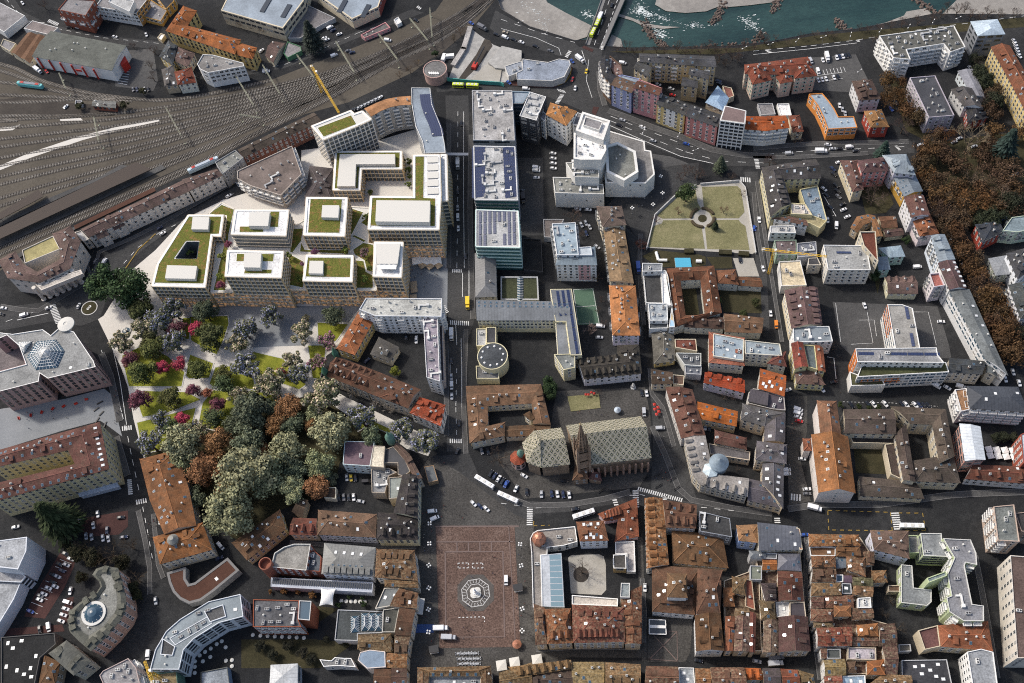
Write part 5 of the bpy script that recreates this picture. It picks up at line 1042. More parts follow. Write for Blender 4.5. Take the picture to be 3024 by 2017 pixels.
('apartment_building','white street house with purple-brown roof and a row of big white dormers',[('r','2447 2965 95 -1 -95 -182 95 -8',17,d(rc=161,ends='gg'))],d(s=.35,rowdorm=(1,6,.15,'skywhite'),skywhite=1,wc=1)),
('apartment_building','pale pink house with sunken red roof terrace behind the purple-brown roof',[('f','2384 2911 55 -3 2 -87 -63 1',16,d(rc=162))],d(ph=1.3,bal=('balcony',2,0),wc=163)),
('school_building','very long white school with grey roof and white lattice facade by the avenue',[('r','2452 2786 111 -13 -75 -436 80 -118',15.5,d(rc=164,ends='gg'))],d(s=.25,rm='felt',win='blue',duct=0,vent=4,skywhite=3,fl=3.6,wc=165)),
('house','curved house with tawny brown roof behind the small rear car park',[('r','2086 3356 28 -43 32 112 22 -65 49 70 2 -59 33 39 -41 -84 41 -69 -46 5',8,d(rc=166,ends='gg'))],d(s=.25,skylight=8,wc=16)),
('shed','low brown gabled shed right of the curved tawny roof',[('r','2275 3337 3 86 91 -97 7 84',4.5,d(rc=167,ends='gg'))],d(s=.4,win=0,wc=5)),
('shed','dark brown gabled shed below the low brown gabled shed',[('r','2277 3269 1 56 109 -60 2 51',4.5,d(rc=168,ends='gg'))],d(s=.4,win=0,wc=5)),
('apartment_building','cream tower with white pergola frame on its rusty roof terrace',[('f','2084 3246 88 -14 -51 -207 -44 122',19,d(rc=169))],d(ph=1.2,key='pergtower',win='trim',wc=170)),
('clinic','white clinic block with stepped front terrace and solar racks on top',[('f','1871 3221 237 -52 -28 -165 -233 45',15.2,d(rc=171))],d(pv=(.15,.75,3.6),ac=3,vent=3,sp=3.3,key='clinic',pm='white',wc=172)),
('house','house with mauve-brown flat roof behind the yellow tower crane',[('f','1623 3342 125 -23 -26 -102 -112 24',10,d(rc=173))],d(rm='tile',vent=2,ac=1,wc=174)),
('house','house with dark grey roof and round vent pipes left of the clinic',[('f','1745 3296 111 -10 -22 -98 -111 11',10,d(rc=175))],d(ac=2,duct=1,win=0,wc=21)),
('house','beige flat-roofed annex between clinic and scaffolded white building',[('f','1784 3187 52 -6 5 -55 -71 14',9,d(rc=50))],d(wc=176)),
('building_shell','white building under renovation with bare cream roof and scaffolding',[('f','1614 3200 122 -16 -12 -173 -142 23',8.4,d(rc=177))],d(ac=2,win=0,key='shell',wc=178,cat='building site')),
('house','mint green house with pale grey-blue hip roof right of the clinic',[('r','2233 3100 -41 78 132 -88 0 80',9,d(rc=179,ends='hh'))],d(rm=L,s=.25,win='std',wc=180)),
('house','mint green cubic house with dark blue-grey roof below the pale hip roof',[('r','2148 3031 66 -11 -50 98 62 -7',9,d(rc=181,ends='hh'))],d(rm=L,s=.15,wc=180)),
('house','pale yellow gabled house with brown roof and four round-topped dormers',[('r','2157 2879 15 110 148 -144 19 115',6.9,d(rc=182,ends='gg'))],d(s=.5,rowdorm=(1,4,.2,'dormer'),chimney=4,skywhite=1,wc=183)),
('apartment_building','cream street block with mauve dormered roof and copper-green glass lantern',[('r','1574 2969 185 -16 -215 -235 173 -8',14,d(rc=184,ends='gg'))],d(s=.3,rowdorm=[(1,7,.2,'shed'),(0,5,.2,'shed')],chimney=5,skywhite=4,wc=185)),
('apartment_building','white street house with stained grey sheet roof and big rooflight',[('f','1556 2731 194 -36 -8 -97 -209 34',14,d(rc=186))],d(rm=L,duct=1,ac=2,skywhite=2,wc=1)),
('apartment_building','yellow corner house with mauve hip roof and red rear roof by the church',[('r','1518 2629 64 -6 -90 -153 75 0',14,d(rc=187,ends='gg')),('r','1646 2604 39 -26 -66 -132 36 -17',12,d(chimney=2,rc=188,ends='gg')),('f','1586 2619 59 -19 -28 -148 -43 26',12,d(win=0,rc=189)),('r','1494 2409 13 85 137 -121 -13 101',8,d(s=.4,vent=2,rc=190,ends='hh'))],d(wc=191)),
('school_building','white and orange school with stepped grassy roof terraces',[('f','1825 2502 419 -73 -9 -44 17 -52 -442 88',20,d(pv=(.35,.95,3.6),ac=2,pm='white',rc=192)),('f','1851 2432 433 -74 -4 -60 -479 59',15,d(win='blue',sp=3,pm='white',rc=193)),('f','1792 2424 61 -43 94 -29 5 -42 -178 29',9,d(win=0,pm='white',rc=194)),('f','2086 2749 79 -16 46 -34 -45 -256 -128 25',18,d(pm='white',win='blue',sp=2.6,ac=2,pv=(.6,1,3.4),rc=195))],d(key='orangeschool',wc=178)),
('theatre','beige assembly hall with dark hip roof right of the white-orange school',[('r','2284 2309 36 84 134 -130 47 75',12.4,d(rc=196,ends='gg'))],d(s=.3,wc=197,cat='hall')),
('house','grey gabled annex between the dark hall and the long avenue school',[('r','2511 2346 39 -42 -65 -24 44 -40',11,d(rc=198,ends='gg'))],d(wc=199)),
('villa','red villa with navy blue roof among the avenue trees',[('r','2769 3086 149 52 -143 81 144 13',10.3,d(rc=200,ends='hh'))],d(s=.25,skylight=2,chimney=3,win='tall',wc=61,cat='house')),
('villa','pale green villa with flat grey roof at the right photo edge',[('f','2902 3139 85 79 77 -3 0 -101 -88 -2',12,d(rc=201))],d(bal=('balcony',2,0),wc=202,cat='house')),
('apartment_building','grey-green house with square roof and two barrel-vaulted roof lanterns',[('p','2773 2991 106 1 -6 -128 -102 7',8.4,d(rc=203))],d(s=.25,rm=L,key='barrel',wc=204)),
('apartment_building','white curved-wall apartment house with dark slate roof at the right edge',[('r','2848 2795 124 56 -121 120 122 16',14,d(rc=205,ends='hh'))],d(chimney=3,wc=206)),
('apartment_building','white house with dark grey mansard roof behind the rust-coloured avenue trees',[('r','2780 2763 124 8 -143 -231 100 11',15,d(rc=207,ends='hh'))],d(skylight=4,chimney=3,bal=('balcony',2,0),wc=208)),
('university_building','pinkish brick university block with tiled flat roof and big glass pyramid',[('f','-2961 3225 188 24 -54 136 -80 86 -79 -25 -7 65 120 -39 178 -2 52 -50 50 46 86 -48 129 -219 16 -44 -273 -25 -51 44 -2 -54 -258 -27',23.4,d(sp=3.6,fl=3.2,win='dk',ac=3,vent=4,skywhite=2,pm='white',rc=209)),('f','-3047 3319 194 24 -56 140 -82 88 -82 -25',9,d(win=0,rc=210))],d(key='uni',wc=211)),
('apartment_building','long yellow residence with two red-brown wings and a narrow inner court',[('r','-2929 2724 11 -100 598 177 -168 -142 236 -155 -192 64 -451 -147 -12 107',22.4,d(s=.4,win='trim',sp=3.6,fl=3.8,rowdorm=[(0,9,.5,'skylight'),(3,8,.3,'skywhite'),(5,14,.3,'skylight'),(1,9,.6,'skylight')],chimney=8,rc=212,ends='gg'))],d(key='residence',wc=213)),
('marquee','grey-blue marquee hall with folded roof at the foot of the yellow residence',[('r','-2493 2456 -15 42 238 -19 -28 58',4,d(rc=214,ends='gg'))],d(s=.35,win=0,rm=L,wc=215)),
('apartment_building','long villa row with tawny brown tiled roof between street and park',[('r','-2125 2579 206 19 -140 -273 213 29 -128 -238 172 20',13.5,d(rc=216,ends='hg'))],d(s=.4,skylight=12,skywhite=3,ac=1,chimney=2,shed=4,win='trim',wc=217)),
('villa','big beige villa with orange-brown hip roof and domed glass lantern',[('r','-1997 1960 -43 157 319 -124 -53 160',12.3,d(rc=218,ends='hh'))],d(s=.45,skylight=9,chimney=1,win='std',key='bigvilla',wc=219,cat='house')),
('pavilion','low curved pavilion with rust-brown flat roof and slatted rim',[('f','-1985 1933 14 -58 22 -53 35 -43 51 -33 61 6 66 37 137 92 -61 80 -107 -65 -67 -41 -30 -3 -19 33 -1 62',6,d(rc=220))],d(rm='rust_roof',par=1.3,ph=.25,win=0,pm='kerbdull',skywhite=1,wc=221)),
('apartment_building','drop-shaped block with dark mansard roof round a glass rotunda',[('r','-2339 1951 43 -14 -24 44 29 -32 13 39 8 -40 66 17 -29 -26 55 -52 -37 0 59 -83 -43 1 48 -61 -48 8 30 -53 -43 25 -19 -97 -34 41 -55 -115 -17 80 -45 -21 15 44 -66 10 34 24 -51 38 39 -4 -30 56 37 -24 8 58 23 -28 64 68 8 -32 9 59 27 -10 -35 36 27 -4',15.6,d(rm=L,s=.8,shed=22,sp=3,rc=222,closed=1)),('f','-2297 1938 5 11 22 0 36 -10 18 -52 16 -81 0 -54 -13 -27 -53 -56 -71 -35 -31 22 -32 35 -11 34 6 31 31 31 72 36 36 48 -8 32',15.4,d(win=0,vent=4,ac=1,pm='darkmetal',ph=.1,rc=37))],d(key='drop',wc=223)),
('cultural_building','white faceted concrete building beside the parking lot at the left edge',[('f','-2870 2204 193 -7 4 -77 -35 -95 -147 41',21.2,d(win=0,ac=1,chimney=1,ph=.3,par=.5,rc=224)),('f','-2909 2032 163 -36 -28 -85 -61 -111 -41 -65',10,d(win=0,ph=.3,par=.5,rc=225)),('f','-2907 2104 149 -44 46 -45 -23 -27 -163 36',12,d(win='band',rc=226))],d(wc=227)),
('apartment_building','dark flat-roofed block with many white-framed roof windows at lower left',[('f','-2821 1720 278 -23 11 -59 -76 -57 -15 -129 -172 28',10,d(rc=108))],d(skywhite=9,win=0,wc=228)),
('house','brown-roofed house wedged beside the white-framed roof windows at lower left',[('r','-2609 1441 18 155 70 -169 17 116',9,d(rc=229,ends='hh'))],d(skylight=3,skywhite=2,s=.25,wc=230)),
('apartment_building','grey mansard house pointing at the drop-shaped block',[('r','-2550 1586 89 53 50 -185 86 56',13.1,d(rc=231,ends='hh'))],d(rm=L,s=.5,shed=5,win='trim',wc=232)),
('apartment_building','grey-pink apartment block with paved flat roof at the lower left edge',[('f','-2257 1449 125 42 43 -56 22 -82 -178 18 -28 58',15,d(rc=233))],d(ac=4,chimney=3,bal=('balcwhite',2,0),wc=234)),
('office_building','curved rail-side office with rusty blue sheet roof and white courtyard front',[('f','-2013 1413 23 92 52 83 69 50 146 67 162 11 14 -117 -123 -12 -127 -59 -50 -46 -21 -93',16.9,d(rm=L,ac=3,vent=3,skywhite=1,win='band',fl=3.2,sp=4,rc=235)),('f','-1921 1552 191 78 24 -39 -185 -79',16.5,d(z0=12,win=0,ac=4,rc=236)),('f','-1746 1658 97 19 15 -64 -82 -15',17,d(z0=12,win=0,rc=237)),('f','-1954 1556 65 -51 -13 -43 -61 15',17,d(z0=12,win=0,rc=238))],d(key='curveoffice',wc=239)),
('building_shell','unfinished tan building behind orange crane at the lower left edge',[('f','-2026 1402 127 -5 10 -77 -141 22',12,d(rc=240))],d(ac=2,win=0,wc=241,cat='building site')),
('pavilion','low square pavilion with blue-edged pale roof at the lower photo edge',[('f','-1798 1389 134 4 13 -99 -146 23',6,d(rc=242))],d(win=0,pm='darkmetal',wc=243)),
('apartment_building','pale mint house with purple flat sheet roof at the park corner',[('f','-993 2496 164 -35 -35 -139 -147 37',11.3,d(rc=244))],d(rm=L,ph=.3,ac=1,sp=2.8,wc=245)),
('apartment_building','curved dark-roofed house with green dome turret at the square approach',[('f','-835 2431 63 -14 -14 -97 0 -28 -75 21',13,d(win=0,ph=.3,rc=246)),('f','-777 2407 48 10 56 -89 22 -72 -37 -24 -31 16 4 67 -73 14',11,d(rm=L,win=0,ph=.3,rc=247)),('r','-704 2427 -21 -24 81 -55 -32 -25 63 -57 -34 -19 60 -52 -42 -2',13,d(s=.35,rc=248,ends='gg')),('f','-864 2314 97 -10 42 -33 -46 -13 -29 -95 -70 16',9,d(ac=5,duct=1,win=0,rc=249)),('f','-769 2240 75 -7 -16 -120 -69 5',11,d(win=0,rm=L,skywhite=1,rc=250))],d(key='curvedark',wc=251)),
('kiosk','bus ticket kiosk with ribbed grey roof at the square entrance',[('f','-582 2297 52 0 15 -92 -54 -5',4.5,d(rc=252))],d(rm=L,ph=.15,win=0,wc=253)),
('garden_house','small brown-roofed garden house by the big sage trees',[('r','-1310 2155 50 67 7 -117 36 99',7,d(rc=132,ends='gg'))],d(s=.3,win=0,wc=16,cat='house')),
('garden_house','tiny pale garden pavilion tucked under the lowest brown park tree',[('f','-1135 2210 8 60 59 -10 -5 -65',5,d(rc=254))],d(win=0,wc=255,cat='pavilion')),
('parish_house','brown-tiled parish house round an inner court beside the cathedral apse',[('r','-318 2374 116 100 -94 252 104 -147 313 82 -68 -110 82 -147 -96 21',8.2,d(s=.35,skylight=5,shed=6,chimney=2,rp=.5,rc=112,ends='gg')),('r','-316 2368 68 82 126 -71 14 81',9.5,d(s=.5,rc=256,ends='hh')),('r','-121 2383 9 64 231 -96 18 62',7,d(s=.3,rc=257,ends='gg')),('p','-5 2488 35 -43 25 10 -19 50',9,d(rc=258))],d(sp=3.4,key='parish',wc=170)),
('town_house','long white house with black dormered roof north of the church lawn',[('r','360 2641 -18 132 340 -155 -111 145 133 39 -123 18',9.3,d(rc=259,ends='gh'))],d(s=.35,rowdorm=[(0,9,.22,'dormer'),(1,6,.2,'dormer')],chimney=3,sp=3.6,wc=260,cat='apartment house')),
('apartment_building','long street house with ridged brown roof opposite the church gable',[('r','788 2502 141 -41 -125 -276 130 -3',11.3,d(rc=261,ends='gg'))],d(s=.3,rowdorm=[(0,4,.45,'shed'),(1,5,.4,'shed')],skylight=3,skywhite=1,chimney=3,win='trim',wc=262)),
('hotel','curved beige hotel with grey roofs, slate cone and ornate corner front',[('r','819 2182 114 -4 -117 -206 111 59 -85 -121 102 40 120 -145 32 97',11.9,d(s=.18,rm='felt',win='trim',sp=2.5,fl=3.4,skywhite=6,rowdorm=[(0,5,.06,'dormer'),(4,5,.06,'dormer')],chimney=4,rc=263,ends='gg'))],d(key='conehotel',wc=264)),
('apartment_building','large grey hip-roofed complex stepping round small courts beside the curved hotel',[('r','1135 2231 33 91 80 -153 124 58',13,d(rc=265,ends='hh')),('r','1248 2169 129 60 -155 -145 106 -23',13,d(skywhite=5,rc=266,ends='gg')),('r','1148 1985 34 102 115 -153 33 105',15,d(skywhite=1,chimney=1,rc=267,ends='hh')),('r','1185 1973 101 -41 -133 -75 69 -150',12.5,d(skywhite=16,rc=268,ends='gg')),('r','1065 1797 36 115 127 -190 -8 138',8.8,d(skylight=8,rc=269,ends='gg'))],d(s=.4,win='trim',sp=2.8,wc=270)),
('apartment_building','orange-roofed narrow house with teal roof windows in the inner court',[('r','919 2292 21 99 170 -183 30 86',10,d(rc=271,ends='gg'))],d(s=.35,skylight=10,skywhite=1,wc=272)),
('house','brown hip-roofed rear house behind the curved hotel',[('r','974 2140 20 75 138 -145 17 68',9,d(rc=273,ends='hh'))],d(s=.35,skylight=2,chimney=3,wc=217)),
('house','low grey flat wing between brown rear house and slate cone',[('f','949 2151 202 -86 -16 -47 -193 72',7,d(rc=274))],d(win='trim',wc=217)),
('apartment_building','dark ribbed-roof house between the orange narrow house and red corner roofs',[('r','1199 2330 34 69 62 -114 26 74',13,d(rc=275,ends='gg'))],d(s=.25,rm=L,wc=5)),
('apartment_building','house with black metal roof terraces below the half-orange house',[('f','1218 2383 31 21 75 -28 74 -51 -15 -79 -70 21 -111 55',12,d(rc=276))],d(rm=L,skywhite=1,ac=2,wc=277)),
('cathedral','gothic stone cathedral with diamond-patterned glazed roof and lacework spire',[('r','229 2112 -18 243 412 -266 -6 247',15,d(s=1.08,rm='diamond_tiles',win='arch',sp=8,fl=9,wm='stone',ov=.7,rc=22,ends='gg')),('r','43 2141 -9 218 164 -227 -13 219',14,d(s=.95,rm='diamond_tiles',win='arch',sp=8,fl=9,wm='stone',ov=.7,rc=22,ends='gg')),('p','44 2141 -71 42 -8 116 71 59',14,d(rm='diamond_tiles',win='arch',sp=9,fl=9,wm='stone',ov=.7,apex=(6.3,224.9),zr=26,rc=22)),('r','195 2065 28 77 58 -83 3 72',8,d(s=.7,wm='stone',win='slit',rc=278,ends='hh')),('r','282 2067 5 72 63 -97 2 69',6,d(s=.6,wm='stone',win='slit',rc=279,ends='hh'))],d(key='dom',wc=280)),
('chapel','small pink octagonal chapel with red dome roof and green lantern',[('p','-32 2219 -28 -19 -33 6 -21 28 5 33 27 20 34 -6 21 -28',8,d(rc=281))],d(s=.75,win='dk',sp=3,key='chapel',wc=282)),
('church','long white gabled church with tawny tiled nave and steeper choir roof',[('r','1467 2073 182 -45 -237 -274 181 -35',15,d(s=.6,win='slit',sp=9,rc=283,ends='gg')),('r','1509 2067 101 -41 -65 224 99 -21',17,d(s=.65,win='tall',sp=6,fl=8,rc=284,ends='gh')),('r','1414 2007 41 -9 -27 77 41 -8',11,d(s=.5,win=0,rc=285,ends='hh'))],d(rm='tile',key='dominican',wc=286)),
('monastery','large dark-tiled monastery wrapped round two courtyards beside the long church',[('r','1638 2053 36 136 223 -188 32 142',14,d(chimney=3,rc=287,ends='gg')),('r','1636 1729 25 105 286 -176 -17 99',6.9,d(skywhite=1,rc=288,ends='gg')),('r','1893 2005 77 48 -117 -300 57 -21',13,d(chimney=4,rc=289,ends='gg')),('r','1918 2166 72 -118 204 49 -97 -74 51 -190 -90 -26',13.5,d(chimney=3,rc=290,ends='gg')),('r','1915 1745 14 111 207 -160 19 160',10.8,d(chimney=6,rc=288,ends='hh')),('f','1680 2067 232 -45 -4 -50 -222 46',8,d(win=0,rm='tile',rc=291)),('f','1845 1981 53 -3 -29 -203 -48 37',8,d(win=0,rm='tile',rc=292))],d(s=.4,sp=3.6,win='trim',wc=293)),
('apartment_building','white balcony block with black sheet roof and tawny terrace strip',[('r','2299 2065 30 128 251 -203 5 150',17,d(rm=L,s=.3,skywhite=3,rc=294,ends='hh')),('f','2274 2193 59 -4 -13 -120 -60 -5',14.9,d(rc=295))],d(bal=('balcwhite',1,0),sp=4,fl=3.1,win='wide',wc=296)),
('office_building','white sheet-roofed office with red and white striped glass side',[('r','2222 1995 98 -35 -144 -170 103 -12',16,d(rc=297,ends='gg'))],d(s=.2,rm=L,win='band',fl=3.4,sp=4,wc=298)),
('apartment_building','red-brown roofed street row with gabled dormer and white arcade front',[('r','2175 1723 66 69 249 -153 36 90',8.2,d(rc=299,ends='gg'))],d(rowdorm=[(0,3,.3,'dormer')],skylight=4,win='trim',skywhite=2,wc=300)),
('apartment_building','red block with white window panels at the right photo edge',[('f','2506 1886 78 19 -55 -166 -71 -8',15,d(rc=301))],d(wc=302)),
('apartment_building','beige-pink apartment block with grey roof terraces on the dark street corner',[('f','2214 1524 100 -7 -45 -185 -98 23',19,d(rc=303))],d(ac=2,chimney=1,bal=('balcwhite',2,0),wc=304)),
('apartment_building','next-door beige block with arched roof terrace at the right edge',[('f','2316 1483 98 -6 -43 -109 -61 21',16,d(rc=305))],d(win='trim',wc=306)),
('town_house','cream town house with red-brown roof and small pink roof terrace',[('r','-1319 2015 23 90 124 -119 4 93',10,d(rc=307,ends='gg'))],d(rowdorm=(0,3,.35,'dormer'),skylight=2,win='std',sp=2.6,wc=308,cat='apartment house')),
('bank','grey-lilac bank with wide brown hip roof and round glazed bay',[('r','-1168 1985 10 137 294 -205 16 127',11.1,d(rc=309,ends='hh'))],d(s=.5,chimney=4,skywhite=1,win='std',sp=2.6,fl=3,key='bank',wc=310)),
('hotel','ornate cream hotel with black dormered roof along the square',[('r','-861 1905 19 147 195 -185 14 141',11.1,d(rowdorm=(0,4,.25,'dormer'),skywhite=3,rc=291,ends='hh')),('r','-633 1974 -124 53 150 185 -84 21',13.5,d(rowdorm=(0,5,.3,'dormer'),chimney=2,rc=311,ends='gg'))],d(s=.45,win='tall',wc=312)),
('apartment_building','white house with grey metal mansard roof and brown dormered skirt',[('r','-1155 1767 23 163 236 -221 30 152',12.1,d(rc=313,ends='hh'))],d(s=.25,rm=L,rowdorm=[(0,8,.1,'shed'),(0,6,.55,'skylight'),(1,4,.6,'skywhite')],win='std',wc=314)),
('apartment_building','brick block with lush roof terrace, white sail wall and round brick tower',[('f','-1410 1841 182 -49 29 138 -85 15 -54 -7 -52 -25',14,d(ph=1.1,pm='trim',rc=315)),('f','-1235 1802 71 -18 10 80 -39 43 -21 -14',11,d(ac=3,rc=316))],d(key='terrbrick',wc=6)),
('arcade','long low arcade with bluish white glazed saw-tooth roof',[('f','-1431 1812 527 -113 -8 -53 -522 118',6.5,d(rc=317))],d(rm=L,win=0,ph=.2,key='arcade',wc=318)),
('hotel','brick hotel block with rooftop chillers and greenhouse-like glass end',[('f','-1500 1683 233 -45 -8 -94 14 -41 -242 40',15.5,d(ac=9,duct=1,vent=3,win='wide',rc=319)),('f','-1263 1633 62 -13 -13 -96 -57 15',17,d(win=0,rm='glassblue',pm='steel',rc=320))],d(key='brickhotel',wc=321)),
('gallery','flat dark gallery roof carrying four glass barrel roof lights',[('f','-1090 1583 229 -47 -12 -107 -124 16 -3 -35 -115 22',8,d(rc=207))],d(win=0,key='gallery',wc=21)),
('apartment_building','long brown mottled house row closing the west side of the square',[('r','-881 1701 20 148 196 -203 -2 163',13,d(rowdorm=[(1,5,.3,'shed'),(0,3,.2,'shed')],skylight=4,chimney=1,rc=322,ends='hh')),('r','-836 1647 0 36 169 -70 0 34',12,d(rc=323,ends='hh')),('f','-896 1547 74 1 47 -15 7 101 -73 11',11,d(rm=L,win=0,skywhite=2,rc=164)),('r','-820 1543 57 84 78 -118 16 76',12.5,d(skywhite=1,shed=3,rc=324,ends='gg'))],d(rm=M,s=.35,wc=176)),
('apartment_building','narrow house with plain red-brown roof facing the square',[('r','-807 1397 36 132 44 -148 35 124',12,d(rc=325,ends='gg'))],d(s=.2,wc=326)),
('house','flat dark-roofed house behind the plain red-brown roof',[('f','-857 1539 82 -3 -34 -119 -62 10',10,d(rc=327))],d(win=0,ac=1,wc=328)),
('house','house with patchy lichen-mottled roof behind the flat gallery',[('r','-1001 1362 11 71 154 -109 7 88',10,d(rc=329,ends='hh'))],d(rm=M,s=.35,skylight=2,wc=217)),
('house','house with mottled brown roof at the lower west side of the square',[('r','-819 1308 10 92 56 -103 22 86',11,d(rc=330,ends='gg'))],d(rm=M,s=.3,shed=2,skylight=1,wc=217)),
('house','house with mossy orange-brown roof near the lower photo edge by the square',[('r','-864 1249 10 71 92 -87 9 65',11,d(rc=331,ends='gg'))],d(s=.3,rm=M,wc=217)),
('house','dark brown roof house at the bottom edge left of the square',[('r','-845 1156 7 87 68 -99 8 86',11,d(rc=332,ends='gg'))],d(s=.25,skylight=1,wc=217)),
('house','brown roof house at the bottom edge beside the curved blue roof',[('r','-933 1170 12 85 76 -99 4 83',11,d(rc=333,ends='gg'))],d(s=.25,wc=217)),
('house','house with curved blue metal roof and white oval roof terrace',[('f','-936 1346 75 -21 -3 -75 -91 8 -43 47 14 36',12,d(rm=L,ph=.2,win=0,rc=334)),('f','-1195 1350 58 -15 18 13 46 -11 35 -6 20 -47 -86 20 -73 7',8,d(ac=2,pm='white',rc=335))],d(key='bluecurve',wc=336)),
('pavilion','square pavilion with pale pyramid sheet roof at the bottom edge',[('p','-1434 1357 135 -15 -5 -117 -139 22',10,d(rc=337))],d(s=.3,rm=L,win='band',wc=338)),
('apartment_building','slanted cream house with brown roof and many white roof lights',[('r','-1547 1915 -82 110 290 27 -27 117',9.2,d(rc=339,ends='hh'))],d(s=.3,skywhite=12,skylight=4,key='slanted',wc=340)),
('apartment_building','pink L-shaped house with red dormered roof beside the parked bus',[('r','293 1866 31 -46 188 98 -120 -98 89 -109 -128 -7',5.9,d(rc=188,ends='gh'))],d(rowdorm=[(0,6,.4,'dormer'),(1,2,.3,'shed')],skylight=7,chimney=2,s=.35,wc=341)),
('apartment_building','pale blue-white house with orange roof strips and metal ridge platform',[('r','174 1711 0 106 145 -126 -5 109',13.2,d(rc=113,ends='hh'))],d(s=.25,rowdorm=[(0,3,.35,'skywhite'),(1,3,.35,'skywhite')],skywhite=1,chimney=1,wc=342)),
('cafe_building','low rounded cafe building with furnished roof terrace on the square',[('f','-74 1787 20 28 25 10 195 -12 -2 -83 -74 -9 -83 4 -6 -36 -33 1 -34 -264 -47 6 35 278',8,d(rc=343))],d(ph=1,pm='white',ac=5,win='tall',key='cafe',wc=344)),
('arcade','long glass-roofed hall with white flat side strip behind the cafe',[('f','-32 1687 105 -6 -31 -276 -67 12 -39 10',9,d(rc=345))],d(win=0,rm=L,key='glasshall',ph=.2,wc=346)),
('town_house','broad brown-red roofed building with cross ridges on the square corner',[('r','-126 1236 20 201 37 -207 12 180',13,d(skylight=4,skywhite=2,rc=347,ends='hh')),('r','-69 1228 12 171 110 -186 18 168',14,d(rowdorm=(0,3,.25,'dormer'),skywhite=2,rc=348,ends='hh')),('r','53 1211 27 184 222 -219 27 165',15,d(rowdorm=[(0,8,.25,'dormer'),(1,5,.3,'shed')],skylight=5,chimney=3,rc=349,ends='hh')),('r','324 1393 113 43 -139 -267 79 -13',14,d(shed=7,skylight=3,rc=110,ends='gg'))],d(s=.4,rm=M,wc=350,cat='apartment house')),
('stair_tower','tall white stair tower with grey roof deck above the brown-red roofs',[('f','336 1456 43 -8 -15 -70 -45 9',17,d(rc=351))],d(win=0,wc=352,cat='tower')),
('cafe_pavilion','cube-shaped cafe pavilion with white frame and dark roof on the terrace',[('f','331 1633 64 -8 -12 -74 -63 12',7.5,d(rc=353))],d(win='big',pm='white',sp=4,wc=354,cat='pavilion')),
('terrace','raised pale terrace with cafe tables behind the red dormered house',[('f','357 1710 98 -13 -26 -159 -44 8 16 91 -56 8',4,d(rc=355))],d(win=0,par=.5,ph=.9,pm='white',wc=356)),
('terrace','pale furnished terrace along the back of the cross-ridged roofs',[('f','89 1459 222 -55 -8 -38 -222 47',9,d(rc=357))],d(win=0,par=.4,ph=.9,pm='white',wc=358)),
('apartment_building','long white-walled house with tawny dormered roof along the narrow lane',[('r','545 1891 92 -19 -157 -349 114 0',11.2,d(rc=359,ends='gg'))],d(s=.35,rowdorm=[(0,9,.35,'dormer')],shed=6,skylight=3,win='tall',sp=2.7,rm=M,wc=360)),
('apartment_building','house with brown gables on both eaves beside the tawny dormered roof',[('r','617 1711 16 148 133 -179 32 123',13,d(rc=92,ends='gg'))],d(s=.35,rowdorm=[(0,4,.25,'dormer'),(1,3,.3,'dormer')],skylight=3,wc=361)),
('office_building','dark flat-roofed block with ribbed plant house on the curved street',[('f','803 1768 142 -65 -13 -98 -151 57',13,d(rc=362))],d(ac=2,duct=1,pm='steel',wc=249)),
('hall','grand hall with huge tawny hip roof and zinc ridge lantern',[('r','616 1541 34 168 235 -240 13 175',7.3,d(rc=363,ends='hh'))],d(s=.45,key='hiphall',wc=16)),
('courthouse','massive white-walled square building with brown hip roofs and central raised roof',[('r','463 1311 48 230 154 -280 74 224',9.9,d(s=.35,rowdorm=[(0,7,.35,'shed'),(1,5,.6,'shed')],skylight=2,rc=333,ends='hh')),('r','539 1341 26 118 70 -137 24 117',20,d(z0=13,win=0,s=.4,rc=258,ends='hh')),('r','665 1253 59 223 57 -237 62 207',14,d(skywhite=1,ac=1,shed=3,rc=364,ends='hh')),('r','658 1249 124 -9 -157 -159 132 -20',14,d(s=.5,rowdorm=[(0,2,.3,'dormer')],shed=4,chimney=2,rc=365,ends='gg'))],d(win='std',sp=2.9,key='court',wc=366,cat='civic building')),
('house','bright blue house with tan pyramid roofs by the curved street',[('r','959 1582 8 80 82 -107 28 94',13,d(rc=367,ends='hh'))],d(s=.35,skylight=3,shed=1,wc=368)),
('house','small orange-tan shed roof beside the courthouse east wing',[('r','812 1280 22 93 31 -101 20 92',9,d(rc=369,ends='hh'))],d(wc=16)),
('house','house with speckled brown pyramid roof near the bright blue house',[('r','867 1337 18 79 42 -107 28 84',11,d(rc=370,ends='hh'))],d(rm=M,wc=16)),
('house','narrow red tile roof house running down the dense old block',[('f','951 1396 28 -16 -22 -143 -42 25',10,d(rc=371))],d(rm='tile',chimney=2,win=0,wc=16)),
('house','stubby brown gable with one big roof light in the dense old block',[('r','847 1223 15 36 58 -51 8 39',11,d(rc=372,ends='gg'))],d(rm=M,skywhite=1,wc=16)),
('house','slim orange-tiled house left of the purple mottled roof',[('r','804 1225 46 -8 -89 -153 39 -6',12,d(rc=373,ends='gg'))],d(skylight=3,chimney=1,wc=217)),
('house','house with purple mottled lichen roof above the lane',[('r','852 1220 69 -15 -118 -148 73 -14',12,d(rc=148,ends='gg'))],d(rm=M,chimney=2,wc=217)),
('house','slim dark red roof house right of the purple mottled roof',[('r','927 1230 25 -18 -76 -172 25 -6',12,d(rc=374,ends='gg'))],d(skylight=2,wc=217)),
('house','grey sheet roof house with antennas behind the blue house',[('r','995 1490 3 37 73 -56 10 37',12,d(rc=375,ends='hh'))],d(rm=L,chimney=2,wc=21)),
('house','house with greenish ribbed flat roof in the dense old block',[('f','987 1454 56 -11 -18 -69 -56 11',11,d(rc=376))],d(rm=L,vent=2,win=0,wc=21)),
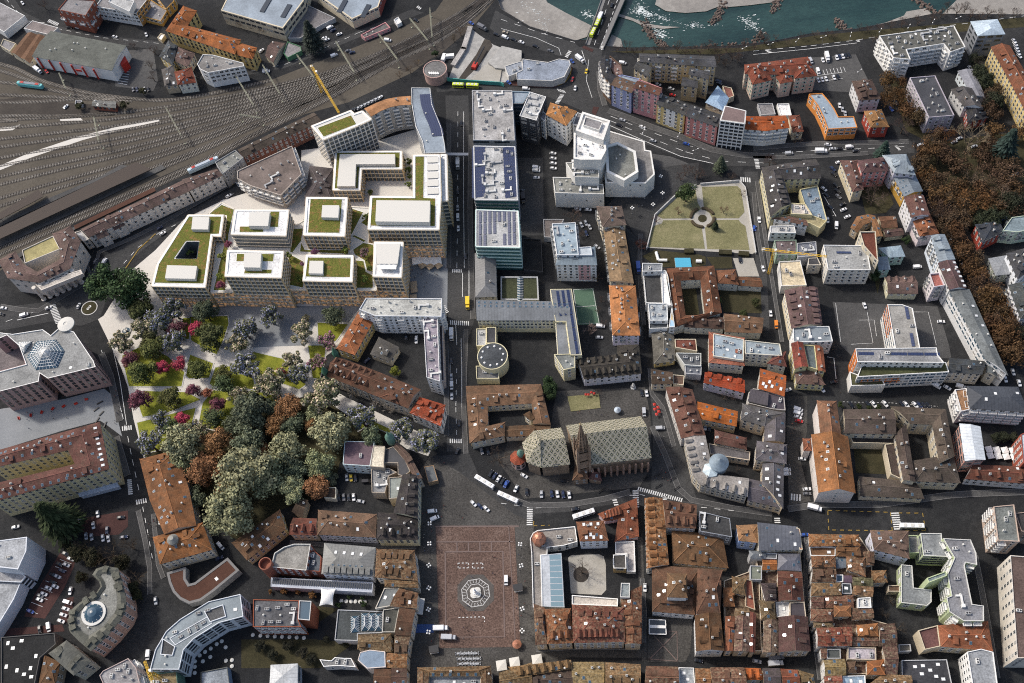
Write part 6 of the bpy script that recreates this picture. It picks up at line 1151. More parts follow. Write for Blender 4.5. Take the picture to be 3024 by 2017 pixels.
('house','grey sheet roof house with bright orange tiled edges',[('r','1040 1509 30 144 178 -175 13 119',15,d(rc=377,ends='gg'))],d(rm=L,skylight=2,skywhite=2,chimney=2,s=.25,wc=5)),
('house','bright orange roof edge strip beside the grey sheet roof',[('f','1253 1595 14 -13 -16 -105 -15 3',15.3,d(rc=378))],d(win=0,rm='tile',ph=.1,wc=5)),
('house','low grey sheet roofs with tiny terrace left of the blue rooflights',[('f','1016 1514 116 -23 -10 -29 -113 25',12,d(rc=379))],d(rm=L,ac=1,win=0,wc=21)),
('house','grey roof house with blue roof window in the old block',[('r','1110 1408 27 83 87 -109 16 87',12,d(rc=380,ends='hh'))],d(rm=L,skylight=3,chimney=1,wc=21)),
('house','tiny bright orange roof with blue glazed dormers',[('r','1039 1423 14 50 57 -62 13 50',11,d(rc=381,ends='gg'))],d(skylight=3,wc=5)),
('house','red-brown roof house with plants on a small terrace',[('r','1091 1333 17 69 101 -93 13 69',12,d(rc=382,ends='gg'))],d(skylight=2,chimney=2,wc=217)),
('house','dark roof house with grey pointed dormers and white gable',[('r','1015 1359 76 -11 -78 -82 57 -9',11,d(rc=383,ends='hh'))],d(rowdorm=(1,3,.3,'dormer'),wc=1)),
('house','plain brown roof house right of the plant-covered terrace',[('r','1092 1329 116 -22 -133 -50 118 -24',12,d(rc=384,ends='gg'))],d(chimney=3,skylight=1,wc=217)),
('house','lichen-grey roof house with two dark hatches',[('r','986 1279 71 -20 -85 -72 68 -11',11,d(rc=385,ends='hh'))],d(rm=M,skylight=2,wc=217)),
('house','white light-well house with big blue-white roof glazing',[('f','1066 1261 63 -9 -18 -71 -58 9',9,d(rc=386))],d(skywhite=3,win=0,wc=1)),
('house','dark ribbed sheet roof house on the white lane facade',[('f','1125 1240 70 -7 -12 -77 -76 16',12,d(rc=87))],d(rm=L,wc=217)),
('house','wide dark brown roof house sprinkled with small blue roof windows',[('r','1054 1182 136 -22 -181 -142 150 -19',12,d(rc=387,ends='gg'))],d(skylight=8,chimney=3,shed=2,wc=217)),
('house','purple-grey lichen roof with a long dark hatch near the lane end',[('r','984 1179 62 -10 -111 -139 69 -15',12,d(rc=42,ends='gg'))],d(rm=M,skylight=2,wc=217)),
('house','long orange ridge roof at the head of the narrow lane',[('r','1292 1494 15 64 232 -101 9 55',13,d(rc=359,ends='hh'))],d(rm=M,skylight=3,chimney=5,wc=1)),
('house','house with two projecting orange tiled canopies on the lane',[('f','1297 1498 70 -10 57 -14 -14 -42 -118 21',11,d(rc=388))],d(rm='tile',skywhite=1,win=0,wc=1)),
('house','tan roof house with grey sheet light shaft below the orange ridge',[('r','1410 1426 14 47 104 -69 10 52',12,d(rc=389,ends='hh'))],d(skywhite=2,shed=2,wc=217)),
('house','reddish hip roof house on the lane beside a blue roof light',[('r','1275 1389 13 56 101 -75 14 56',13,d(rc=390,ends='hh'))],d(rm=M,shed=1,chimney=1,wc=1)),
('house','sunken grey terrace house with blue tarpaulin coloured glazing',[('r','1399 1376 14 54 33 -62 15 54',10,d(rc=391,ends='gg'))],d(skylight=3,rm=L,wc=21)),
('house','broad brown roof with white chimney stack in the second old block',[('r','1442 1352 14 68 64 -117 27 95',12,d(rc=392,ends='hh'))],d(rm=M,chimney=2,skylight=1,wc=217)),
('house','brown ridge roof with zinc dormers on the lane',[('r','1254 1321 26 67 93 -84 18 63',12,d(rc=347,ends='gg'))],d(rm=M,shed=3,chimney=2,wc=1)),
('house','little house almost wholly roofed in blue glass',[('f','1379 1307 32 -5 11 35 -33 6',10,d(rc=393))],d(rm='glassblue',win=0,wc=1)),
('house','violet sheet roof house beside the blue glass roof',[('r','1410 1296 9 34 31 -41 7 35',11,d(rc=394,ends='gg'))],d(rm=L,wc=21)),
('house','mossy olive roof house in the second old block',[('r','1448 1276 12 39 83 -60 9 40',11,d(rc=395,ends='gg'))],d(rm=M,chimney=1,wc=217)),
('house','tan cross-gabled roof house halfway down the lane',[('r','1233 1255 22 61 125 -81 14 60',12,d(rc=396,ends='hh'))],d(rm=M,chimney=3,skylight=1,wc=1)),
('house','house with tall dark glazed roof box in the second old block',[('f','1387 1244 45 -7 11 48 -41 9',11,d(rc=397))],d(skywhite=2,win=0,wc=21)),
('house','pale tan gable above the dark back garden',[('r','1433 1234 19 40 73 -70 18 48',11,d(rc=398,ends='gg'))],d(rm=M,vent=2,wc=217)),
('house','small dark brown roof on the lane below the tan cross gable',[('r','1218 1196 12 54 47 -62 16 54',12,d(rc=399,ends='gg'))],d(rm=M,wc=1)),
('house','red-brown roof with antenna mast and white parapet walls',[('r','1281 1190 16 61 124 -82 16 59',11,d(rc=400,ends='hh'))],d(rm=M,chimney=2,skylight=2,wc=217)),
('house','white roof terrace house with small tables above the dark garden',[('f','1437 1163 63 -10 11 50 -60 6',12,d(rc=401))],d(ac=2,win=0,ph=1,wc=1)),
('house','warm brown plain roof above the crooked lane bend',[('r','1199 1137 17 58 88 -81 18 60',12,d(rc=91,ends='hh'))],d(rm=M,chimney=1,wc=1)),
('house','orange pyramid roof sticking out of the brown roofs',[('r','1311 1137 14 52 65 -63 13 50',13,d(rc=369,ends='hh'))],d(wc=217)),
('house','long low brown roof beside the orange pyramid roof',[('r','1394 1112 15 57 90 -64 9 47',11,d(rc=347,ends='gg'))],d(rm=M,wc=217)),
('house','strip of lichen-grey roof with chimneys at the lane bend',[('r','1207 1106 4 26 89 -39 2 24',11,d(rc=402,ends='hh'))],d(rm=M,chimney=2,wc=1)),
('house','large red-brown roof below the lane bend',[('r','1194 1014 18 86 140 -110 25 88',13,d(rc=403,ends='gg'))],d(rm=M,shed=3,chimney=2,wc=1)),
('house','orange-tan double roof with white rooflights beside red-brown roof',[('r','1396 1032 10 52 84 -68 16 61',12,d(rc=283,ends='hh'))],d(skylight=2,wc=217)),
('house','dark brown roof stepping down to the fenced garden',[('r','1482 974 29 101 54 -114 21 104',11,d(rc=404,ends='gg'))],d(rm=M,skylight=3,wc=217)),
('house','brown ridge roof with small blue windows below orange-tan double roof',[('r','1362 992 12 44 105 -61 11 41',11,d(rc=405,ends='gg'))],d(rm=M,skylight=3,wc=217)),
('house','small flat dark sheet roof in the lower old block',[('f','1227 956 63 -10 11 44 -62 10',11,d(rc=406))],d(rm=L,win=0,wc=21)),
('house','narrow brown roof strip with white lane facade near the bottom',[('r','1200 961 8 48 18 -52 14 47',11,d(rc=407,ends='gg'))],d(rm=M,wc=1)),
('house','lilac-paved roof terrace with tubs in the lower old block',[('f','1320 938 129 -25 16 56 -128 23',11,d(rc=408))],d(ac=3,skywhite=1,win=0,ph=.9,wc=217)),
('house','ochre-tan roof with one dark dormer near the bottom',[('r','1191 879 15 71 82 -84 17 74',12,d(rc=409,ends='gg'))],d(rm=M,skylight=1,wc=1)),
('house','brown roof with three skylights near the bottom edge',[('r','1297 876 13 52 30 -57 12 52',11,d(rc=330,ends='hh'))],d(skylight=3,wc=217)),
('house','bright orange-brown roof dotted with blue windows near the bottom',[('r','1384 854 17 59 64 -74 17 71',12,d(rc=410,ends='hh'))],d(skylight=5,wc=217)),
('house','dark tiled gable beside the bright orange-brown roof',[('r','1469 843 26 127 28 -136 40 125',11,d(rc=411,ends='gg'))],d(rm=M,skylight=2,wc=217)),
('house','red-brown roof at the bottom edge of the lane',[('r','1174 834 11 44 73 -57 10 48',12,d(rc=412,ends='gg'))],d(rm=M,wc=1)),
('house','house with wide blue-white glazed roof at the bottom edge',[('f','1262 822 103 -16 12 48 -103 14',11,d(rc=413))],d(skywhite=4,win=0,wc=1)),
('house','long pale tan roof at the bottom edge of the old block',[('r','1367 805 88 42 118 -74 12 47',11,d(rc=414,ends='gg'))],d(rm=M,chimney=2,wc=217)),
('house','small dark roof right of the tan light-shaft roof',[('r','1579 1354 -46 8 70 59 -55 9',11,d(rc=347,ends='gg'))],d(rm=M,wc=217)),
('house','low square tan pyramid roof in the back yard',[('r','1549 1277 15 60 59 -70 12 60',9,d(rc=415,ends='hh'))],d(rm=M,wc=217)),
('house','low reddish shed roof beside the green complex',[('f','1623 1230 53 -9 10 30 -55 10',6,d(rc=416))],d(win=0,rm='tile',wc=217)),
('house','lilac-white house with mauve-brown hip roof left of the green complex',[('r','1594 1423 12 99 141 -173 41 139',14,d(rc=417,ends='hh'))],d(skylight=2,chimney=3,s=.35,wc=418)),
('apartment_building','large pale green stepped complex with grey paved terraces and rounded balconies',[('f','1838 1464 100 -17 -14 -55 62 -62 -14 -13 -157 35',14.8,d(ac=1,pm='trim',win='band',rc=419)),('f','1924 1412 127 -29 2 -68 -17 -58 -48 21 -11 -15 -30 -183 49 -16 -25 -69 -91 15 -49 52 10 67 26 5 18 106 59 69',18,d(ac=3,duct=1,vent=3,pm='trim',bal=('balcwhite',1,0),rc=420)),('f','1713 1340 50 -14 -29 -107 80 -23 -20 -57 -28 -15 -114 34',10,d(ac=1,pm='trim',rc=421)),('f','1796 1481 46 -8 -18 -89 -50 8',9,d(win=0,rc=422)),('f','1775 1230 100 18 -3 -22 -95 -19',20,d(win=0,rc=423))],d(key='green',sp=3.6,fl=3.1,win='wide',wc=424)),
('apartment_building','L-shaped beige house with orange-red roof below the green complex',[('r','1757 925 22 96 205 -155 28 138',12,d(rc=425,ends='hh'))],d(skylight=2,vent=4,s=.35,wc=426)),
('house','flat beige house part with red court beside the orange-red roof',[('f','1684 1016 97 9 -19 -97 -78 -4',11,d(rc=279))],d(win=0,ph=1,wc=426)),
('apartment_building','white hotel-like block with grey roof and blue glazed boxes at bottom right',[('f','1857 877 67 3 49 -23 -36 -151 -110 18',15,d(rc=427))],d(skylight=4,win='std',sp=2.6,ac=1,wc=1)),
('house','dark flat roof with pyramid skylights at the bottom right',[('f','1572 900 207 -30 -17 -122 -225 36',8,d(rc=247))],d(skywhite=8,win=0,wc=21)),
('house','low grey yard roof behind the dark pyramid-skylight roof',[('f','1591 978 55 -7 -6 -33 -58 7',5,d(rc=428))],d(win=0,wc=21)),
('office_building','pale stone tower block with rows of narrow slots at the right edge',[('f','2197 1273 129 -32 -163 -454 -114 19',19.7,d(rc=429))],d(win='tall',sp=4.4,fl=4.2,skylight=0,ac=2,wc=430)),
('apartment_building','curved tan roof with a row of small dormers at the bottom edge',[('r','-274 1156 37 -57 268 42 -1 -43',12,d(rc=431,ends='hg'))],d(rm=M,rowdorm=(0,7,.3,'dormer'),rp=.5,s=.3,wc=16)),
('apartment_building','dark roofed rear wing behind the curved tan dormer roof',[('r','-236 1100 -8 -45 272 44 -8 -81',11,d(rc=432,ends='gg'))],d(skylight=3,wc=16)),
('apartment_building','greenish tan plain roof with dark front gutter at the bottom edge',[('r','32 1133 -17 -114 173 89 -22 -113',11,d(rc=433,ends='gg'))],d(rm=M,skylight=1,s=.25,chimney=1,wc=16)),
('apartment_building','tan roof with four dark little dormers at the bottom edge',[('r','192 1104 -24 -122 188 85 -23 -111',12,d(rc=396,ends='gg'))],d(rm=M,skylight=2,rowdorm=(0,4,.25,'shed'),chimney=2,wc=16)),
('apartment_building','brown roof right of the gap street at the bottom edge',[('r','379 1056 -32 -113 181 85 -20 -111',12,d(rc=92,ends='gg'))],d(rm=M,rowdorm=(1,6,.3,'shed'),wc=16)),
('house','pale glazed conservatory roofs between brown roofs at the bottom edge',[('f','532 1029 70 -13 -15 -108 -75 12',10,d(rc=434))],d(skywhite=4,win=0,wc=1)),
('house','small orange-tan roof beside the pale conservatory roofs',[('r','604 1009 -17 -104 87 91 -14 -103',12,d(rc=435,ends='gg'))],d(rm=M,shed=2,wc=16)),
('apartment_building','long brown roof under the lane lorries at the bottom edge',[('r','675 999 -14 -108 170 83 -11 -108',13,d(rc=92,ends='gg'))],d(rm=M,shed=3,wc=16)),
('house','vivid orange roof with two dark dormers at the bottom edge',[('r','833 974 3 -56 72 42 -3 -53',12,d(rc=436,ends='gg'))],d(rowdorm=(0,2,.3,'dormer'),wc=16)),
('house','grey-brown roof right of the vivid orange roof',[('r','916 959 -16 -81 95 68 -13 -81',12,d(rc=437,ends='gg'))],d(skylight=2,wc=16)),
('house','red roof with four skylights near the lane foot',[('r','997 944 -9 -80 86 62 -4 -75',12,d(rc=438,ends='gg'))],d(skylight=4,chimney=1,wc=16)),
('house','mossy hip roof house at the foot of the narrow lane',[('r','1076 926 -8 -84 74 51 -7 -62',12,d(rc=439,ends='hh'))],d(rm=M,wc=16)),
('apartment_building','brown U-shaped roof round a grey flat court at the square foot',[('r','-710 1223 50 -50 305 1 -54 -41',12,d(rowdorm=(0,6,.35,'skylight'),rm=M,rc=323,ends='hh')),('f','-663 1177 253 -39 -8 -59 -250 40',10,d(ac=1,skywhite=3,win=0,rc=116)),('r','-710 1223 50 -50 -61 -61 54 -8',12,d(rm=M,rc=339,ends='gg')),('r','-355 1174 -54 -41 46 -78 -54 9',12,d(rm=M,rc=339,ends='gg'))],d(wc=217)),
('house','rounded corner house with brown roof at the square foot',[('r','-322 1138 -6 -86 170 109 -15 -134',11,d(rc=440,ends='gg'))],d(rm=M,skylight=1,wc=217)),
('infill_house','low dark tiled back building filling the court east of the courthouse',[('f','848 1410 132 25 50 -8 -88 -381 -170 31',7.5,d(rc=441))],d(win=0,rm=M,chimney=6,vent=5,wc=217,cat='house')),
('infill_house','low dark tiled back building filling gaps beside the narrow lane',[('f','1327 1556 240 -41 29 -100 -96 -309 96 -45 -66 -214 -321 46 14 219',7.5,d(rc=404))],d(win=0,rm=M,chimney=8,vent=5,wc=217,cat='house')),
('infill_house','low dark tiled back building left of the narrow lane',[('f','1033 1516 221 -38 -65 -321 -32 -136 -199 22 60 303',7.5,d(rc=111))],d(win=0,rm=M,chimney=5,vent=4,wc=217,cat='house'))]
TREES=[('green','beside the station roundabout',442,0,0,'-2366 3768 137,-2215 3708 144'),
('olive','in the new park',443,0,0,'-2182 3573 98,-1729 3311 106,-2108 3365 74'),
('blue','in the new park',444,0,0,'-1973 3549 92,-2057 3481 96,-1542 3325 91,-1962 3334 90,-1538 3061 112,-2080 2683 97,-2029 2816 74'),
('green','on the shaded front plaza',445,0,0,'-1780 3497 85'),
('plum','in the new park',446,0,0,'-1953 3432 67,-2244 3261 67,-2141 2976 83,-1847 2993 56,-1720 2861 64'),
('crimson','in the new park',447,0,0,'-1841 3416 60,-2045 3188 56,-1943 3192 56,-1914 2818 58'),
('cream','in the new park',448,0,0,'-2147 3445 86,-2276 3393 86,-1595 3255 80,-1587 2890 73,-1440 2946 72,-1806 2728 69'),
('blue','on the shaded front plaza',444,0,0,'-1391 3394 89,-1517 3361 55'),
('olive','on the shaded front plaza',449,0,0,'-1022 3338 81'),
('cream','on the shaded front plaza',448,0,0,'-1207 3240 87,-1189 3378 33'),
('pink','beside the playground lawn',450,0,0,'-1063 3171 65'),
('olive','in the new park',451,0,0,'-2104 3296 93,-2149 3144 101,-1828 3131 76,-1970 2962 83,-1681 3060 70'),
('rust','in the new park',452,0,0,'-1785 2975 43,-1876 2740 42'),
('green','in the new park',453,0,0,'-1667 2988 72,-1733 2785 72,-1973 2771 64'),
('dark','in the old park grove',454,0,0,'-1512 2754 121,-1602 2706 80,-1820 2319 70'),
('sage','in the old park grove',455,0,0,'-1882 2611 134,-1510 2382 177,-1604 2182 159,-1886 2527 89,-1061 2551 133,-1163 2715 63,-1304 2484 117,-1138 2392 91,-1442 2360 129,-1289 2266 86'),
('dark','in the old park grove',456,0,0,'-1518 2597 110'),
('brown','in the old park grove',457,0,0,'-1707 2609 104,-1752 2447 118,-1642 2329 82,-1282 2770 94,-1379 2679 75,-1188 2653 53,-1172 2261 80,-1470 2525 75'),
('dark','in the old park grove',458,0,0,'-1397 2802 63,-1286 2381 84,-1091 2311 44,-1496 2621 70,-1482 2783 84,-1277 2669 79'),
('cream','along the park path',448,0,0,'-1384 2912 112,-1265 3074 72,-1095 2773 131'),
('rust','along the park path',459,0,0,'-1344 3030 42,-878 2580 31'),
('blue','along the park path',444,0,0,'-1237 2974 87,-891 2623 100,-676 2518 91,-544 2420 97'),
('pink','along the park path',450,0,0,'-1133 3044 66'),
('olive','at the park corner house',460,0,0,'-834 2503 80'),
('olive','in the yard behind the stone row',461,0,0,'-689 2918 38'),
('bare','beside the cathedral apse',462,0,0,'-174 2267 70'),
('green','between school yard and parish house',463,0,0,'162 2658 56,163 2612 46'),
('bare','in front of the stone apartment row',464,0,0,'-933 2811 42,-805 2741 45,-744 2681 42'),
('conifer','by the yellow residence corner',465,0,0,'-2545 2285 144'),
('bare','beside the lower car park',466,0,0,'-2431 2115 76,-2284 2081 82,-2190 2118 60,-2147 1929 56'),
('green','in the walled park',467,0,0,'1204 3797 74'),
('conifer','in the walled park',468,0,0,'1328 3556 29'),
('bare','in the walled park',469,0,0,'1408 3661 34,1137 3708 34,995 3678 30'),
('bare','near the white pink-striped tower',462,0,0,'491 3769 67,559 3326 44'),
('barerust','at the lane by the walled park',212,0,0,'858 3499 39'),
('bare','beside the sports court',470,0,0,'454 2976 44'),
('olive','in the monastery garden',471,0,0,'1426 2984 33,1343 2921 32,1213 3023 36'),
('bare','on the river bank',462,0,0,'1096 5118 50,1428 5042 50,1570 4977 50,1636 5019 44,1885 4978 44,2013 4987 44,1689 4918 50,1768 4889 50,1292 5069 35,1199 5080 35,2020 4993 42,3045 4930 44,3317 4954 54,2937 4933 44,3213 4960 42,3394 4901 47,3511 4901 47,2437 4959 36'),
('conifer','on the theatre square',472,0,0,'1463 3984 54'),
('bare','on the theatre square',462,0,0,'1301 3960 61,1244 3994 47'),
('barerust','on the leafy avenue',473,0,0,'2646 4253 84,2843 3900 74,2815 3383 103,2750 2652 74,2786 2563 61,2647 3639 63'),
('bare','on the leafy avenue',462,0,0,'2638 4045 74,3209 4136 85,3264 4441 63'),
('bare','at the dark park edge',474,0,0,'2970 3823 125'),
('autumn','on the leafy avenue',475,0,0,'2654 4431 76,2752 4411 50,2699 4149 83,2649 3456 95,2654 3221 77,2651 3060 92,2687 2960 76,2682 2876 77,2692 2729 98,2672 2506 96,2657 3307 55'),
('autumn','at the dark park edge',475,0,0,'2685 3804 97,2645 3664 72,3159 3884 75,3282 3848 75'),
('conifer','at the dark park edge',476,0,0,'2450 3870 64,3141 3713 106,3429 4341 54'),
('bare','in the orange block yard',462,0,0,'1982 4110 49,1774 3965 48'),
('bare','in the dark park',477,0,0,'2998 3368 96,2891 3570 82,2975 3506 74'),
('bare','in the garden behind the coral house',462,0,0,'2285 3543 85,2345 3663 56'),
('green','in the garden by the clinic',463,0,0,'2137 3026 38,2393 3237 30'),
('autumn','on the leafy avenue',478,0,0,'2657 2358 103,2754 2434 60'),
('bare','in the school car park',462,0,0,'1770 2616 41'),
('shrub','behind the dark monastery',479,0,1,'1800 2238 22,1851 2222 22,1899 2213 22,1707 2268 24'),
('conifer','beside the sheet-roofed halls',480,0,0,'-1036 5615 103'),
('shrub','beside the pink rotunda',481,0,1,'-198 5363 33'),
('bare','in the warehouse yard',462,0,0,'-2192 5844 43,-2212 5700 43,-2190 5578 47,-3048 6512 52,-2350 5932 34'),
('bare','at the upper hall',462,0,0,'-1556 5968 43,-1473 5913 42,-1398 5873 42,-1642 6029 38'),
('shrub','by the railway huts',482,0,1,'-2707 5421 38,-2386 5357 42,-2262 5459 37'),
('bare','in the pale courtyard',483,0,0,'162 1588 61'),
('shrub','on the podium roof garden',484,16.3,1,'-897 3706 32,-1239 3729 31,-1179 3556 32,-793 3472 31,-731 3944 25,-756 3934 27,-763 3551 24'),
('plum','on the podium roof garden',485,16.3,1,'-1079 3733 28,-1163 3668 19'),
('pink','on the podium roof garden',450,16.3,0,'-787 3657 39'),
('plum','on the podium roof garden',486,16.3,1,'-1602 3895 32,-1643 3595 37'),
('shrub','on the podium roof garden',487,16.3,1,'-1640 3804 36,-1657 3666 28'),
('shrub','in the sunken roof court',488,12,1,'-1864 3920 34'),
('shrub','in the small plaza court',489,0,1,'-738 4253 27'),
('shrub','beside the sedum roof bar',490,0,1,'-479 4330 24,-489 4262 27'),
('shrub','beside the sedum roof bar',491,0,1,'-471 4445 32,-477 4382 29'),
('rust','in the arcade garden',473,0,1,'-1451 1754 15,-1375 1739 24,-1305 1729 18,-1229 1696 24'),
('shrub','in the hotel garden',492,0,1,'-1098 1626 23,-968 1604 23,-1041 1658 17,-974 1641 17'),
('dark','in the dense right-hand tree belt',493,0,0,'2909 3250 81,3034 3326 82,2826 3275 72,2744 2491 76'),
('barerust','in the mixed right-hand tree belt',494,0,0,'2606 3394 79,2638 3365 75,2660 3582 73,2730 3551 81,2696 3298 79,2607 3160 74,2679 3028 78,2692 2814 80'),
('autumn','in the dense right-hand tree belt',495,0,0,'2659 3144 78,2640 2955 73,2618 2692 83,2677 2642 83,2627 2577 83,2632 2444 89,2706 2450 82,2800 2616 76,2792 3501 89,2897 3431 93,2934 3319 85,2772 3300 76,3081 3439 90'),
('barerust','in the dense right-hand tree belt',496,0,0,'2734 3412 88,2970 3546 90,3080 3523 91,3049 3305 77,2706 2579 83,2639 2802 69,2611 3278 63'),
('autumn','in the dense right-hand tree belt',497,0,0,'2730 4087 80,2784 3890 83,2624 3719 86,2776 3768 87,2838 3668 91,3007 3704 92,3106 3593 92,3073 3808 76,2707 4291 69,2639 4331 64,3262 4177 79,3194 4036 78'),
('dark','by the right-edge houses',493,0,0,'3229 4355 70,3246 4285 74,3235 4115 69,3261 4488 55'),
('bare','on the scrubby river bank',462,0,0,'2000 5061 35,2095 5000 31,2262 4980 34,2353 4968 36,2470 4935 31,2707 4943 34,2784 4938 33,2860 4932 36,3141 4933 41,3272 4996 47,3380 4971 47,3447 4872 42,3573 4858 47,3669 4847 47,2155 4931 31,2716 4845 31,2660 4968 32,1028 5135 30,1144 5083 33,1341 5040 31,1476 5008 33,1526 5020 31,1677 4992 35,1749 4965 35,1820 4936 37,1933 4945 35,1801 4862 39,1665 4876 34,1712 4844 34'),
('bare','in a small courtyard',462,0,0,'1150 2420 27,974 2544 21,1100 2423 26,1071 2001 20,300 2749 25,427 2576 26'),
('olive','in the shaded hotel yard',493,0,0,'2425 1931 36,2473 1929 36,2516 1914 36'),
('bare','in the dark back garden',498,0,0,'1631 1191 43,1574 1133 34,1616 1055 41,1681 1425 30'),
('bare','in the quiet yards',462,0,0,'1547 3770 31,1514 3902 35,1323 3953 43,1208 3962 39,558 3175 26,525 3109 26,543 3018 25,521 3661 30'),
('olive','beside the lower car park',499,0,0,'-2475 2127 61,-2369 2080 68,-2229 2034 60,-2452 1997 40,-2160 1883 47,-2138 1845 39,-2555 2189 37'),
('bare','by the pink rotunda',500,0,0,'-390 5253 35,-466 5221 30,-337 5311 31,-4 5529 40,-59 5479 36'),
('dark','in the dark lower garden',501,0,0,'-1503 1473 35,-1442 1418 31,-1357 1456 34,-1288 1409 36,-1250 1364 32,-1167 1457 22,-1075 1420 20')]
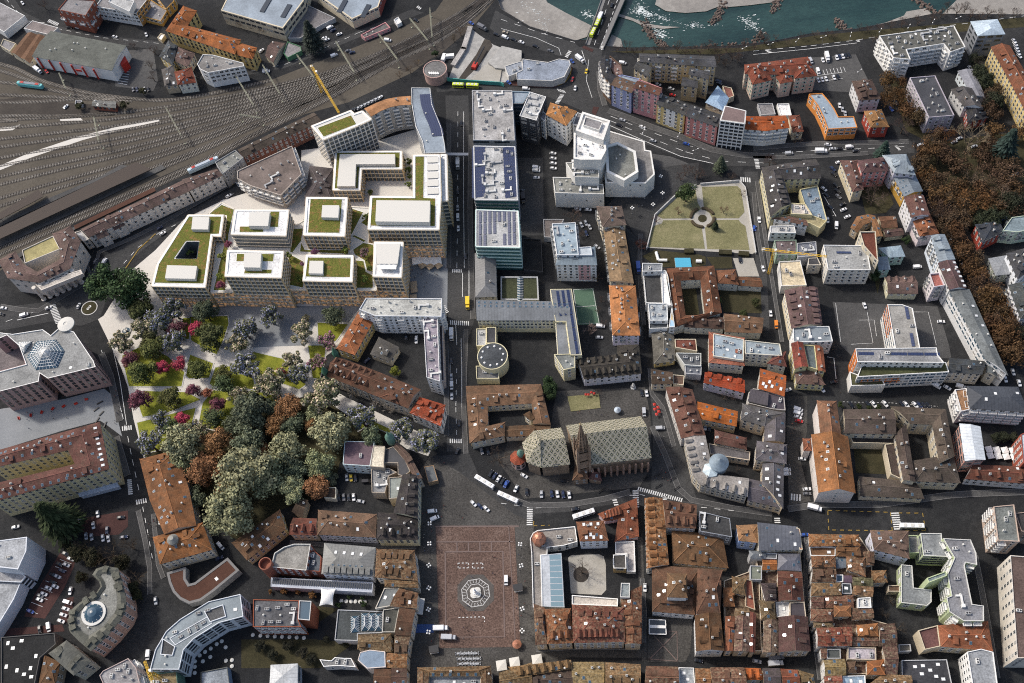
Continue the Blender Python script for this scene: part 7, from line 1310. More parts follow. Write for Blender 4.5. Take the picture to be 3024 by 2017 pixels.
VEHICLES=[('car',502,'white','in the lower left car park','-2499 2333 -141,-2419 2289 -142'),
('car',502,'white','near the yellow-hatched bays','-2399 2352 -142'),
('car',503,'dark blue','near the yellow-hatched bays','-2341 2249 -158,-2246 2192 0'),
('car',504,'silver','in the shaded upper bays','-2456 2233 -139,-2425 2224 -140'),
('car',502,'white','in the shaded upper bays','-2362 2207 -140,-2331 2198 -140'),
('car',505,'black','near the yellow-hatched bays','-2268 2309 -7'),
('car',502,'white','on the dark residence street','-2856 2355 11'),
('car',502,'white','in the diagonal left row of bays','-2531 2117 -53,-2553 2088 -53,-2641 1975 -53,-2663 1947 -52,-2684 1919 -52'),
('car',503,'dark blue','in the diagonal left row of bays','-2575 2060 -53'),
('car',504,'silver','in the diagonal left row of bays','-2597 2031 -53'),
('car',505,'black','in the diagonal left row of bays','-2619 2003 -53'),
('car',506,'blue','in the diagonal left row of bays','-2727 1864 -52'),
('car',505,'black','in the dark upper left bays','-2562 2152 -56,-2592 2099 -55,-2622 2045 -55'),
('car',507,'grey','in the dark upper left bays','-2682 1940 -55'),
('van',502,'white','beside the drop-shaped block','-2528 1878 -45'),
('car',502,'white','beside the drop-shaped block','-2538 1846 -45,-2548 1815 -45,-2558 1784 -45,-2520 1939 -171'),
('van',502,'white','at the lower car park edge','-2620 1761 -139'),
('car',505,'black','at the lower car park edge','-2669 1760 -139'),
('car',502,'white','in the middle of the lower car park','-2604 1977 -53'),
('car',504,'silver','in the yellow bay below the curved pavilion','-2059 1809 -145'),
('van',502,'white','by the rusty blue roofed office','-2089 1532 -166'),
('van',502,'white','beside the big beige villa','-1714 2050 -94'),
('car',503,'dark blue','beside the big beige villa','-1721 1984 25'),
('car',505,'black','on the upper left street','-2852 6265 -43'),
('car',502,'white','on the upper left street','-2784 6249 -43,-2501 6088 -40'),
('van',504,'silver','on the upper left street','-2650 6216 -43'),
('car',502,'white','in the ochre workshop yard','-2266 6055 -132'),
('car',502,'white','on the curving top left road','-3236 6618 -104'),
('car',507,'grey','behind the brick red block','-2635 6316 -139'),
('car',505,'black','behind the brick red block','-2612 6304 -139'),
('car',507,'grey','at the warehouse car park end','-2340 5527 -146'),
('car',503,'dark blue','at the warehouse car park end','-2313 5521 -146'),
('car',502,'white','at the warehouse car park end','-2260 5509 -147'),
('car',505,'black','at the warehouse car park end','-2233 5503 -147'),
('car',502,'white','parked among the tracks','-2815 5466 89'),
('car',508,'red','at the white warehouse wall','-2984 5845 -104'),
('van',502,'white','on the street by the white angular office','-1393 5485 -3'),
('car',502,'white','by the orange roof end','-1422 5698 75'),
('truck',502,'white','at the white warehouse wall','-3047 5865 -83'),
('van',502,'white','in the conifer yard','-921 5815 51'),
('car',503,'dark blue','in the conifer yard','-902 5785 51'),
('car',502,'white','in the conifer yard','-859 5736 29'),
('car',502,'white','under the dark conifer','-968 5721 33,-952 5700 33'),
('van',502,'white','on the street below the garage ramp','-1391 5487 -3'),
('car',507,'grey','beside the railway work site','-805 5557 19'),
('car',503,'dark blue','beside the railway work site','-780 5534 19'),
('van',502,'white','on the railway work site','-520 5595 -35,-907 5533 32'),
('car',502,'white','by the green garage ramp','-1422 5700 75'),
('car',505,'black','above the railway cutting','-304 5748 -85'),
('car',504,'silver','in the slanted row behind the cream curved block','-766 5006 71,-741 5016 71,-716 5027 71,-691 5037 71,-666 5047 71,-640 5058 71'),
('car',502,'white','in the slanted row behind the cream curved block','-615 5068 71'),
('car',505,'black','in the slanted row behind the cream curved block','-811 4995 60,-787 5000 60'),
('car',505,'black','on the wide central street','-96 4719 -173'),
('truck',502,'white','on the central street by the footbridge','-159 4374 -169'),
('bus_long',509,'lime','=long lime green articulated bus by the turquoise site fence','-28 5039 -27'),
('truck',507,'grey','at the railway underpass','152 5561 -82'),
('car',505,'black','at the riverside approach','240 5480 -69'),
('van',502,'white','at the riverside approach','299 5435 -69'),
('car',506,'blue','at the railway underpass','82 5629 -90'),
('car',502,'white','on the riverside lane','299 5439 -67,403 5366 -67'),
('car',505,'black','on the riverside lane','351 5402 -67,491 5306 -61'),
('car',507,'grey','on the riverside lane','585 5240 -61'),
('car',510,'beige','on the riverside lane','305 5485 -45'),
('bus_long',509,'lime','=lime green bus on the river bridge','928 5381 105'),
('truck',502,'white','on the river bridge','982 5484 109'),
('car',505,'black','on the river bridge','1081 5577 110'),
('truck',502,'white','on the junction','771 5109 -99'),
('car',511,'yellow','on the junction','795 4997 -197'),
('car',508,'red','on the junction','690 4946 -203'),
('car',502,'white','on the junction','695 4863 -186'),
('van',502,'white','below the white curved building','370 4927 -31'),
('car',502,'white','under the white curved building','374 4993 -205,508 4957 -206'),
('car',504,'silver','under the white curved building','481 4964 -206'),
('car',506,'blue','at the site hoarding','263 5012 -98'),
('car',506,'blue','on the junction','716 5111 -119'),
('car',504,'silver','on the curved street','947 4523 -53,1107 4309 -48'),
('car',505,'black','on the curved street','917 4484 -59'),
('car',502,'white','on the curved street','1063 4437 -60'),
('car',506,'blue','on the curved street','1307 4239 -55'),
('van',502,'white','behind the brown curved annex','1048 5016 -41'),
('car',502,'white','in the loggia block court','1240 4776 -64'),
('car',504,'silver','in the loggia block court','1316 4721 -64'),
('car',508,'red','in the loggia block court','1311 4663 -42'),
('car',503,'dark blue','by the salmon villa','1633 4717 -55'),
('car',505,'black','by the salmon villa','1631 4696 -55'),
('car',502,'white','in the shaded office yard','459 4340 -31,453 4299 -31,447 4259 -31,441 4218 -30,323 4166 -21'),
('van',502,'white','in the shaded office yard','335 4246 -37,331 4222 -37,331 4223 -21'),
('car',502,'white','in the marked bays by the salmon villa','2266 4586 -150,2292 4586 -150,2318 4586 -151,2371 4587 -151'),
('car',505,'black','in the marked bays by the salmon villa','2397 4588 -151'),
('van',502,'white','by the salmon villa corner','2286 4660 -163'),
('truck',502,'white','in the gravel car park','2376 4762 -168'),
('car',502,'white','in the gravel car park','2346 4752 -164,2439 4753 -165'),
('car',502,'white','at the gravel car park edge','2442 4755 -155,2482 4756 -155'),
('car',503,'dark blue','at the gravel car park edge','2462 4756 -155'),
('car',505,'black','at the gravel car park edge','2502 4757 -155,2522 4757 -155'),
('car',502,'white','behind the orange block','2335 4345 -174'),
('car',504,'silver','behind the orange block','2343 4308 -174,2350 4272 -175'),
('car',502,'white','on the street below the orange block','2171 4047 -42'),
('car',504,'silver','on the street below the orange block','2290 4002 -42,2189 4009 -10'),
('van',502,'white','on the street below the orange block','2293 4001 -8'),
('truck',502,'white','on the street below the orange block','2112 3999 -21'),
('van',504,'silver','on the street below the orange block','1916 4028 -10'),
('car',505,'black','on the street below the orange block','2321 3962 -1,2230 4001 -10'),
('car',504,'silver','under the park edge trees','2723 3928 12,3033 3848 12,2928 3908 22,2968 3928 22'),
('car',502,'white','under the park edge trees','2848 3896 12'),
('car',504,'silver','behind the long yellow row','3594 4644 -130,3587 4590 -129,3580 4537 -129'),
('car',502,'white','behind the long yellow row','3591 4617 -130,3583 4564 -129,3576 4510 -129'),
('car',506,'blue','under the avenue trees','2642 4248 -137'),
('car',507,'grey','under the avenue trees','2687 4293 -137'),
('car',502,'white','by the wavy balcony block','3239 4477 -127'),
('van',504,'silver','beside the gravel car park','2266 4760 -147'),
('car',502,'white','at the bay-windowed house','2195 3897 14'),
('car',503,'dark blue','in the terraced court car park','2143 3855 -110'),
('car',505,'black','in the terraced court car park','2137 3812 -110,2125 3726 -109,2120 3684 -109,2045 3666 -100,2043 3571 -99'),
('car',507,'grey','in the terraced court car park','2114 3641 -109'),
('car',502,'white','in the terraced court car park','2046 3714 -100'),
('car',502,'white','in the small rear car park','2115 3539 27,2121 3483 26,2001 3483 -180'),
('car',505,'black','in the small rear car park','2120 3578 38'),
('van',502,'white','in the small rear car park','2038 3432 -186'),
('car',502,'white','on the lane by the yellow street house','1603 3568 -160'),
('car',506,'blue','on the lane by the yellow street house','1559 3512 -165'),
('car',502,'white','near the yellow tower crane','1535 3217 -154'),
('car',502,'white','in the school yard','2030 2860 -155'),
('van',502,'white','behind the pale blue street house','2403 3056 -9'),
('car',502,'white','by the long avenue school','2410 2677 -19'),
('car',504,'silver','under the avenue trees','2648 3598 -153,2675 2300 -166'),
('car',502,'white','under the avenue trees','2599 3536 -152,2658 3224 -160,2660 3011 -160,2620 2267 -166,2682 2230 -166'),
('car',503,'dark blue','under the avenue trees','2668 2621 -168'),
('van',512,'orange','on the lane by the mauve block','1507 2829 -175'),
('car',502,'white','on the lane by the mauve block','1497 2909 -176'),
('car',506,'blue','at the dark park edge street','3008 3290 18'),
('car',504,'silver','at the dark park edge street','3195 3592 18'),
('car',502,'white','on the station street','-1663 4430 44,-2091 4213 44'),
('car',503,'dark blue','on the station street','-2113 4259 52'),
('van',502,'white','at the station forecourt','-2459 4065 111'),
('car',507,'grey','at the station forecourt','-2519 4077 125'),
('car',504,'silver','at the roundabout','-2604 3758 124'),
('car',502,'white','at the zebra crossing before the station','-2795 3782 31'),
('van',502,'white','on the station road','-2944 3756 20'),
('car',502,'white','on the station road','-3081 3834 -26'),
('car',505,'black','on the station road','-3094 3794 -47'),
('car',505,'black','on the central street','-186 4159 -169,-196 3653 -174'),
('car',504,'silver','on the central street','-201 4029 -169'),
('van',502,'white','on the central street','-208 3953 -169'),
('car',502,'white','on the central street','-215 3871 -169'),
('truck',511,'yellow','=yellow lorry by the street roadworks','-224 3308 -169'),
('truck',502,'white','=white box lorry below the plaza crossing','-343 3113 -168'),
('car',505,'black','behind the white plaza block','-609 3156 -166'),
('car',502,'white','behind the white plaza block','-550 3129 -167'),
('car',505,'black','on the street by the round school hall','-364 2944 -168'),
('car',504,'silver','on the street by the round school hall','-376 2840 -168'),
('van',502,'white','on the street by the round school hall','-380 2782 -168'),
('car',502,'white','on the street by the round school hall','-387 2715 -168'),
('car',505,'black','on the street by the parish house','-365 2539 140,-394 2374 104'),
('bus',502,'white','=white and yellow bus rounding the cathedral bend, upper of two','-269 2162 -73'),
('bus',502,'white','=white and yellow bus at the cathedral bend, lower of two','-157 2053 -61'),
('car',505,'black','in the slanted row beside the cathedral','-230 2210 93,-173 2155 92'),
('car',503,'dark blue','in the slanted row beside the cathedral','-211 2192 93'),
('car',502,'white','in the slanted row beside the cathedral','-192 2173 93,-107 2100 -213'),
('car',506,'blue','in the slanted row beside the cathedral','-154 2136 92,-158 2135 -212'),
('car',502,'white','at the taxi rank on the square','-344 2056 -96,-280 2015 -96'),
('car',503,'dark blue','at the taxi rank on the square','-312 2036 -96'),
('car',504,'silver','in the yard of the mint house','-1014 2325 -156'),
('car',511,'yellow','in the yard of the mint house','-991 2319 -156'),
('car',505,'black','in the yard of the mint house','-967 2314 -156'),
('car',505,'black','in the yard below the mint house','-1065 2219 -156,-1011 2209 -157'),
('car',507,'grey','in the yard below the mint house','-1038 2214 -156'),
('car',502,'white','in the yard below the mint house','-984 2204 -157'),
('car',504,'silver','in the yard below the mint house','-948 2173 -37'),
('van',505,'black','in the yard of the mint house','-908 2283 -9'),
('van',502,'white','at the square entrance, upper of two','-567 2049 -3'),
('van',502,'white','at the square entrance, lower of two','-559 2008 29'),
('car',505,'black','beside the parish house','-228 2344 -148'),
('car',507,'grey','beside the parish house','-262 2351 -147'),
('car',503,'dark blue','beside the cream courtyard house','-851 3037 72'),
('car',502,'white','in the cream house yard','-553 3118 -167'),
('car',502,'white','by the cathedral choir','-53 2166 -72'),
('car',505,'black','along the cathedral bend','-53 2072 -165'),
('car',504,'silver','along the cathedral bend','23 2045 -173'),
('car',503,'dark blue','along the cathedral bend','77 2039 -160,137 2024 -160'),
('car',502,'white','along the cathedral bend','107 2031 -160,168 2016 -161'),
('car',505,'black','under the cathedral tower','154 2099 -25'),
('van',504,'silver','by the cathedral gable','723 2311 -11'),
('car',505,'black','on the lane by the church lawn','668 2542 -163'),
('car',502,'white','on the lane by the church lawn','694 2534 -163'),
('van',504,'silver','on the lane by the church lawn','656 2421 -171'),
('car',505,'black','on the curved street by the pink house','184 1931 7'),
('car',502,'white','behind the orange narrow house','964 2276 -180'),
('car',505,'black','behind the orange narrow house','984 2266 -181'),
('van',502,'white','by the sports court','522 3009 -27'),
('car',504,'silver','by the sports court','502 2937 -19'),
('car',504,'silver','below the theatre block','538 3866 -31'),
('car',502,'white','below the theatre block','601 3850 -31'),
('car',504,'silver','beside the white pink-striped tower','569 3753 -142,539 3746 -136,586 3719 -137'),
('car',503,'dark blue','beside the white pink-striped tower','557 3676 -142'),
('truck',505,'black','=black lorry beside the dark glass block','216 4014 -164'),
('car',505,'black','beside the dark glass block','214 4085 -21'),
('car',502,'white','on the lane by the walled park','1605 3565 -177'),
('car',506,'blue','on the lane by the walled park','1557 3510 84'),
('truck',506,'blue','on the lane by the stepped school','816 3359 -169'),
('car',505,'black','in the monastery yard','1419 3304 -173'),
('car',504,'silver','beside the long cream house','604 3564 -91'),
('van',502,'white','by the white gabled church','1481 2288 -55,1474 2266 -55'),
('car',502,'white','by the white gabled church','1467 2244 -55'),
('car',508,'red','by the white gabled church','1467 2220 -43'),
('car',502,'white','by the church side chapel','1422 2003 -26'),
('car',502,'white','at the church gable corner','1399 1833 -8'),
('car',507,'grey','at the church gable corner','1392 1808 -17'),
('car',505,'black','beside the grey hip-roofed complex','1327 1976 -7'),
('van',502,'white','beside the grey hip-roofed complex','1321 1955 -7,1316 1933 -7'),
('truck',502,'white','=red and silver lorry on the dark street below the church','1408 1722 -46'),
('car',505,'black','in the bays behind the dark monastery','1767 2264 -122,1856 2251 -123,2032 2219 -119,2144 2192 -120,2166 2187 -120'),
('car',502,'white','in the bays behind the dark monastery','1886 2246 -123,1946 2238 -124,2054 2213 -119,2099 2203 -119'),
('car',503,'dark blue','in the bays behind the dark monastery','2121 2197 -119'),
('car',505,'black','in the school car park','1717 2415 5'),
('van',502,'white','before the dark-roofed hall','2248 2293 -83,2372 2266 -48'),
('car',502,'white','before the dark-roofed hall','2301 2272 -83'),
('car',502,'white','by the half-orange house','1458 2414 14'),
('car',502,'white','by the yellow corner house','1642 2384 -120'),
('truck',502,'white','=white lorry beside a blue mat on the square','-587 1422 -13'),
('truck',504,'silver','=silver flatbed lorry near the square foot','-552 1370 -19'),
('van',502,'white','=long white van parked on the red square','-229 1612 -171'),
('bus',502,'white','=white and yellow bus stopped beside the pink L-shaped house','224 1893 -298'),
('bus',502,'white','=white bus at the dark yellow-marked bus stop','1856 1545 -19'),
('car',502,'white','in the lane by the courthouse','461 1459 -178'),
('car',505,'black','in the dark street below the courthouse','643 1063 -35'),
('car',504,'silver','in the dark street below the courthouse','919 1015 -35'),
('truck',507,'grey','=dark lorry at the old block foot, upper of two','1014 1016 -5'),
('truck',504,'silver','=silver lorry at the old block foot, lower of two','1004 990 -9'),
('car',506,'blue','at the lane head by the orange ridge','1318 1594 -9')]
PALETTE=[(110,115,100),(720,710,680),(210,200,200),(200,170,160),(130,70,40),(600,520,380),(250,85,55),(380,380,370),(500,280,70),(40,40,45),(260,90,30),(600,460,200),(230,270,310),(60,65,70),(120,80,70),(100,90,85),(450,360,250),(170,50,30),(620,600,500),(200,190,180),(160,160,150),(420,420,420),(680,670,650),(160,150,150),(100,220,120),(120,115,110),(620,300,300),(340,170,80),(550,520,470),(620,610,580),(300,290,280),(40,70,65),(200,280,330),(50,50,55),(360,170,65),(190,180,170),(170,170,150),(200,200,180),(700,680,630),(30,30,35),(170,110,95),(140,90,60),(110,70,50),(320,350,520),(110,50,35),(55,55,55),(580,240,210),(170,120,110),(290,70,20),(65,65,70),(60,60,65),(550,450,270),(240,340,460),(550,440,360),(150,55,35),(200,90,70),(270,330,380),(620,240,60),(85,55,45),(600,600,600),(230,120,50),(350,60,40),(100,100,90),(460,540,600),(240,250,270),(170,65,35),(420,380,420),(220,220,240),(550,600,620),(75,70,70),(300,260,120),(450,410,360),(580,530,470),(660,630,580),(220,220,200),(300,300,300),(65,50,40),(240,110,80),(150,120,105),(500,440,380),(90,75,75),(550,530,490),(600,580,520),(400,400,370),(680,690,700),(260,230,260),(660,650,630),(60,50,55),(400,350,330),(260,95,40),(75,70,65),(115,55,35),(110,55,35),(460,400,320),(250,55,25),(300,420,400),(170,170,170),(450,430,400),(50,55,30),(150,190,220),(250,310,350),(500,550,580),(680,690,690),(210,140,80),(580,500,330),(115,85,70),(330,140,55),(600,560,640),(20,20,20),(140,120,110),(130,55,30),(75,45,35),(150,85,50),(150,65,35),(140,65,35),(600,580,500),(200,210,220),(50,50,50),(400,500,550),(330,360,380),(50,55,60),(660,660,640),(150,160,170),(160,170,180),(170,180,170),(70,70,75),(120,120,120),(640,580,380),(130,120,100),(150,50,35),(100,105,110),(600,600,550),(75,50,35),(120,75,55),(130,140,160),(260,95,60),(300,360,400),(250,290,310),(120,45,35),(620,580,470),(280,50,20),(290,80,25),(600,550,450),(55,50,50),(160,210,260),(500,450,400),(350,300,170),(620,550,330),(115,65,50),(110,60,50),(600,520,360),(100,55,55),(240,280,310),(520,500,560),(160,190,220),(500,290,60),(110,55,45),(660,650,660),(230,90,45),(620,540,550),(620,680,740),(90,55,55),(300,110,90),(630,570,580),(130,140,140),(660,660,650),(190,95,45),(150,75,45),(75,45,40),(130,45,30),(580,520,400),(270,270,260),(660,620,540),(130,100,100),(250,320,240),(160,170,200),(550,500,420),(560,470,320),(680,660,620),(240,300,340),(420,580,520),(150,190,230),(115,75,65),(640,600,420),(130,80,75),(600,520,370),(220,250,270),(190,50,35),(190,65,35),(100,120,120),(130,80,65),(640,570,300),(220,220,220),(60,65,30),(70,70,35),(250,240,220),(45,50,55),(520,460,370),(75,85,90),(500,460,380),(35,40,50),(200,250,270),(480,540,420),(240,250,260),(330,350,290),(55,55,60),(660,680,700),(55,60,60),(640,640,660),(250,250,240),(150,130,130),(360,250,240),(110,50,40),(500,440,270),(340,390,460),(400,450,520),(180,80,35),(500,420,320),(190,80,30),(560,480,360),(100,50,30),(280,270,250),(100,100,80),(420,270,210),(340,350,360),(320,330,340),(280,280,290),(620,640,670),(100,95,90),(95,50,25),(300,240,180),(100,100,85),(450,420,330),(240,230,230),(450,360,330),(150,180,200),(550,570,580),(100,100,100),(70,70,70),(620,640,660),(200,150,80),(120,200,150),(240,260,280),(180,240,330),(100,60,75),(550,630,630),(500,450,350),(45,45,50),(100,65,50),(200,200,200),(200,220,200),(400,340,270),(100,110,115),(300,200,120),(100,70,50),(550,520,420),(130,75,45),(120,70,40),(130,75,40),(40,35,30),(660,660,700),(115,55,40),(600,570,540),(250,230,210),(520,450,340),(90,85,85),(90,80,85),(100,90,95),(90,85,90),(90,80,90),(560,460,330),(330,95,20),(550,450,300),(95,45,35),(130,120,120),(70,60,65),(60,50,60),(450,420,380),(115,65,40),(100,50,45),(230,170,120),(260,65,35),(580,400,340),(230,100,40),(190,95,55),(210,80,45),(630,580,540),(80,60,50),(70,55,45),(75,55,45),(85,65,50),(35,30,30),(55,40,35),(540,470,350),(55,60,70),(270,150,80),(640,620,600),(550,580,600),(550,300,240),(115,45,30),(580,570,560),(400,420,440),(300,80,50),(150,160,150),(480,370,300),(50,45,45),(360,270,220),(140,50,35),(560,500,360),(140,85,55),(480,460,500),(40,35,35),(620,560,380),(190,190,180),(660,680,720),(220,210,190),(100,110,120),(360,390,450),(450,470,520),(100,100,105),(50,90,100),(270,85,45),(115,65,35),(120,70,35),(110,55,30),(75,40,25),(560,500,400),(75,75,65),(400,380,330),(100,65,35),(90,55,35),(150,70,30),(70,40,30),(95,50,30),(150,200,260),(190,190,190),(600,520,470),(420,430,430),(350,380,420),(100,55,30),(520,440,250),(600,420,420),(600,650,720),(220,200,180),(620,600,550),(360,380,400),(400,430,460),(100,55,35),(160,65,30),(120,45,30),(570,500,380),(200,220,220),(620,600,560),(70,65,60),(350,250,120),(450,420,400),(550,530,500),(460,420,370),(600,560,500),(190,85,35),(620,610,570),(480,420,340),(45,45,45),(130,70,35),(105,55,35),(115,60,30),(640,630,620),(220,120,60),(300,400,620),(220,100,45),(115,70,35),(200,70,45),(120,75,40),(190,75,40),(100,35,25),(120,130,140),(160,170,130),(90,95,110),(360,100,35),(130,140,150),(120,120,140),(280,105,35),(110,45,30),(55,40,40),(95,40,30),(110,75,40),(450,450,440),(75,40,35),(160,85,45),(150,75,35),(150,70,35),(140,160,180),(130,65,35),(120,250,360),(110,70,90),(75,70,35),(150,90,45),(50,60,65),(190,105,55),(85,40,30),(120,55,35),(500,500,480),(100,70,40),(130,40,25),(75,40,30),(95,50,35),(60,65,60),(100,50,35),(400,360,380),(150,105,45),(230,90,35),(85,45,35),(140,45,30),(250,330,400),(170,100,50),(140,75,35),(100,60,40),(130,85,65),(580,580,660),(220,230,230),(200,200,210),(190,200,200),(160,160,160),(250,300,300),(440,500,300),(220,80,40),(550,470,340),(250,260,270),(120,110,90),(100,70,60),(600,550,480),(170,100,45),(65,45,35),(170,120,55),(300,320,330),(190,90,40),(310,80,20),(70,55,55),(170,55,30),(115,75,35),(120,75,35),(75,45,30),(45,75,30),(70,75,30),(100,100,200),(70,85,50),(170,65,80),(400,60,95),(500,400,300),(80,90,55),(400,200,250),(100,105,35),(250,90,55),(75,95,45),(100,115,70),(270,280,150),(140,150,100),(270,140,65),(115,130,85),(320,100,90),(110,130,75),(160,180,30),(85,60,50),(30,50,20),(350,310,270),(35,45,20),(70,55,35),(55,75,30),(30,40,20),(140,55,45),(340,270,220),(55,65,25),(60,75,45),(170,85,35),(250,190,130),(100,55,25),(30,50,40),(200,150,100),(90,50,25),(30,40,15),(30,40,30),(30,45,20),(50,50,25),(90,75,60),(100,130,30),(220,100,150),(200,60,90),(160,180,40),(140,180,50),(120,150,40),(120,140,40),(100,120,30),(25,40,15),(30,35,20),(85,55,35),(70,40,20),(100,65,40),(70,45,25),(50,40,30),(30,30,15),(130,90,50),(30,30,20),(720,720,720),(15,25,70),(420,430,450),(10,10,15),(30,80,320),(140,140,150),(420,20,20),(580,680,40),(380,320,240),(750,520,30),(600,200,30)]
ADJ={'sage':'broad sage green tree','green':'full dark green tree','olive':'rounded olive green tree','brown':'round copper brown tree','dark':'shaded grey-green tree','rust':'rust brown autumn tree','autumn':'thinning rusty autumn tree','plum':'plum purple leaved tree','crimson':'crimson blossoming tree','cream':'cream blossoming tree','blue':'blue blossoming tree','pink':'pink blossoming tree','bare':'bare leafless tree','barerust':'nearly bare brown tree','conifer':'dark conifer','shrub':'small green shrub'}
TRACKS=['-3237 4234 239 86 241 90 246 85 251 85 250 93 249 109 250 122 258 110 263 112 260 136 267 131 277 109 267 171 251 235','-3243 4290 240 82 242 84 248 79 251 80 251 89 250 103 250 117 258 107 262 108 260 132 267 129 276 109 266 168 251 232','-3263 4462 244 65 247 67 251 62 253 66 253 75 252 88 251 101 259 94 262 97 259 122 265 122 273 109 263 161 251 222','-3270 4521 246 59 248 61 252 56 254 61 254 70 252 84 252 95 259 90 262 93 259 118 264 120 271 109 264 159 250 218','-3285 4651 250 46 251 48 254 43 255 50 256 59 253 72 254 84 259 81 261 84 259 110 262 116 270 108 261 154 250 210','-3293 4723 251 39 253 40 256 36 256 44 256 53 254 66 255 78 258 75 262 80 258 105 262 113 268 109 261 151 250 206','-3307 4845 255 27 255 27 258 23 258 34 257 43 256 55 255 67 259 67 261 72 259 98 260 108 265 109 260 146 250 199','-3316 4919 257 19 258 19 259 16 259 27 258 38 256 49 256 59 259 62 261 67 258 94 260 106 264 108 259 144 249 195','-3328 5019 260 9 260 8 261 6 260 18 259 30 258 40 257 50 259 56 261 60 258 88 258 102 262 108 258 140 249 189','-3336 5095 262 1 261 0 263 -2 261 12 260 23 258 33 258 44 259 50 261 56 257 83 258 99 260 109 258 137 249 185','-3348 5197 264 -9 265 -11 264 -13 262 3 261 15 260 24 258 35 260 43 260 49 257 78 258 95 258 108 256 133 249 180','-3357 5275 267 -18 266 -19 266 -21 263 -4 262 8 260 18 259 28 260 37 260 44 257 74 256 92 257 108 256 131 248 175','-3369 5381 269 -30 269 -31 268 -32 265 -13 262 0 262 8 260 18 260 31 260 37 256 68 256 88 255 109 254 126 248 170','-3379 5461 272 -39 271 -40 270 -40 265 -20 264 -7 262 1 261 11 260 26 260 32 256 63 254 86 254 108 254 124 248 165','-3400 6039 190 -112 165 -140 236 -143 256 -123 415 -138 326 -15 448 32','-3378 5844 227 -85 191 -87 240 -115 252 -90','-3363 5711 307 -85 338 -97 375 -107','-3353 5625 303 -55 291 -39','-3339 5494 209 -38 259 -62 410 -63','-3393 5974 163 -100 189 -133','-3333 5446 182 -29']
GANTRIES=[('-1600 5447 133 -333',9),('-2069 5219 110 -275',9),('-1396 5473 110 -292',9),('-1153 5514 108 -235',9),('-874 5581 107 -315',9),('-572 5592 109 -273',9),('-340 5689 104 -242',9),('-2569 5243 45 -219',9),('-2853 5732 58 -158',8),('-1564 5056 142 -62',8),('-191 5760 -13 -286',9)]
PEOPLE=[(12,'on the west side of the square',-63.4,201,-56.6,199.9,-63.3,135.9,-69.6,136.9),(12,'on the red square',-54.4,180.3,-18.6,174.2,-24.9,129.7,-59.3,135.3),(8,'at the square entrance',-59.7,238.2,-33.3,233.5,-37.7,196.6,-63.4,201),(10,'on the east side of the square',-14.9,181.1,-8.3,180,-16.7,124.3,-23,125.4),(6,'north of the cathedral',23.1,250.3,66.3,242.4,65.8,239.6,22.6,247.5),(10,'on the lane east of the cathedral',69,230.5,78.2,228.8,71,196.1,62,197.6),(6,'on the pavement by the university',-234.7,315.8,-231.9,315.3,-230.5,287.8,-233.3,288.2),(8,'on the villa street pavement',-211.7,230.7,-206.5,229.8,-205.8,206,-210.8,206.8),(10,'on the street plaza',-54.8,368.9,-32.3,364.5,-35.1,339.5,-57.1,343.8),(4,'on the university plaza',-295.9,308.7,-254.3,301.1,-253.4,287.5,-294.4,294.9),(6,'near the theatre',92.2,402,105.6,399.2,100,372.9,86.9,375.6),(5,'by the white gabled church',140.5,221.7,150.2,220,147.1,209.5,137.6,211.2)]
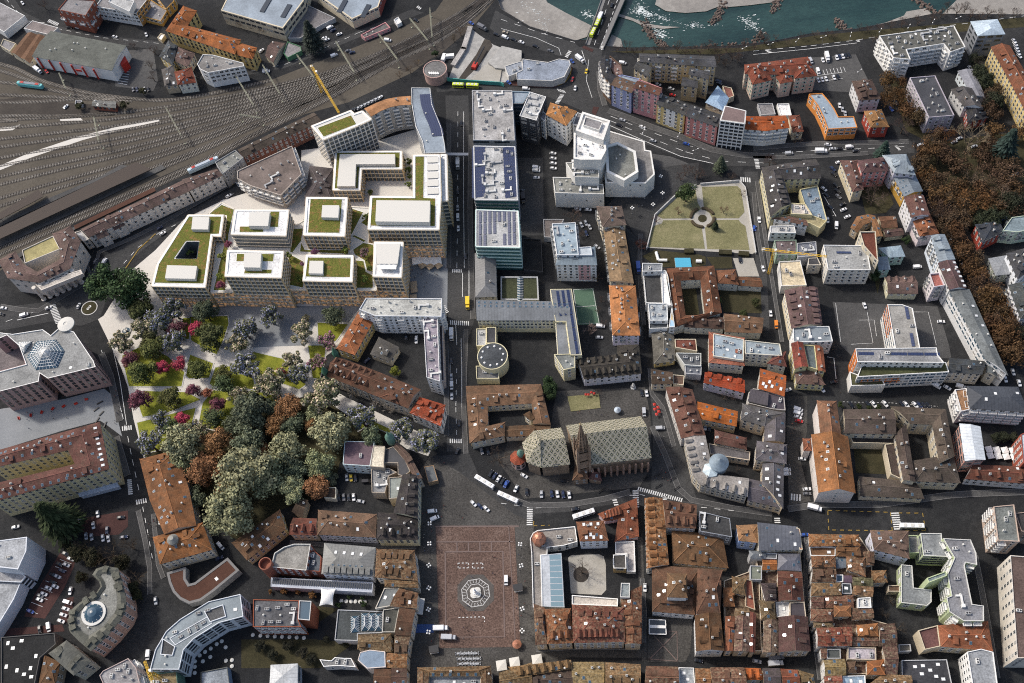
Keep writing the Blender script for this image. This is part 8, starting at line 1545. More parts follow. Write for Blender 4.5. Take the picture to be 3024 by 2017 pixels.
Q={'RG':[('wp_tower','roof_garden',27.4,'-1001 4634 219 60 29 -81 -213 -60',0),('wp_l','roof_garden',11.6,'-919 4547 405 -83 -13 -123 -256 52 -20 -169 -146 30',0),('wp_l','penthouse',11.6,'-895 4504 352 -75 -7 -82 -247 52 -18 -176 -113 23',3),('wp1','roof_garden',22.3,'-1843 4139 203 -42 -15 -134 -47 8 -8 -51 -228 46',0),('wp1','roof_garden',22.3,'-1938 3966 80 -16 -73 -120 -72 14',0),('wp1','roof_garden',22.3,'-1774 3933 64 -13 -15 -132 -62 13',0),('wp1','roof_garden',22.3,'-2003 3844 278 -56 -23 -174 -295 64 17 127',0),('wp1','penthouse',22.3,'-1809 4103 103 -23 -6 -94 -104 23',3),('wp1','penthouse',22.3,'-1959 3770 182 -42 -11 -91 -181 40',3),('wp2','roof_garden',28.3,'-1317 4020 53 -12 -12 -115 -54 13',0),('wp2','roof_garden',28.3,'-1507 3943 145 -29 -5 -40 -142 29',0),('wp2','penthouse',28.3,'-1436 4009 124 -27 -13 -100 -118 26',4),('wp3','roof_garden',32.8,'-1512 3710 43 -9 -4 -53 -43 9',0),('wp3','roof_garden',32.8,'-1367 3680 74 -16 -7 -51 -71 15',0),('wp3','roof_garden',32.8,'-1467 3585 159 -29 -4 -26 -159 31',0),('wp3','penthouse',32.8,'-1457 3679 100 -22 -8 -101 -97 21',4),('wp4','roof_garden',29.4,'-1066 4061 191 -41 -31 -254 -187 40',0),('wp4','penthouse',29.4,'-992 3970 101 -21 -11 -92 -100 24',3),('wp5','roof_garden',26.9,'-1109 3643 254 -56 -13 -132 -260 56',0),('wp5','penthouse',26.9,'-1093 3601 81 -17 -8 -89 -83 19',2.5),('wp6','penthouse',25.4,'-699 3655 145 -30 -29 -139 -121 24',2.8),('wp6','awning',25.4,'-702 3512 114 -24 -7 -40 -103 23',2.4),('wp7','roof_garden',29,'-692 3987 251 -54 32 328 59 -12 -36 -324 70 -19 -23 -202 -379 80',0),('wp7','penthouse',29,'-664 3936 319 -70 -20 -156 -317 70',4),('wp7','roof_canopy',29,'-332 4234 72 -14 -4 -45 -73 12',.8),('wp7','roof_canopy',29,'-338 4172 71 -13 -3 -45 -73 11',.8),('wp7','roof_canopy',29,'-345 4111 72 -13 -4 -45 -72 12',.8),('wp7','roof_canopy',29,'-351 4051 71 -13 -3 -44 -72 11',.8),('wp7','roof_canopy',29,'-357 3991 71 -13 -3 -44 -72 12',.8),('podium','roof_garden',15.8,'-1221 3958 67 -9 -14 -90 -58 -79 -12 7',0),('podium','roof_garden',15.8,'-860 4050 83 -53 -78 -149 -22 -13',0),('podium','roof_garden',15.8,'-1250 3750 22 9 65 -56 -6 -190 -91 41',0),('podium','roof_garden',15.8,'-850 3649 51 -18 8 -78 39 -37 -5 -85 -104 20',0),('podium','roof_garden',15.8,'-856 3727 66 39 58 -29 -14 -193 -36 16 -10 78 -56 53',0),('podium','roof_garden',15.8,'-763 3944 22 5 -12 -69 -40 42',0),('podium','roof_garden',15.8,'-856 3831 14 4 67 -55 -11 -8',0),('podium','roof_garden',15.8,'-1168 3842 19 -56 265 -57 -2 -26 -292 76',0),('podium','roof_garden',15.8,'-1659 4237 77 -54 -34 -180 -22 -417 -70 15 74 370 8 177 -110 34',0)],'PANELS':[('ochre',0,((-222,629.1),(-229.7,615.9)),'panel_ochre',0,1,0,1),('hall2',0,((-55.2,585.2),(-48.9,603.9)),'panel_red',0,1,0,1),('yrow',0,((115.2,445.7),(131,432.7)),'panel_white',.33,.66,.12,1),('orangeschool',0,((181,242.1),(182.5,250.2)),'panel_orange',0,1,0,1),('orangeschool',3,((208.6,274.9),(203.8,246.8)),'panel_orange',0,.55,.3,1),('orangeschool',1,((180.1,235.7),(228,229.8)),'panel_orange',.05,.5,.35,.75),('pinktower',0,((32.2,336.7),(56.1,331.8)),'panel_pink',.55,.85,.1,.95),('brickhotel',0,((-150.3,154.3),(-126.1,150.3)),'panel_white',.05,.95,.25,.5),('brickhotel',0,((-150.3,154.3),(-126.1,150.3)),'panel_white',.05,.95,.62,.82),('wp1',0,((-173.6,358.4),(-205.8,365.7)),'glasswarm',0,1,0,.42),('wp3',0,((-125.6,348.9),(-158.2,356.3)),'glasswarm',0,1,0,.42),('wp5',0,((-85.7,342.1),(-114.2,348.3)),'glasswarm',0,1,0,.42),('wp6',0,((-57.2,340.4),(-73.4,344.3)),'glasswarm',0,1,0,.42),('wp7',0,((-31.9,367.2),(-73.4,375.8)),'glasswarm',0,1,0,.42)],'PVS':[('dpv',21.7,(-1.1,429.9)),('dpv',21.7,(-1.4,427.2)),('dpv',21.7,(-1.7,424.6)),('dpv',21.7,(-2,421.9)),('dpv',21.7,(-2.4,419.2)),('dpv',21.7,(-2.7,416.6)),('dpv',21.7,(-3,413.9)),('dpv',21.7,(-3.3,411.3)),('dpv',21.7,(-3.7,408.6)),('dpv',21.7,(-4,406)),('dpv',21.7,(-4.3,403.4)),('dpv',21.7,(-4.6,400.8)),('dpv',21.7,(-4.9,398.3)),('dpv',21.7,(-5.3,395.7)),('dpv',21.7,(-5.6,393.1)),('dpv',21.7,(17.9,425.9)),('dpv',21.7,(17.6,423.2)),('dpv',21.7,(17.4,420.5)),('dpv',21.7,(17.1,417.8)),('dpv',21.7,(16.8,415.1)),('dpv',21.7,(16.6,412.5)),('dpv',21.7,(16.3,409.8)),('dpv',21.7,(16.1,407.2)),('dpv',21.7,(15.8,404.6)),('dpv',21.7,(15.6,401.9)),('dpv',21.7,(15.3,399.3)),('dpv',21.7,(15.1,396.7)),('dpv',21.7,(14.8,394.1)),('dpv',21.7,(14.6,391.6)),('dpv',21.7,(14.3,389)),('sblock',25.5,(-29.3,477.7)),('sblock',25.5,(-29.3,476.1)),('sblock',25.5,(-29.3,474.4)),('sblock',25.5,(-29.3,472.7)),('sblock',25.5,(-29.3,471)),('sblock',25.5,(-29.1,469.1)),('sblock',25.5,(-28.9,467.2)),('sblock',25.5,(-28.6,465.2)),('sblock',25.5,(-28.4,463.3)),('sblock',25.5,(-28,461.3)),('sblock',25.5,(-27.6,459.3)),('sblock',25.5,(-27.1,457.3)),('sblock',25.5,(-26.6,455.4)),('sblock',25.5,(-26.2,453.5)),('sblock',25.5,(-26,451.8)),('sblock',25.5,(-25.7,450.2)),('sblock',25.5,(-25.4,448.5)),('sblock',25.5,(-25.2,447)),('sblock',25.5,(-25.1,446)),('sblock',25.5,(-25.1,445.1)),('sblock',25.5,(-25,444.1)),('sblock',25.5,(-24.9,443.2))],'dom_tower':(26.4,213.3),'chapel_top':(-5.3,224.3),'dom_nave':'229 2112 394 -23','cone':(96,200.2),'hex':(91.2,197.7),'green_dome':(-73.9,245),'park_turret':(-100.8,303.9),'park_turret2':(-107.3,293),'copper':(-2.8,176.9),'rotunda_b':(-21.6,517.2),'hall':(-12.2,286.8),'mushroom':(-255.4,347.4),'roundabout':(-253.8,373.3),'fountain':(-229.6,351.7),'monument':(-39.3,157.6),'brick_tower':(-143.1,185.4),'villa_dome':(-191.3,206.4),'rotunda_g':(-231.7,174.4),'pyramid':'-2775 3301 60 -99 127 -8 35 104 -57 89 -117 10','pyramid_top':(-263.4,327),'pyramid2':'-2847 3413 52 -88 44 78','pyr2top':(-277.7,336),'bridge':'836 5250 105 -76 277 514 -163 39','footbridge':'-218 4442 138 -31 -4 -21 -137 31','portico':'-2831 3854 39 12 42 11 38 14 38 12 39 17 37 14','tent':'-1174 1712 77 -18 -22 -77 -67 4','glassbar':'-1005 1536 -5 -81 58 87 -6 -87 40 81 -7 -87 41 80 -6 -86','gh':'12 1688 -35 -269 94 261 -30 -272','arc1':'-1426 1793 514 -116','sparasols':'-496 3670 42 -10 42 -9 40 -8','wparasols':'-464 3630 45 -16 53 -4 -163 -108 -2 -39 -9 -53','lparasols':'2379 1881 38 -10 40 -9 39 -9 -122 -8 38 -9 39 -10 39 -9','tables':'-516 1286 19 -4 19 -2 16 -1 16 -4 17 -3 -83 -12 19 -4 19 -3 17 -3 18 -2 17 -3 -90 -11 22 -2 15 -2 17 -4 16 -3 15 -2','lamps':'-595 1855 -15 -115 -12 -118 -13 -109 -11 -113 63 564','lamps2':'-129 1772 -11 -113 -43 -328 16 108','lamps3':'2020 4892 177 -8 175 -8 178 -19 196 -7 191 -6 168 10 166 -6 -764 -315','lamps4':'420 5473 156 -139 470 -1007 286 -215 -75 141 587 641','lamps5':'1083 3974 -17 -130 -75 -75 -130 0','wall_path':'893 3489 102 238 197 154 99 17','wall_path2':'1321 3903 238 -24 23 -60 -61 -486','hedges':'1251 3710 71 -19 -19 -94 -79 16','hrow':'1118 3426 40 -8 159 -40 59 -15 52 -16 45 -14','canopy1':'-3207 4418 934 391 106 -84 -1029 -397','canopy2':'-2659 4358 515 211 14 -34 -518 -209','canopy3':'-3220 4533 298 178 40 -67 -332 -164','loco':'-3175 5755 185 -72','train':'-1928 4677 201 72','entr':'-2397 5832 31 -87 -33 1','stripes':'-3008 5883 85 -40 84 -44 83 -39 82 -40 82 -39','sign':'-2728 5731 42 -17','site_fence':'-145 5124 148 -55 204 -64 19 -18','site_fence2':'-88 5248 88 135 68 190','rig':'55 5204 123 218','containers':'-147 5333 43 5','site_deck':'149 5216 114 130 128 -74 -13 -86 -121 -60 -68 26','site_pad':'12 5093 119 115 103 -67 -32 -117','low_white':'384 5156 164 -70 77 15 67 -28 3 -37 -60 -104 -86 -20 -231 64 6 63 41 13','low_white2':'255 5120 122 24 -6 -94 -104 -30','crane1':'1559 3181 114 137 248 -89','crane2':'-1012 5206 108 -215','crane3':'-1984 1382 -123 123','hallstrips':'-1350 6007 147 -89 395 -3 164 -87','spine':'111 3410 -24 -162','blueglass':'1043 3392 91 -18 -7 -66 -92 17','ducts':'944 3453 1 -60 51 -10 165 -41 33 -7','carrental':'-719 1468 96 -17 -5 -41 -92 14','kiosks':'-174 1561 -459 -239 413 -43','awn':'-680 1585 30 -8 -20 -80 -34 11','cawn':'-310 1191 57 2 9 1 64 -3 47 -1 24 -4','gate':'447 1292 78 -16 -11 -69 -81 16','circlelights':'-1549 1548 39 -10 37 -8 37 -8 37 -8 38 -8 37 -8 37 -8','circ2':'-1085 1648 25 -6 25 -5 22 -4 24 -5 25 -4','circ3':'-1710 1542 -26 -10 -31 -18 -29 -12 -28 -13 -24 -27 0 -27 41 21 38 16 79 36 1 -68 31 -2 0 -30 -190 -3','bikes':'573 2036 60 3 87 25 -7 -59 -83 -26 90 -29 -392 56','redparasols':'720 2452 16 -21 -19 -8 18 -18 -15 -14','stalls':'359 2581 15 -3 18 10 15 -9','statue':'629 2587 -115 -132','bollard':'-2431 3052 -18 -40 31 -33 -20 -39 47 -38','redseats':'-2512 3086 -60 -17 -72 -4 -64 -4 -64 -11 -64 -7 -71 -6','groyne1':'1858 5478 -35 -80 -47 -58 -41 -37','groyne2':'1278 5410 4 -59 39 -122 35 -65 26 -28','groyne3':'2028 5122 -26 -39 -33 -37','groyne4':'2552 5125 15 -43 28 -40 19 -16','groyne5':'3145 5180 30 -53 30 -53 16 -20','groyne6':'2228 5408 -34 -50 -29 -34','groyne7':'1424 5110 153 -29 154 -24 232 -31'}
# laying it out
ramp_ground('pale_gravel',[(.27,.25,.21),(.34,.32,.28),(.42,.40,.36)],.06,.8,fine=(.85,1.15))
plain('pale_roof',(.56,.54,.49),.8);plain('kerbstone',(.48,.47,.45),.8);plain('kerbdull',(.17,.165,.16),.9);plain('mintslab',(.42,.55,.50),.5);plain('red',(.42,.03,.02),.6);plain('yellow',(.62,.38,.03),.5);plain('turquoise',(.06,.30,.27),.7);plain('matblue',(.03,.07,.2),.7);plain('skyglass2',(.16,.24,.28),.25);plain('skyglass',(.08,.36,.52),.2);plain('hedge',(.06,.045,.025),.95)
def D(s):
 a=list(map(int,s.split())) if isinstance(s,str) else s;o=[];x=y=0
 for i in range(0,len(a),2):x += a[i];y += a[i+1];o.append((x/10,y/10))
 return o
PAL=[tuple(v/1000 for v in c) for c in PALETTE]
for k,val in list(Q.items()):
 if isinstance(val,str):Q[k]=D(val)
for name,mat,z,polys in GROUND:
 if mat == 'foam':
  m=MB();rr=random.Random(5)
  for p in map(D,polys):
   xs=[q[0] for q in p];ys=[q[1] for q in p];A_=abs(area(p));n=int(A_*1.6)+20
   for _ in range(n*3):
    x,y=rr.uniform(min(xs)-2,max(xs)+2),rr.uniform(min(ys)-1,max(ys)+1);d_=edge_dist(p,x,y)
    if not inside(p,x,y):
     if rr.random() > .25*math.exp(-d_/1.5):continue
    elif rr.random() > min(1,.25+d_*.22):continue
    s=rr.uniform(.1,.5)*(.6+min(1,d_*.2));an=rr.gauss(-.15,.35);m.face([(x+math.cos(t)*s*rr.uniform(1,2.6)*math.cos(an)-math.sin(t)*s*.5*math.sin(an),y+math.cos(t)*s*1.6*math.sin(an)+math.sin(t)*s*rr.uniform(.3,.7),z+rr.uniform(0,.05)) for t in (0,1.05,2.1,3.14,4.2,5.24)])
  tag(link(name,m.mesh(name,mat)),kind='structure');continue
 for p in polys:sheet(name,D(p),mat,z)
for p,wd in PAVEMENTS:
 P=catmull(D(p),12);mb=MB();strip(mb,P,wd,.26);strip(mb,P,wd+.5,.22,1);tag(link('pavement',mb.mesh('pavement',['asphalt_pale','kerbdull'])),kind='structure')
mb=[MB(),MB(),MB()]
for p,wd,dash,c in LINES:strip(mb[c],D(p),wd*1.5,.24,0,dash)
for m,k in zip(mb,('paint_white','paint_yellow','paint_dull')):tag(link('road_marking',m.mesh('road_marking',k)),kind='structure')
for z in ZEBRAS:
 a,b,c=map(Vector,D(z));n=max(3,int((b-a).length/1.15));m=MB();st=(b-a)/n;w_=c-a
 for i in range(n):
  p=a+st*i;m.face([(*x,.245) for x in ccw([tuple(p),tuple(p+st*.55),tuple(p+st*.55+w_),tuple(p+w_)])])
 tag(link('zebra_crossing',m.mesh('zebra_crossing','paint_white')),kind='structure')
m=MB();bk=D(BANK)
for a,b in zip(bk,bk[1:]):m.face([(*a,-5),(*b,-5),(*b,.4),(*a,.4)])
tag(link('river_bank',m.mesh('river_bank','stone')),kind='structure')
ROOTW={}
plain('panel_orange',(.50,.15,.035),.8);plain('panel_ochre',(.45,.25,.08),.8);plain('panel_red',(.28,.06,.045),.8);plain('panel_white',(.7,.69,.66),.8);plain('panel_pink',(.55,.33,.33),.8)
KIND={'r':'rib','f':'flat','p':'pyr'}
def fixo(o):
 o=dict(o)
 for k in ('wc','rc'):
  if k in o:o[k]=PAL[o[k]]
 if 'hole' in o:o['hole']=D(o['hole'])
 return o
for name,label,wings,o in BUILDINGS:
 ws=[]
 for k,p,z,wo in wings:
  p=D(p);wo=fixo(wo);wo.setdefault('win',o.get('win','std'))
  if k == 'r':p=[(p[i],p[i+1]) for i in range(0,len(p),2)]
  ws.append((KIND[k],p,z,wo))
 o=fixo(o);ROOTW[o.get('key')]=(name,ws,o);build((name,label,o.pop('cat',name.replace('_',' ')),ws,o))
def part(key,name,mb,mats,color=None,parent=None):
 r=ROOT[key];o=link(name,mb.mesh(name,mats),r,(-r['cx'],-r['cy'],0),color=color);return o
for key,kind,z,p,h in Q['RG']:
 m=MB();p=ccw(D(p))
 if kind == 'roof_garden':
  m.prism(p,z,z+.28);i=inset(p,-.35);m.prism(i,z-.02,z+.16,1);part(key,kind,m,['sedum','white'])
 elif kind == 'awning':
  for k in range(8):
   a,b=Vector(p[0]).lerp(Vector(p[1]),k/8),Vector(p[0]).lerp(Vector(p[1]),(k+1)/8);c,d=Vector(p[3]).lerp(Vector(p[2]),(k+1)/8),Vector(p[3]).lerp(Vector(p[2]),k/8);e=.25*(k % 2)
   m.face([(*a,z+h+.5+e),(*b,z+h+.75-e),(*c,z+h-.2-e),(*d,z+h-.4+e)])
  part(key,kind,m,'white')
 else:
  m.prism(p,z+(h-.3 if kind == 'roof_canopy' else 0),z+h,1,0);part(key,kind,m,['pale_roof','trim'])
for i,(key,z,p) in enumerate(Q['PVS']):
 r=ROOT[key];k=link('solar_panel',small('pv'),r,(p[0]-r['cx'],p[1]-r['cy'],z),-.12 if key == 'sblock' else 0);k.scale=(1.0,1.4,1) if key == 'dpv' else (.9,1.2,1)
for key,wi,ei,mt,f0,f1,h0,h1 in Q['PANELS']:
 name,wings,a_=ROOTW[key];k,pp,z,wo=wings[wi];poly=ccw(pp) if k == 'flat' else inset(ccw([q[0] for q in pp]+[q[1] for q in pp[::-1]]),.45);e=[(Vector(poly[i]),Vector(poly[(i+1) % len(poly)])) for i in range(len(poly))]
 ta,tb_=map(Vector,ei);a,b=min(e,key=lambda s:((s[0]+s[1])/2-(ta+tb_)/2).length);d=b-a;L=d.length;nr=Vector((d.y,-d.x))/L;c=a+d*(f0+f1)/2+nr*.03;m=MB();m.box((*c,z*h0),L*(f1-f0),.12,z*(h1-h0)-.1,math.atan2(d.y,d.x));part(key,'wall_panel',m,mt)
# station portico
for a in Q['portico']:
 m=MB();m.lathe([(1.5,0),(1.5,.8),(1.0,1.0),(.85,12.5),(1.3,13),(1.3,14)],14,(*a,0));part('station','column',m,'plaster',(.62,.57,.5))
def lathe_thing(name,label,cat,p,prof,mat,col=None,n=28,z=0):
 m=MB();m.lathe(prof,n);o=link(name,m.mesh(name,mat),None,(*p,z),color=col);return tag(o,label,cat)
def lathe_part(key,name,p,prof,mat,col=None,n=24):
 m=MB();m.lathe(prof,n,(*p,0));return part(key,name,m,mat,col)
# cathedral spire, lantern, cones, domes
p=Q['dom_tower'][0] if isinstance(Q['dom_tower'],list) else Q['dom_tower']
m=MB();m.box((*p,0),6.4,6.4,34,.1);
for s in range(4):
 for z in (12,22,33):m.box((*p,z),7.2,7.2,.8,.1)
 a=.1+math.pi/4+s*math.pi/2;q=(p[0]+math.cos(a)*4.3,p[1]+math.sin(a)*4.3);m.box((*q,0),1.4,1.4,36,.1);m.tube((*q,36),(*q,42),.8,.06,6)
part('dom','tower',m,'stone',(.25,.18,.13))
m=MB()
for s in range(8):
 a=s*math.pi/4+.1;b=a+math.pi/4;A=lambda t,r,z:Vector((p[0]+math.cos(t)*r,p[1]+math.sin(t)*r,z))
 m.tube(A(a,2.9,34),A(a,.15,61),.5,.25,5);m.tube(A(a,2.9,34),A(a,3.2,40),.45,.1,5)
 for k in range(9):
  f=k/9;r0,r1=2.9*(1-f),2.9*(1-f-.09);m.tube(A(a,r0,34+27*f),A(b,r1,34+27*(f+.09)),.2,.2,4);m.tube(A(b,r0,34+27*f),A(a,r1,34+27*(f+.09)),.2,.2,4)
m.lathe([(2.2,34),(1.9,40),(.4,56),(.1,58)],8,(*p,0));part('dom','spire',m,'stone',(.27,.19,.13))
lathe_part('dom','finial',p,[(.1,60.5),(.55,61.2),(.3,62.0),(.05,63.5)],'gold',n=8)
for i in range(12):
 a,b=map(Vector,Q['dom_nave']);q=a.lerp(b,(i+.3)/12)+Vector((.5,-1.2));m=MB();m.box((*q,0),.9,1.3,10.5,.2);m.box((*q,10.5),.7,.9,1.2,.2);part('dom','buttress',m,'stone',(.25,.17,.13))
def P1(k):return Q[k][0] if isinstance(Q[k],list) else Q[k]
lathe_part('chapel','lantern',P1('chapel_top'),[(1.52,11),(1.68,13),(2,13.1),(1.76,14.6),(0.96,15.8),(0.24,16.6),(0.08,18)],'verdigris',n=16)
lathe_part('conehotel','roof_cone',P1('cone'),[(4.71,9),(4.71,15),(5.08,15),(0.12,19.5)],'metal',(.20,.25,.29),40);lathe_part('conehotel','glass_roof',P1('hex'),[(4.34,9),(4.34,13),(0.19,15)],'metal',(.50,.58,.60),6)
lathe_part('curvedark','turret_dome',P1('green_dome'),[(2.25,10),(2.25,15),(2.55,15),(2.4,17),(1.35,19.4),(0.6,20.3),(0.52,22),(0.04,24)],'verdigris',n=16)
for k in ('park_turret','park_turret2'):lathe_part('parkrow','turret',P1(k),[(1.58,8),(1.58,14.5),(1.94,14.5),(0.07,21)],'shgreen',n=10)
lathe_part('cafe','dome',P1('copper'),[(3.4,7),(3.4,10),(3.81,10.1),(3.54,12),(2.24,13.6),(2.04,13.7),(1.77,14.6),(0.14,15)],'copper',n=8)
lathe_part('bigvilla','lantern',P1('villa_dome'),[(2.8,15),(2.8,17.5),(3.01,17.6),(1.05,19.5)],'metal',(.2,.2,.18),12)
lathe_part('drop','glass_dome',P1('rotunda_g'),[(6.05,15),(6.05,15.9),(4.9,16),(4.75,16.4),(2.45,18.4),(0.07,19)],'glassblue',n=16)
m=MB()
for i in range(12):
 a=i*math.pi/6;c=P1('rotunda_g');m.tube((c[0]+4.8*math.cos(a),c[1]+4.8*math.sin(a),16.4),(c[0],c[1],19.1),.16,.16,4)
m.lathe([(6.3,15.8),(6.3,16.1),(5,16.1)],36,(*P1('rotunda_g'),0));part('drop','dome_ribs',m,'trim')
for key,nm,base,tip in (('uni','glass_pyramid',Q['pyramid'],(*P1('pyramid_top'),30.5)),('uni','glass_wedge',Q['pyramid2'],(*P1('pyr2top'),26))):
 m=MB();z=22.9;base=ccw(base)
 for a,b in zip(base,base[1:]+base[:1]):
  A,B,T=Vector((*a,z)),Vector((*b,z)),Vector(tip);m.face([A,B,T],0)
  for i in range(7):m.tube(A.lerp(B,i/6),T,.16,.16,4,1)
  for i in range(1,6):m.tube(A.lerp(T,i/6),B.lerp(T,i/6),.14,.14,4,1)
 part(key,nm,m,['glassblue','white'])
lathe_part('uni','roof_disc',P1('mushroom'),[(0.68,18),(0.68,23),(4.76,23.6),(5.03,24.0),(4.9,24.4),(1.22,25.0),(1.16,24.7),(0.03,24.6)],'pale_roof',n=40)
lathe_part('school','round_hall',P1('hall'),[(8.49,0),(8.49,11.5),(8.69,11.5),(8.69,12),(8.28,12),(8.28,11.7)],'plaster',(.64,.58,.38),48)
m=MB();m.lathe([(8.25,11.75),(.1,12.1)],48,(*P1('hall'),0));part('school','hall_roof',m,'felt',(.06,.065,.07))
for i in range(10):
 a=i*.628;c=P1('hall');lathe_part('school','roof_light',(c[0]+6.2*math.cos(a),c[1]+6.2*math.sin(a)),[(.62,11.8),(.62,12.3),(.2,12.6)],'white',n=10)
lathe_part('terrbrick','tower',P1('brick_tower'),[(3.33,0),(3.33,17),(2.88,17.2),(2.82,14)],'plaster',(.3,.12,.08),32)
o=lathe_thing('rotunda','round pinkish hall with flat grey roof beside the railway curve','rotunda',P1('rotunda_b'),[(7.83,0),(7.83,7.4),(8.18,7.4),(8.18,8.2),(7.66,8.2),(7.66,7.7),(0.09,7.9)],'plaster',(.44,.30,.26),40);link('roof',(lambda m:(m.lathe([(7.6,7.75),(.1,8.0)],40),m.mesh('roof','felt'))[1])(MB()),o,color=(.14,.135,.13))
for i in range(5):
 m=MB();m.box((0,0,0),1.0,2.2,.4);link('roof_light',m.mesh('roof_light','white'),o,(-4+i*1.4,-2.8-i*.35,7.9),.35)
# roundabout, fountain, monument
o=lathe_thing('roundabout_island','round planted roundabout island before the station','roundabout',P1('roundabout'),[(5.17,0),(5.17,.3),(4.83,.32)],'kerbstone');m=MB();m.lathe([(4.8,.3),(2,.6),(.1,.7)],32);link('flower_bed',m.mesh('flower_bed','dark_lawn'),o)
for s in (-1,1):
 m=MB();m.lathe([(.8,.6),(.8,.8),(.5,.8),(.5,.65)],14);link('flower_ring',m.mesh('flower_ring','white'),o,(s*.6,s*.7,0))
o=lathe_thing('fountain','tiered stone fountain on the pale plaza edge','fountain',P1('fountain'),[(2.92,0),(2.92,.7),(2.62,.7),(2.55,.3),(0.52,.3),(0.45,1.4),(1.2,1.7),(1.12,1.8),(0.3,1.8),(0.26,2.8),(0.6,3.0),(0.08,3.4)],'trim',n=8);m=MB();m.lathe([(2.5,.45),(.5,.46)],16);link('water',m.mesh('water','glassblue'),o)
c=P1('monument');o=empty('monument',(*c,.22));tag(o,'white marble statue monument on its octagonal mosaic in the red square','monument')
K=.0346
m=MB()
for r0,r1 in ((12.6,12.0),(8.2,7.6)):
 for i in range(8):
  a,b=(i+.5)*math.pi/4,(i+1.5)*math.pi/4;m.face([(r*math.cos(t),r*math.sin(t),.03) for r,t in ((r0,a),(r0,b),(r1,b),(r1,a))])
for i in range(24):
 a=i*math.pi/12+.06;d,t=Vector((math.cos(a),math.sin(a))),Vector((-math.sin(a),math.cos(a)))
 for q0,q1 in ((d*11.2-t*.5,d*11.2+t*.5),(d*11.2+t*.5,d*9.0-t*.2),(d*9.0-t*.2,d*9.0+t*.8)):strip(m,[q0*.98,q1*.98],.34,.034)
link('mosaic',m.mesh('mosaic','kerbstone'),o)
m=MB()
for a in range(4):m.lathe([(3.0,0),(3.0,.5),(2.6,.55)],20,(2.2*math.cos(a*1.571+.78),2.2*math.sin(a*1.571+.78),0))
m.lathe([(3.4,.5),(3.4,.9),(2.9,1.0)],24);link('steps',m.mesh('steps','trim'),o)
m=MB();m.lathe([(2.1,.9),(2.1,1.6),(1.2,1.8),(1.0,5.5),(1.5,5.8),(1.4,6.3)],8);link('column',m.mesh('column','white'),o);m=MB();m.lathe([(.7,6.2),(.75,7.2),(.5,8.0),(.6,8.5),(.22,8.8),(.26,9.2),(.05,9.45)],10);link('statue',m.mesh('statue','white'),o)
for ch in [x for x in sc.objects if x.parent == o]:ch.scale=(.61,.61,.8)
# bridge, footbridge
def slab_thing(name,label,cat,poly,z0,z1,mat,sides=None):
 m=MB();m.prism(poly,z0,z1,1,0,True);return tag(link(name,m.mesh(name,[mat,sides or mat])),label,cat)
b4=Q['bridge'];o=slab_thing('road_bridge','grey road bridge carrying the lime green bus over the river','bridge',b4,-1.4,.06,'asphalt','plaster')
for i,(a,b) in enumerate(((b4[0],b4[3]),(b4[1],b4[2]))):
 m=MB();a,b=Vector(a),Vector(b);d=b-a;c=(a+b)/2;ang=math.atan2(d.y,d.x);m.box((*c,.06),d.length,.5,1.0,ang);nn=Vector((-d.y,d.x)).normalized()*(-1 if i == 0 else 1)*1.6;m.box((*(c+nn),.06),d.length,2.4,.16,ang);link('parapet',m.mesh('parapet','kerbdull'),o)
for t in (.35,.7):
 m=MB();p=(Vector(b4[0])*(1-t)+Vector(b4[3])*t+Vector(b4[1])*(1-t)+Vector(b4[2])*t)/2;m.box((*p,-6),3,14,4.8,.4);link('pier',m.mesh('pier','stone'),o)
slab_thing('footbridge','thin glazed footbridge crossing the central street','footbridge',Q['footbridge'],5.6,6.4,'steel')
# canopies of the station platforms
for k,lb in (('canopy1','long dark canopy on the middle station platform'),('canopy2','narrow red-edged canopy along the cream station wing'),('canopy3','short dark canopy at the left photo edge of the station')):
 p=Q[k];o=slab_thing('platform_canopy',lb,'canopy',p,4.7,5.1,'rust_roof' if k == 'canopy2' else 'canopy','dark');a,b,c,d=map(Vector,p)
 n=max(3,int((b-a).length/14))
 for i in range(n):
  f=(i+.5)/n;q=(a.lerp(b,f)+d.lerp(c,f))/2;m=MB();m.tube((*q,.3),(*q,4.75),.16,.16,6);link('post',m.mesh('post','steel'),o)
# rail vehicles
def rail_car(a,b,label,cols):
 a,b=Vector(a),Vector(b);d=b-a;o=empty('locomotive',(*((a+b)/2),.4),math.atan2(d.y,d.x));tag(o,label,'locomotive');L=d.length
 m=MB();loft(m,[[(x,-w,.6),(x,w,.6),(x,w,2.9),(x,w*.7,3.6),(x,-w*.7,3.6),(x,-w,2.9)] for x,w in ((-L/2,1.1),(-L/2+.8,1.45),(L/2-.8,1.45),(L/2,1.1))]);link('body',m.mesh('loco_body','paint'),o,color=cols[0])
 m=MB();m.box((0,0,3.55),L*.8,1.9,.35);link('roof',m.mesh('roof','paint'),o,color=cols[1])
 for s in (-1,1):
  m=MB();m.box((s*L*.3,0,3.9),2.4,1.6,.15);m.tube((s*L*.3,0,4),(s*L*.3+1,0,4.9),.08,.08,4);link('pantograph',m.mesh('pantograph','red'),o);m=MB();m.box((s*L*.3,0,.1),4,2.2,.6);link('bogie',m.mesh('bogie','dark'),o)
rail_car(*Q['loco'],'turquoise and grey electric locomotive alone on the left tracks',((.12,.42,.42),(.16,.17,.2)));rail_car(*Q['train'],'pale blue and white train beside the station wing end',((.45,.55,.6),(.35,.4,.45)))
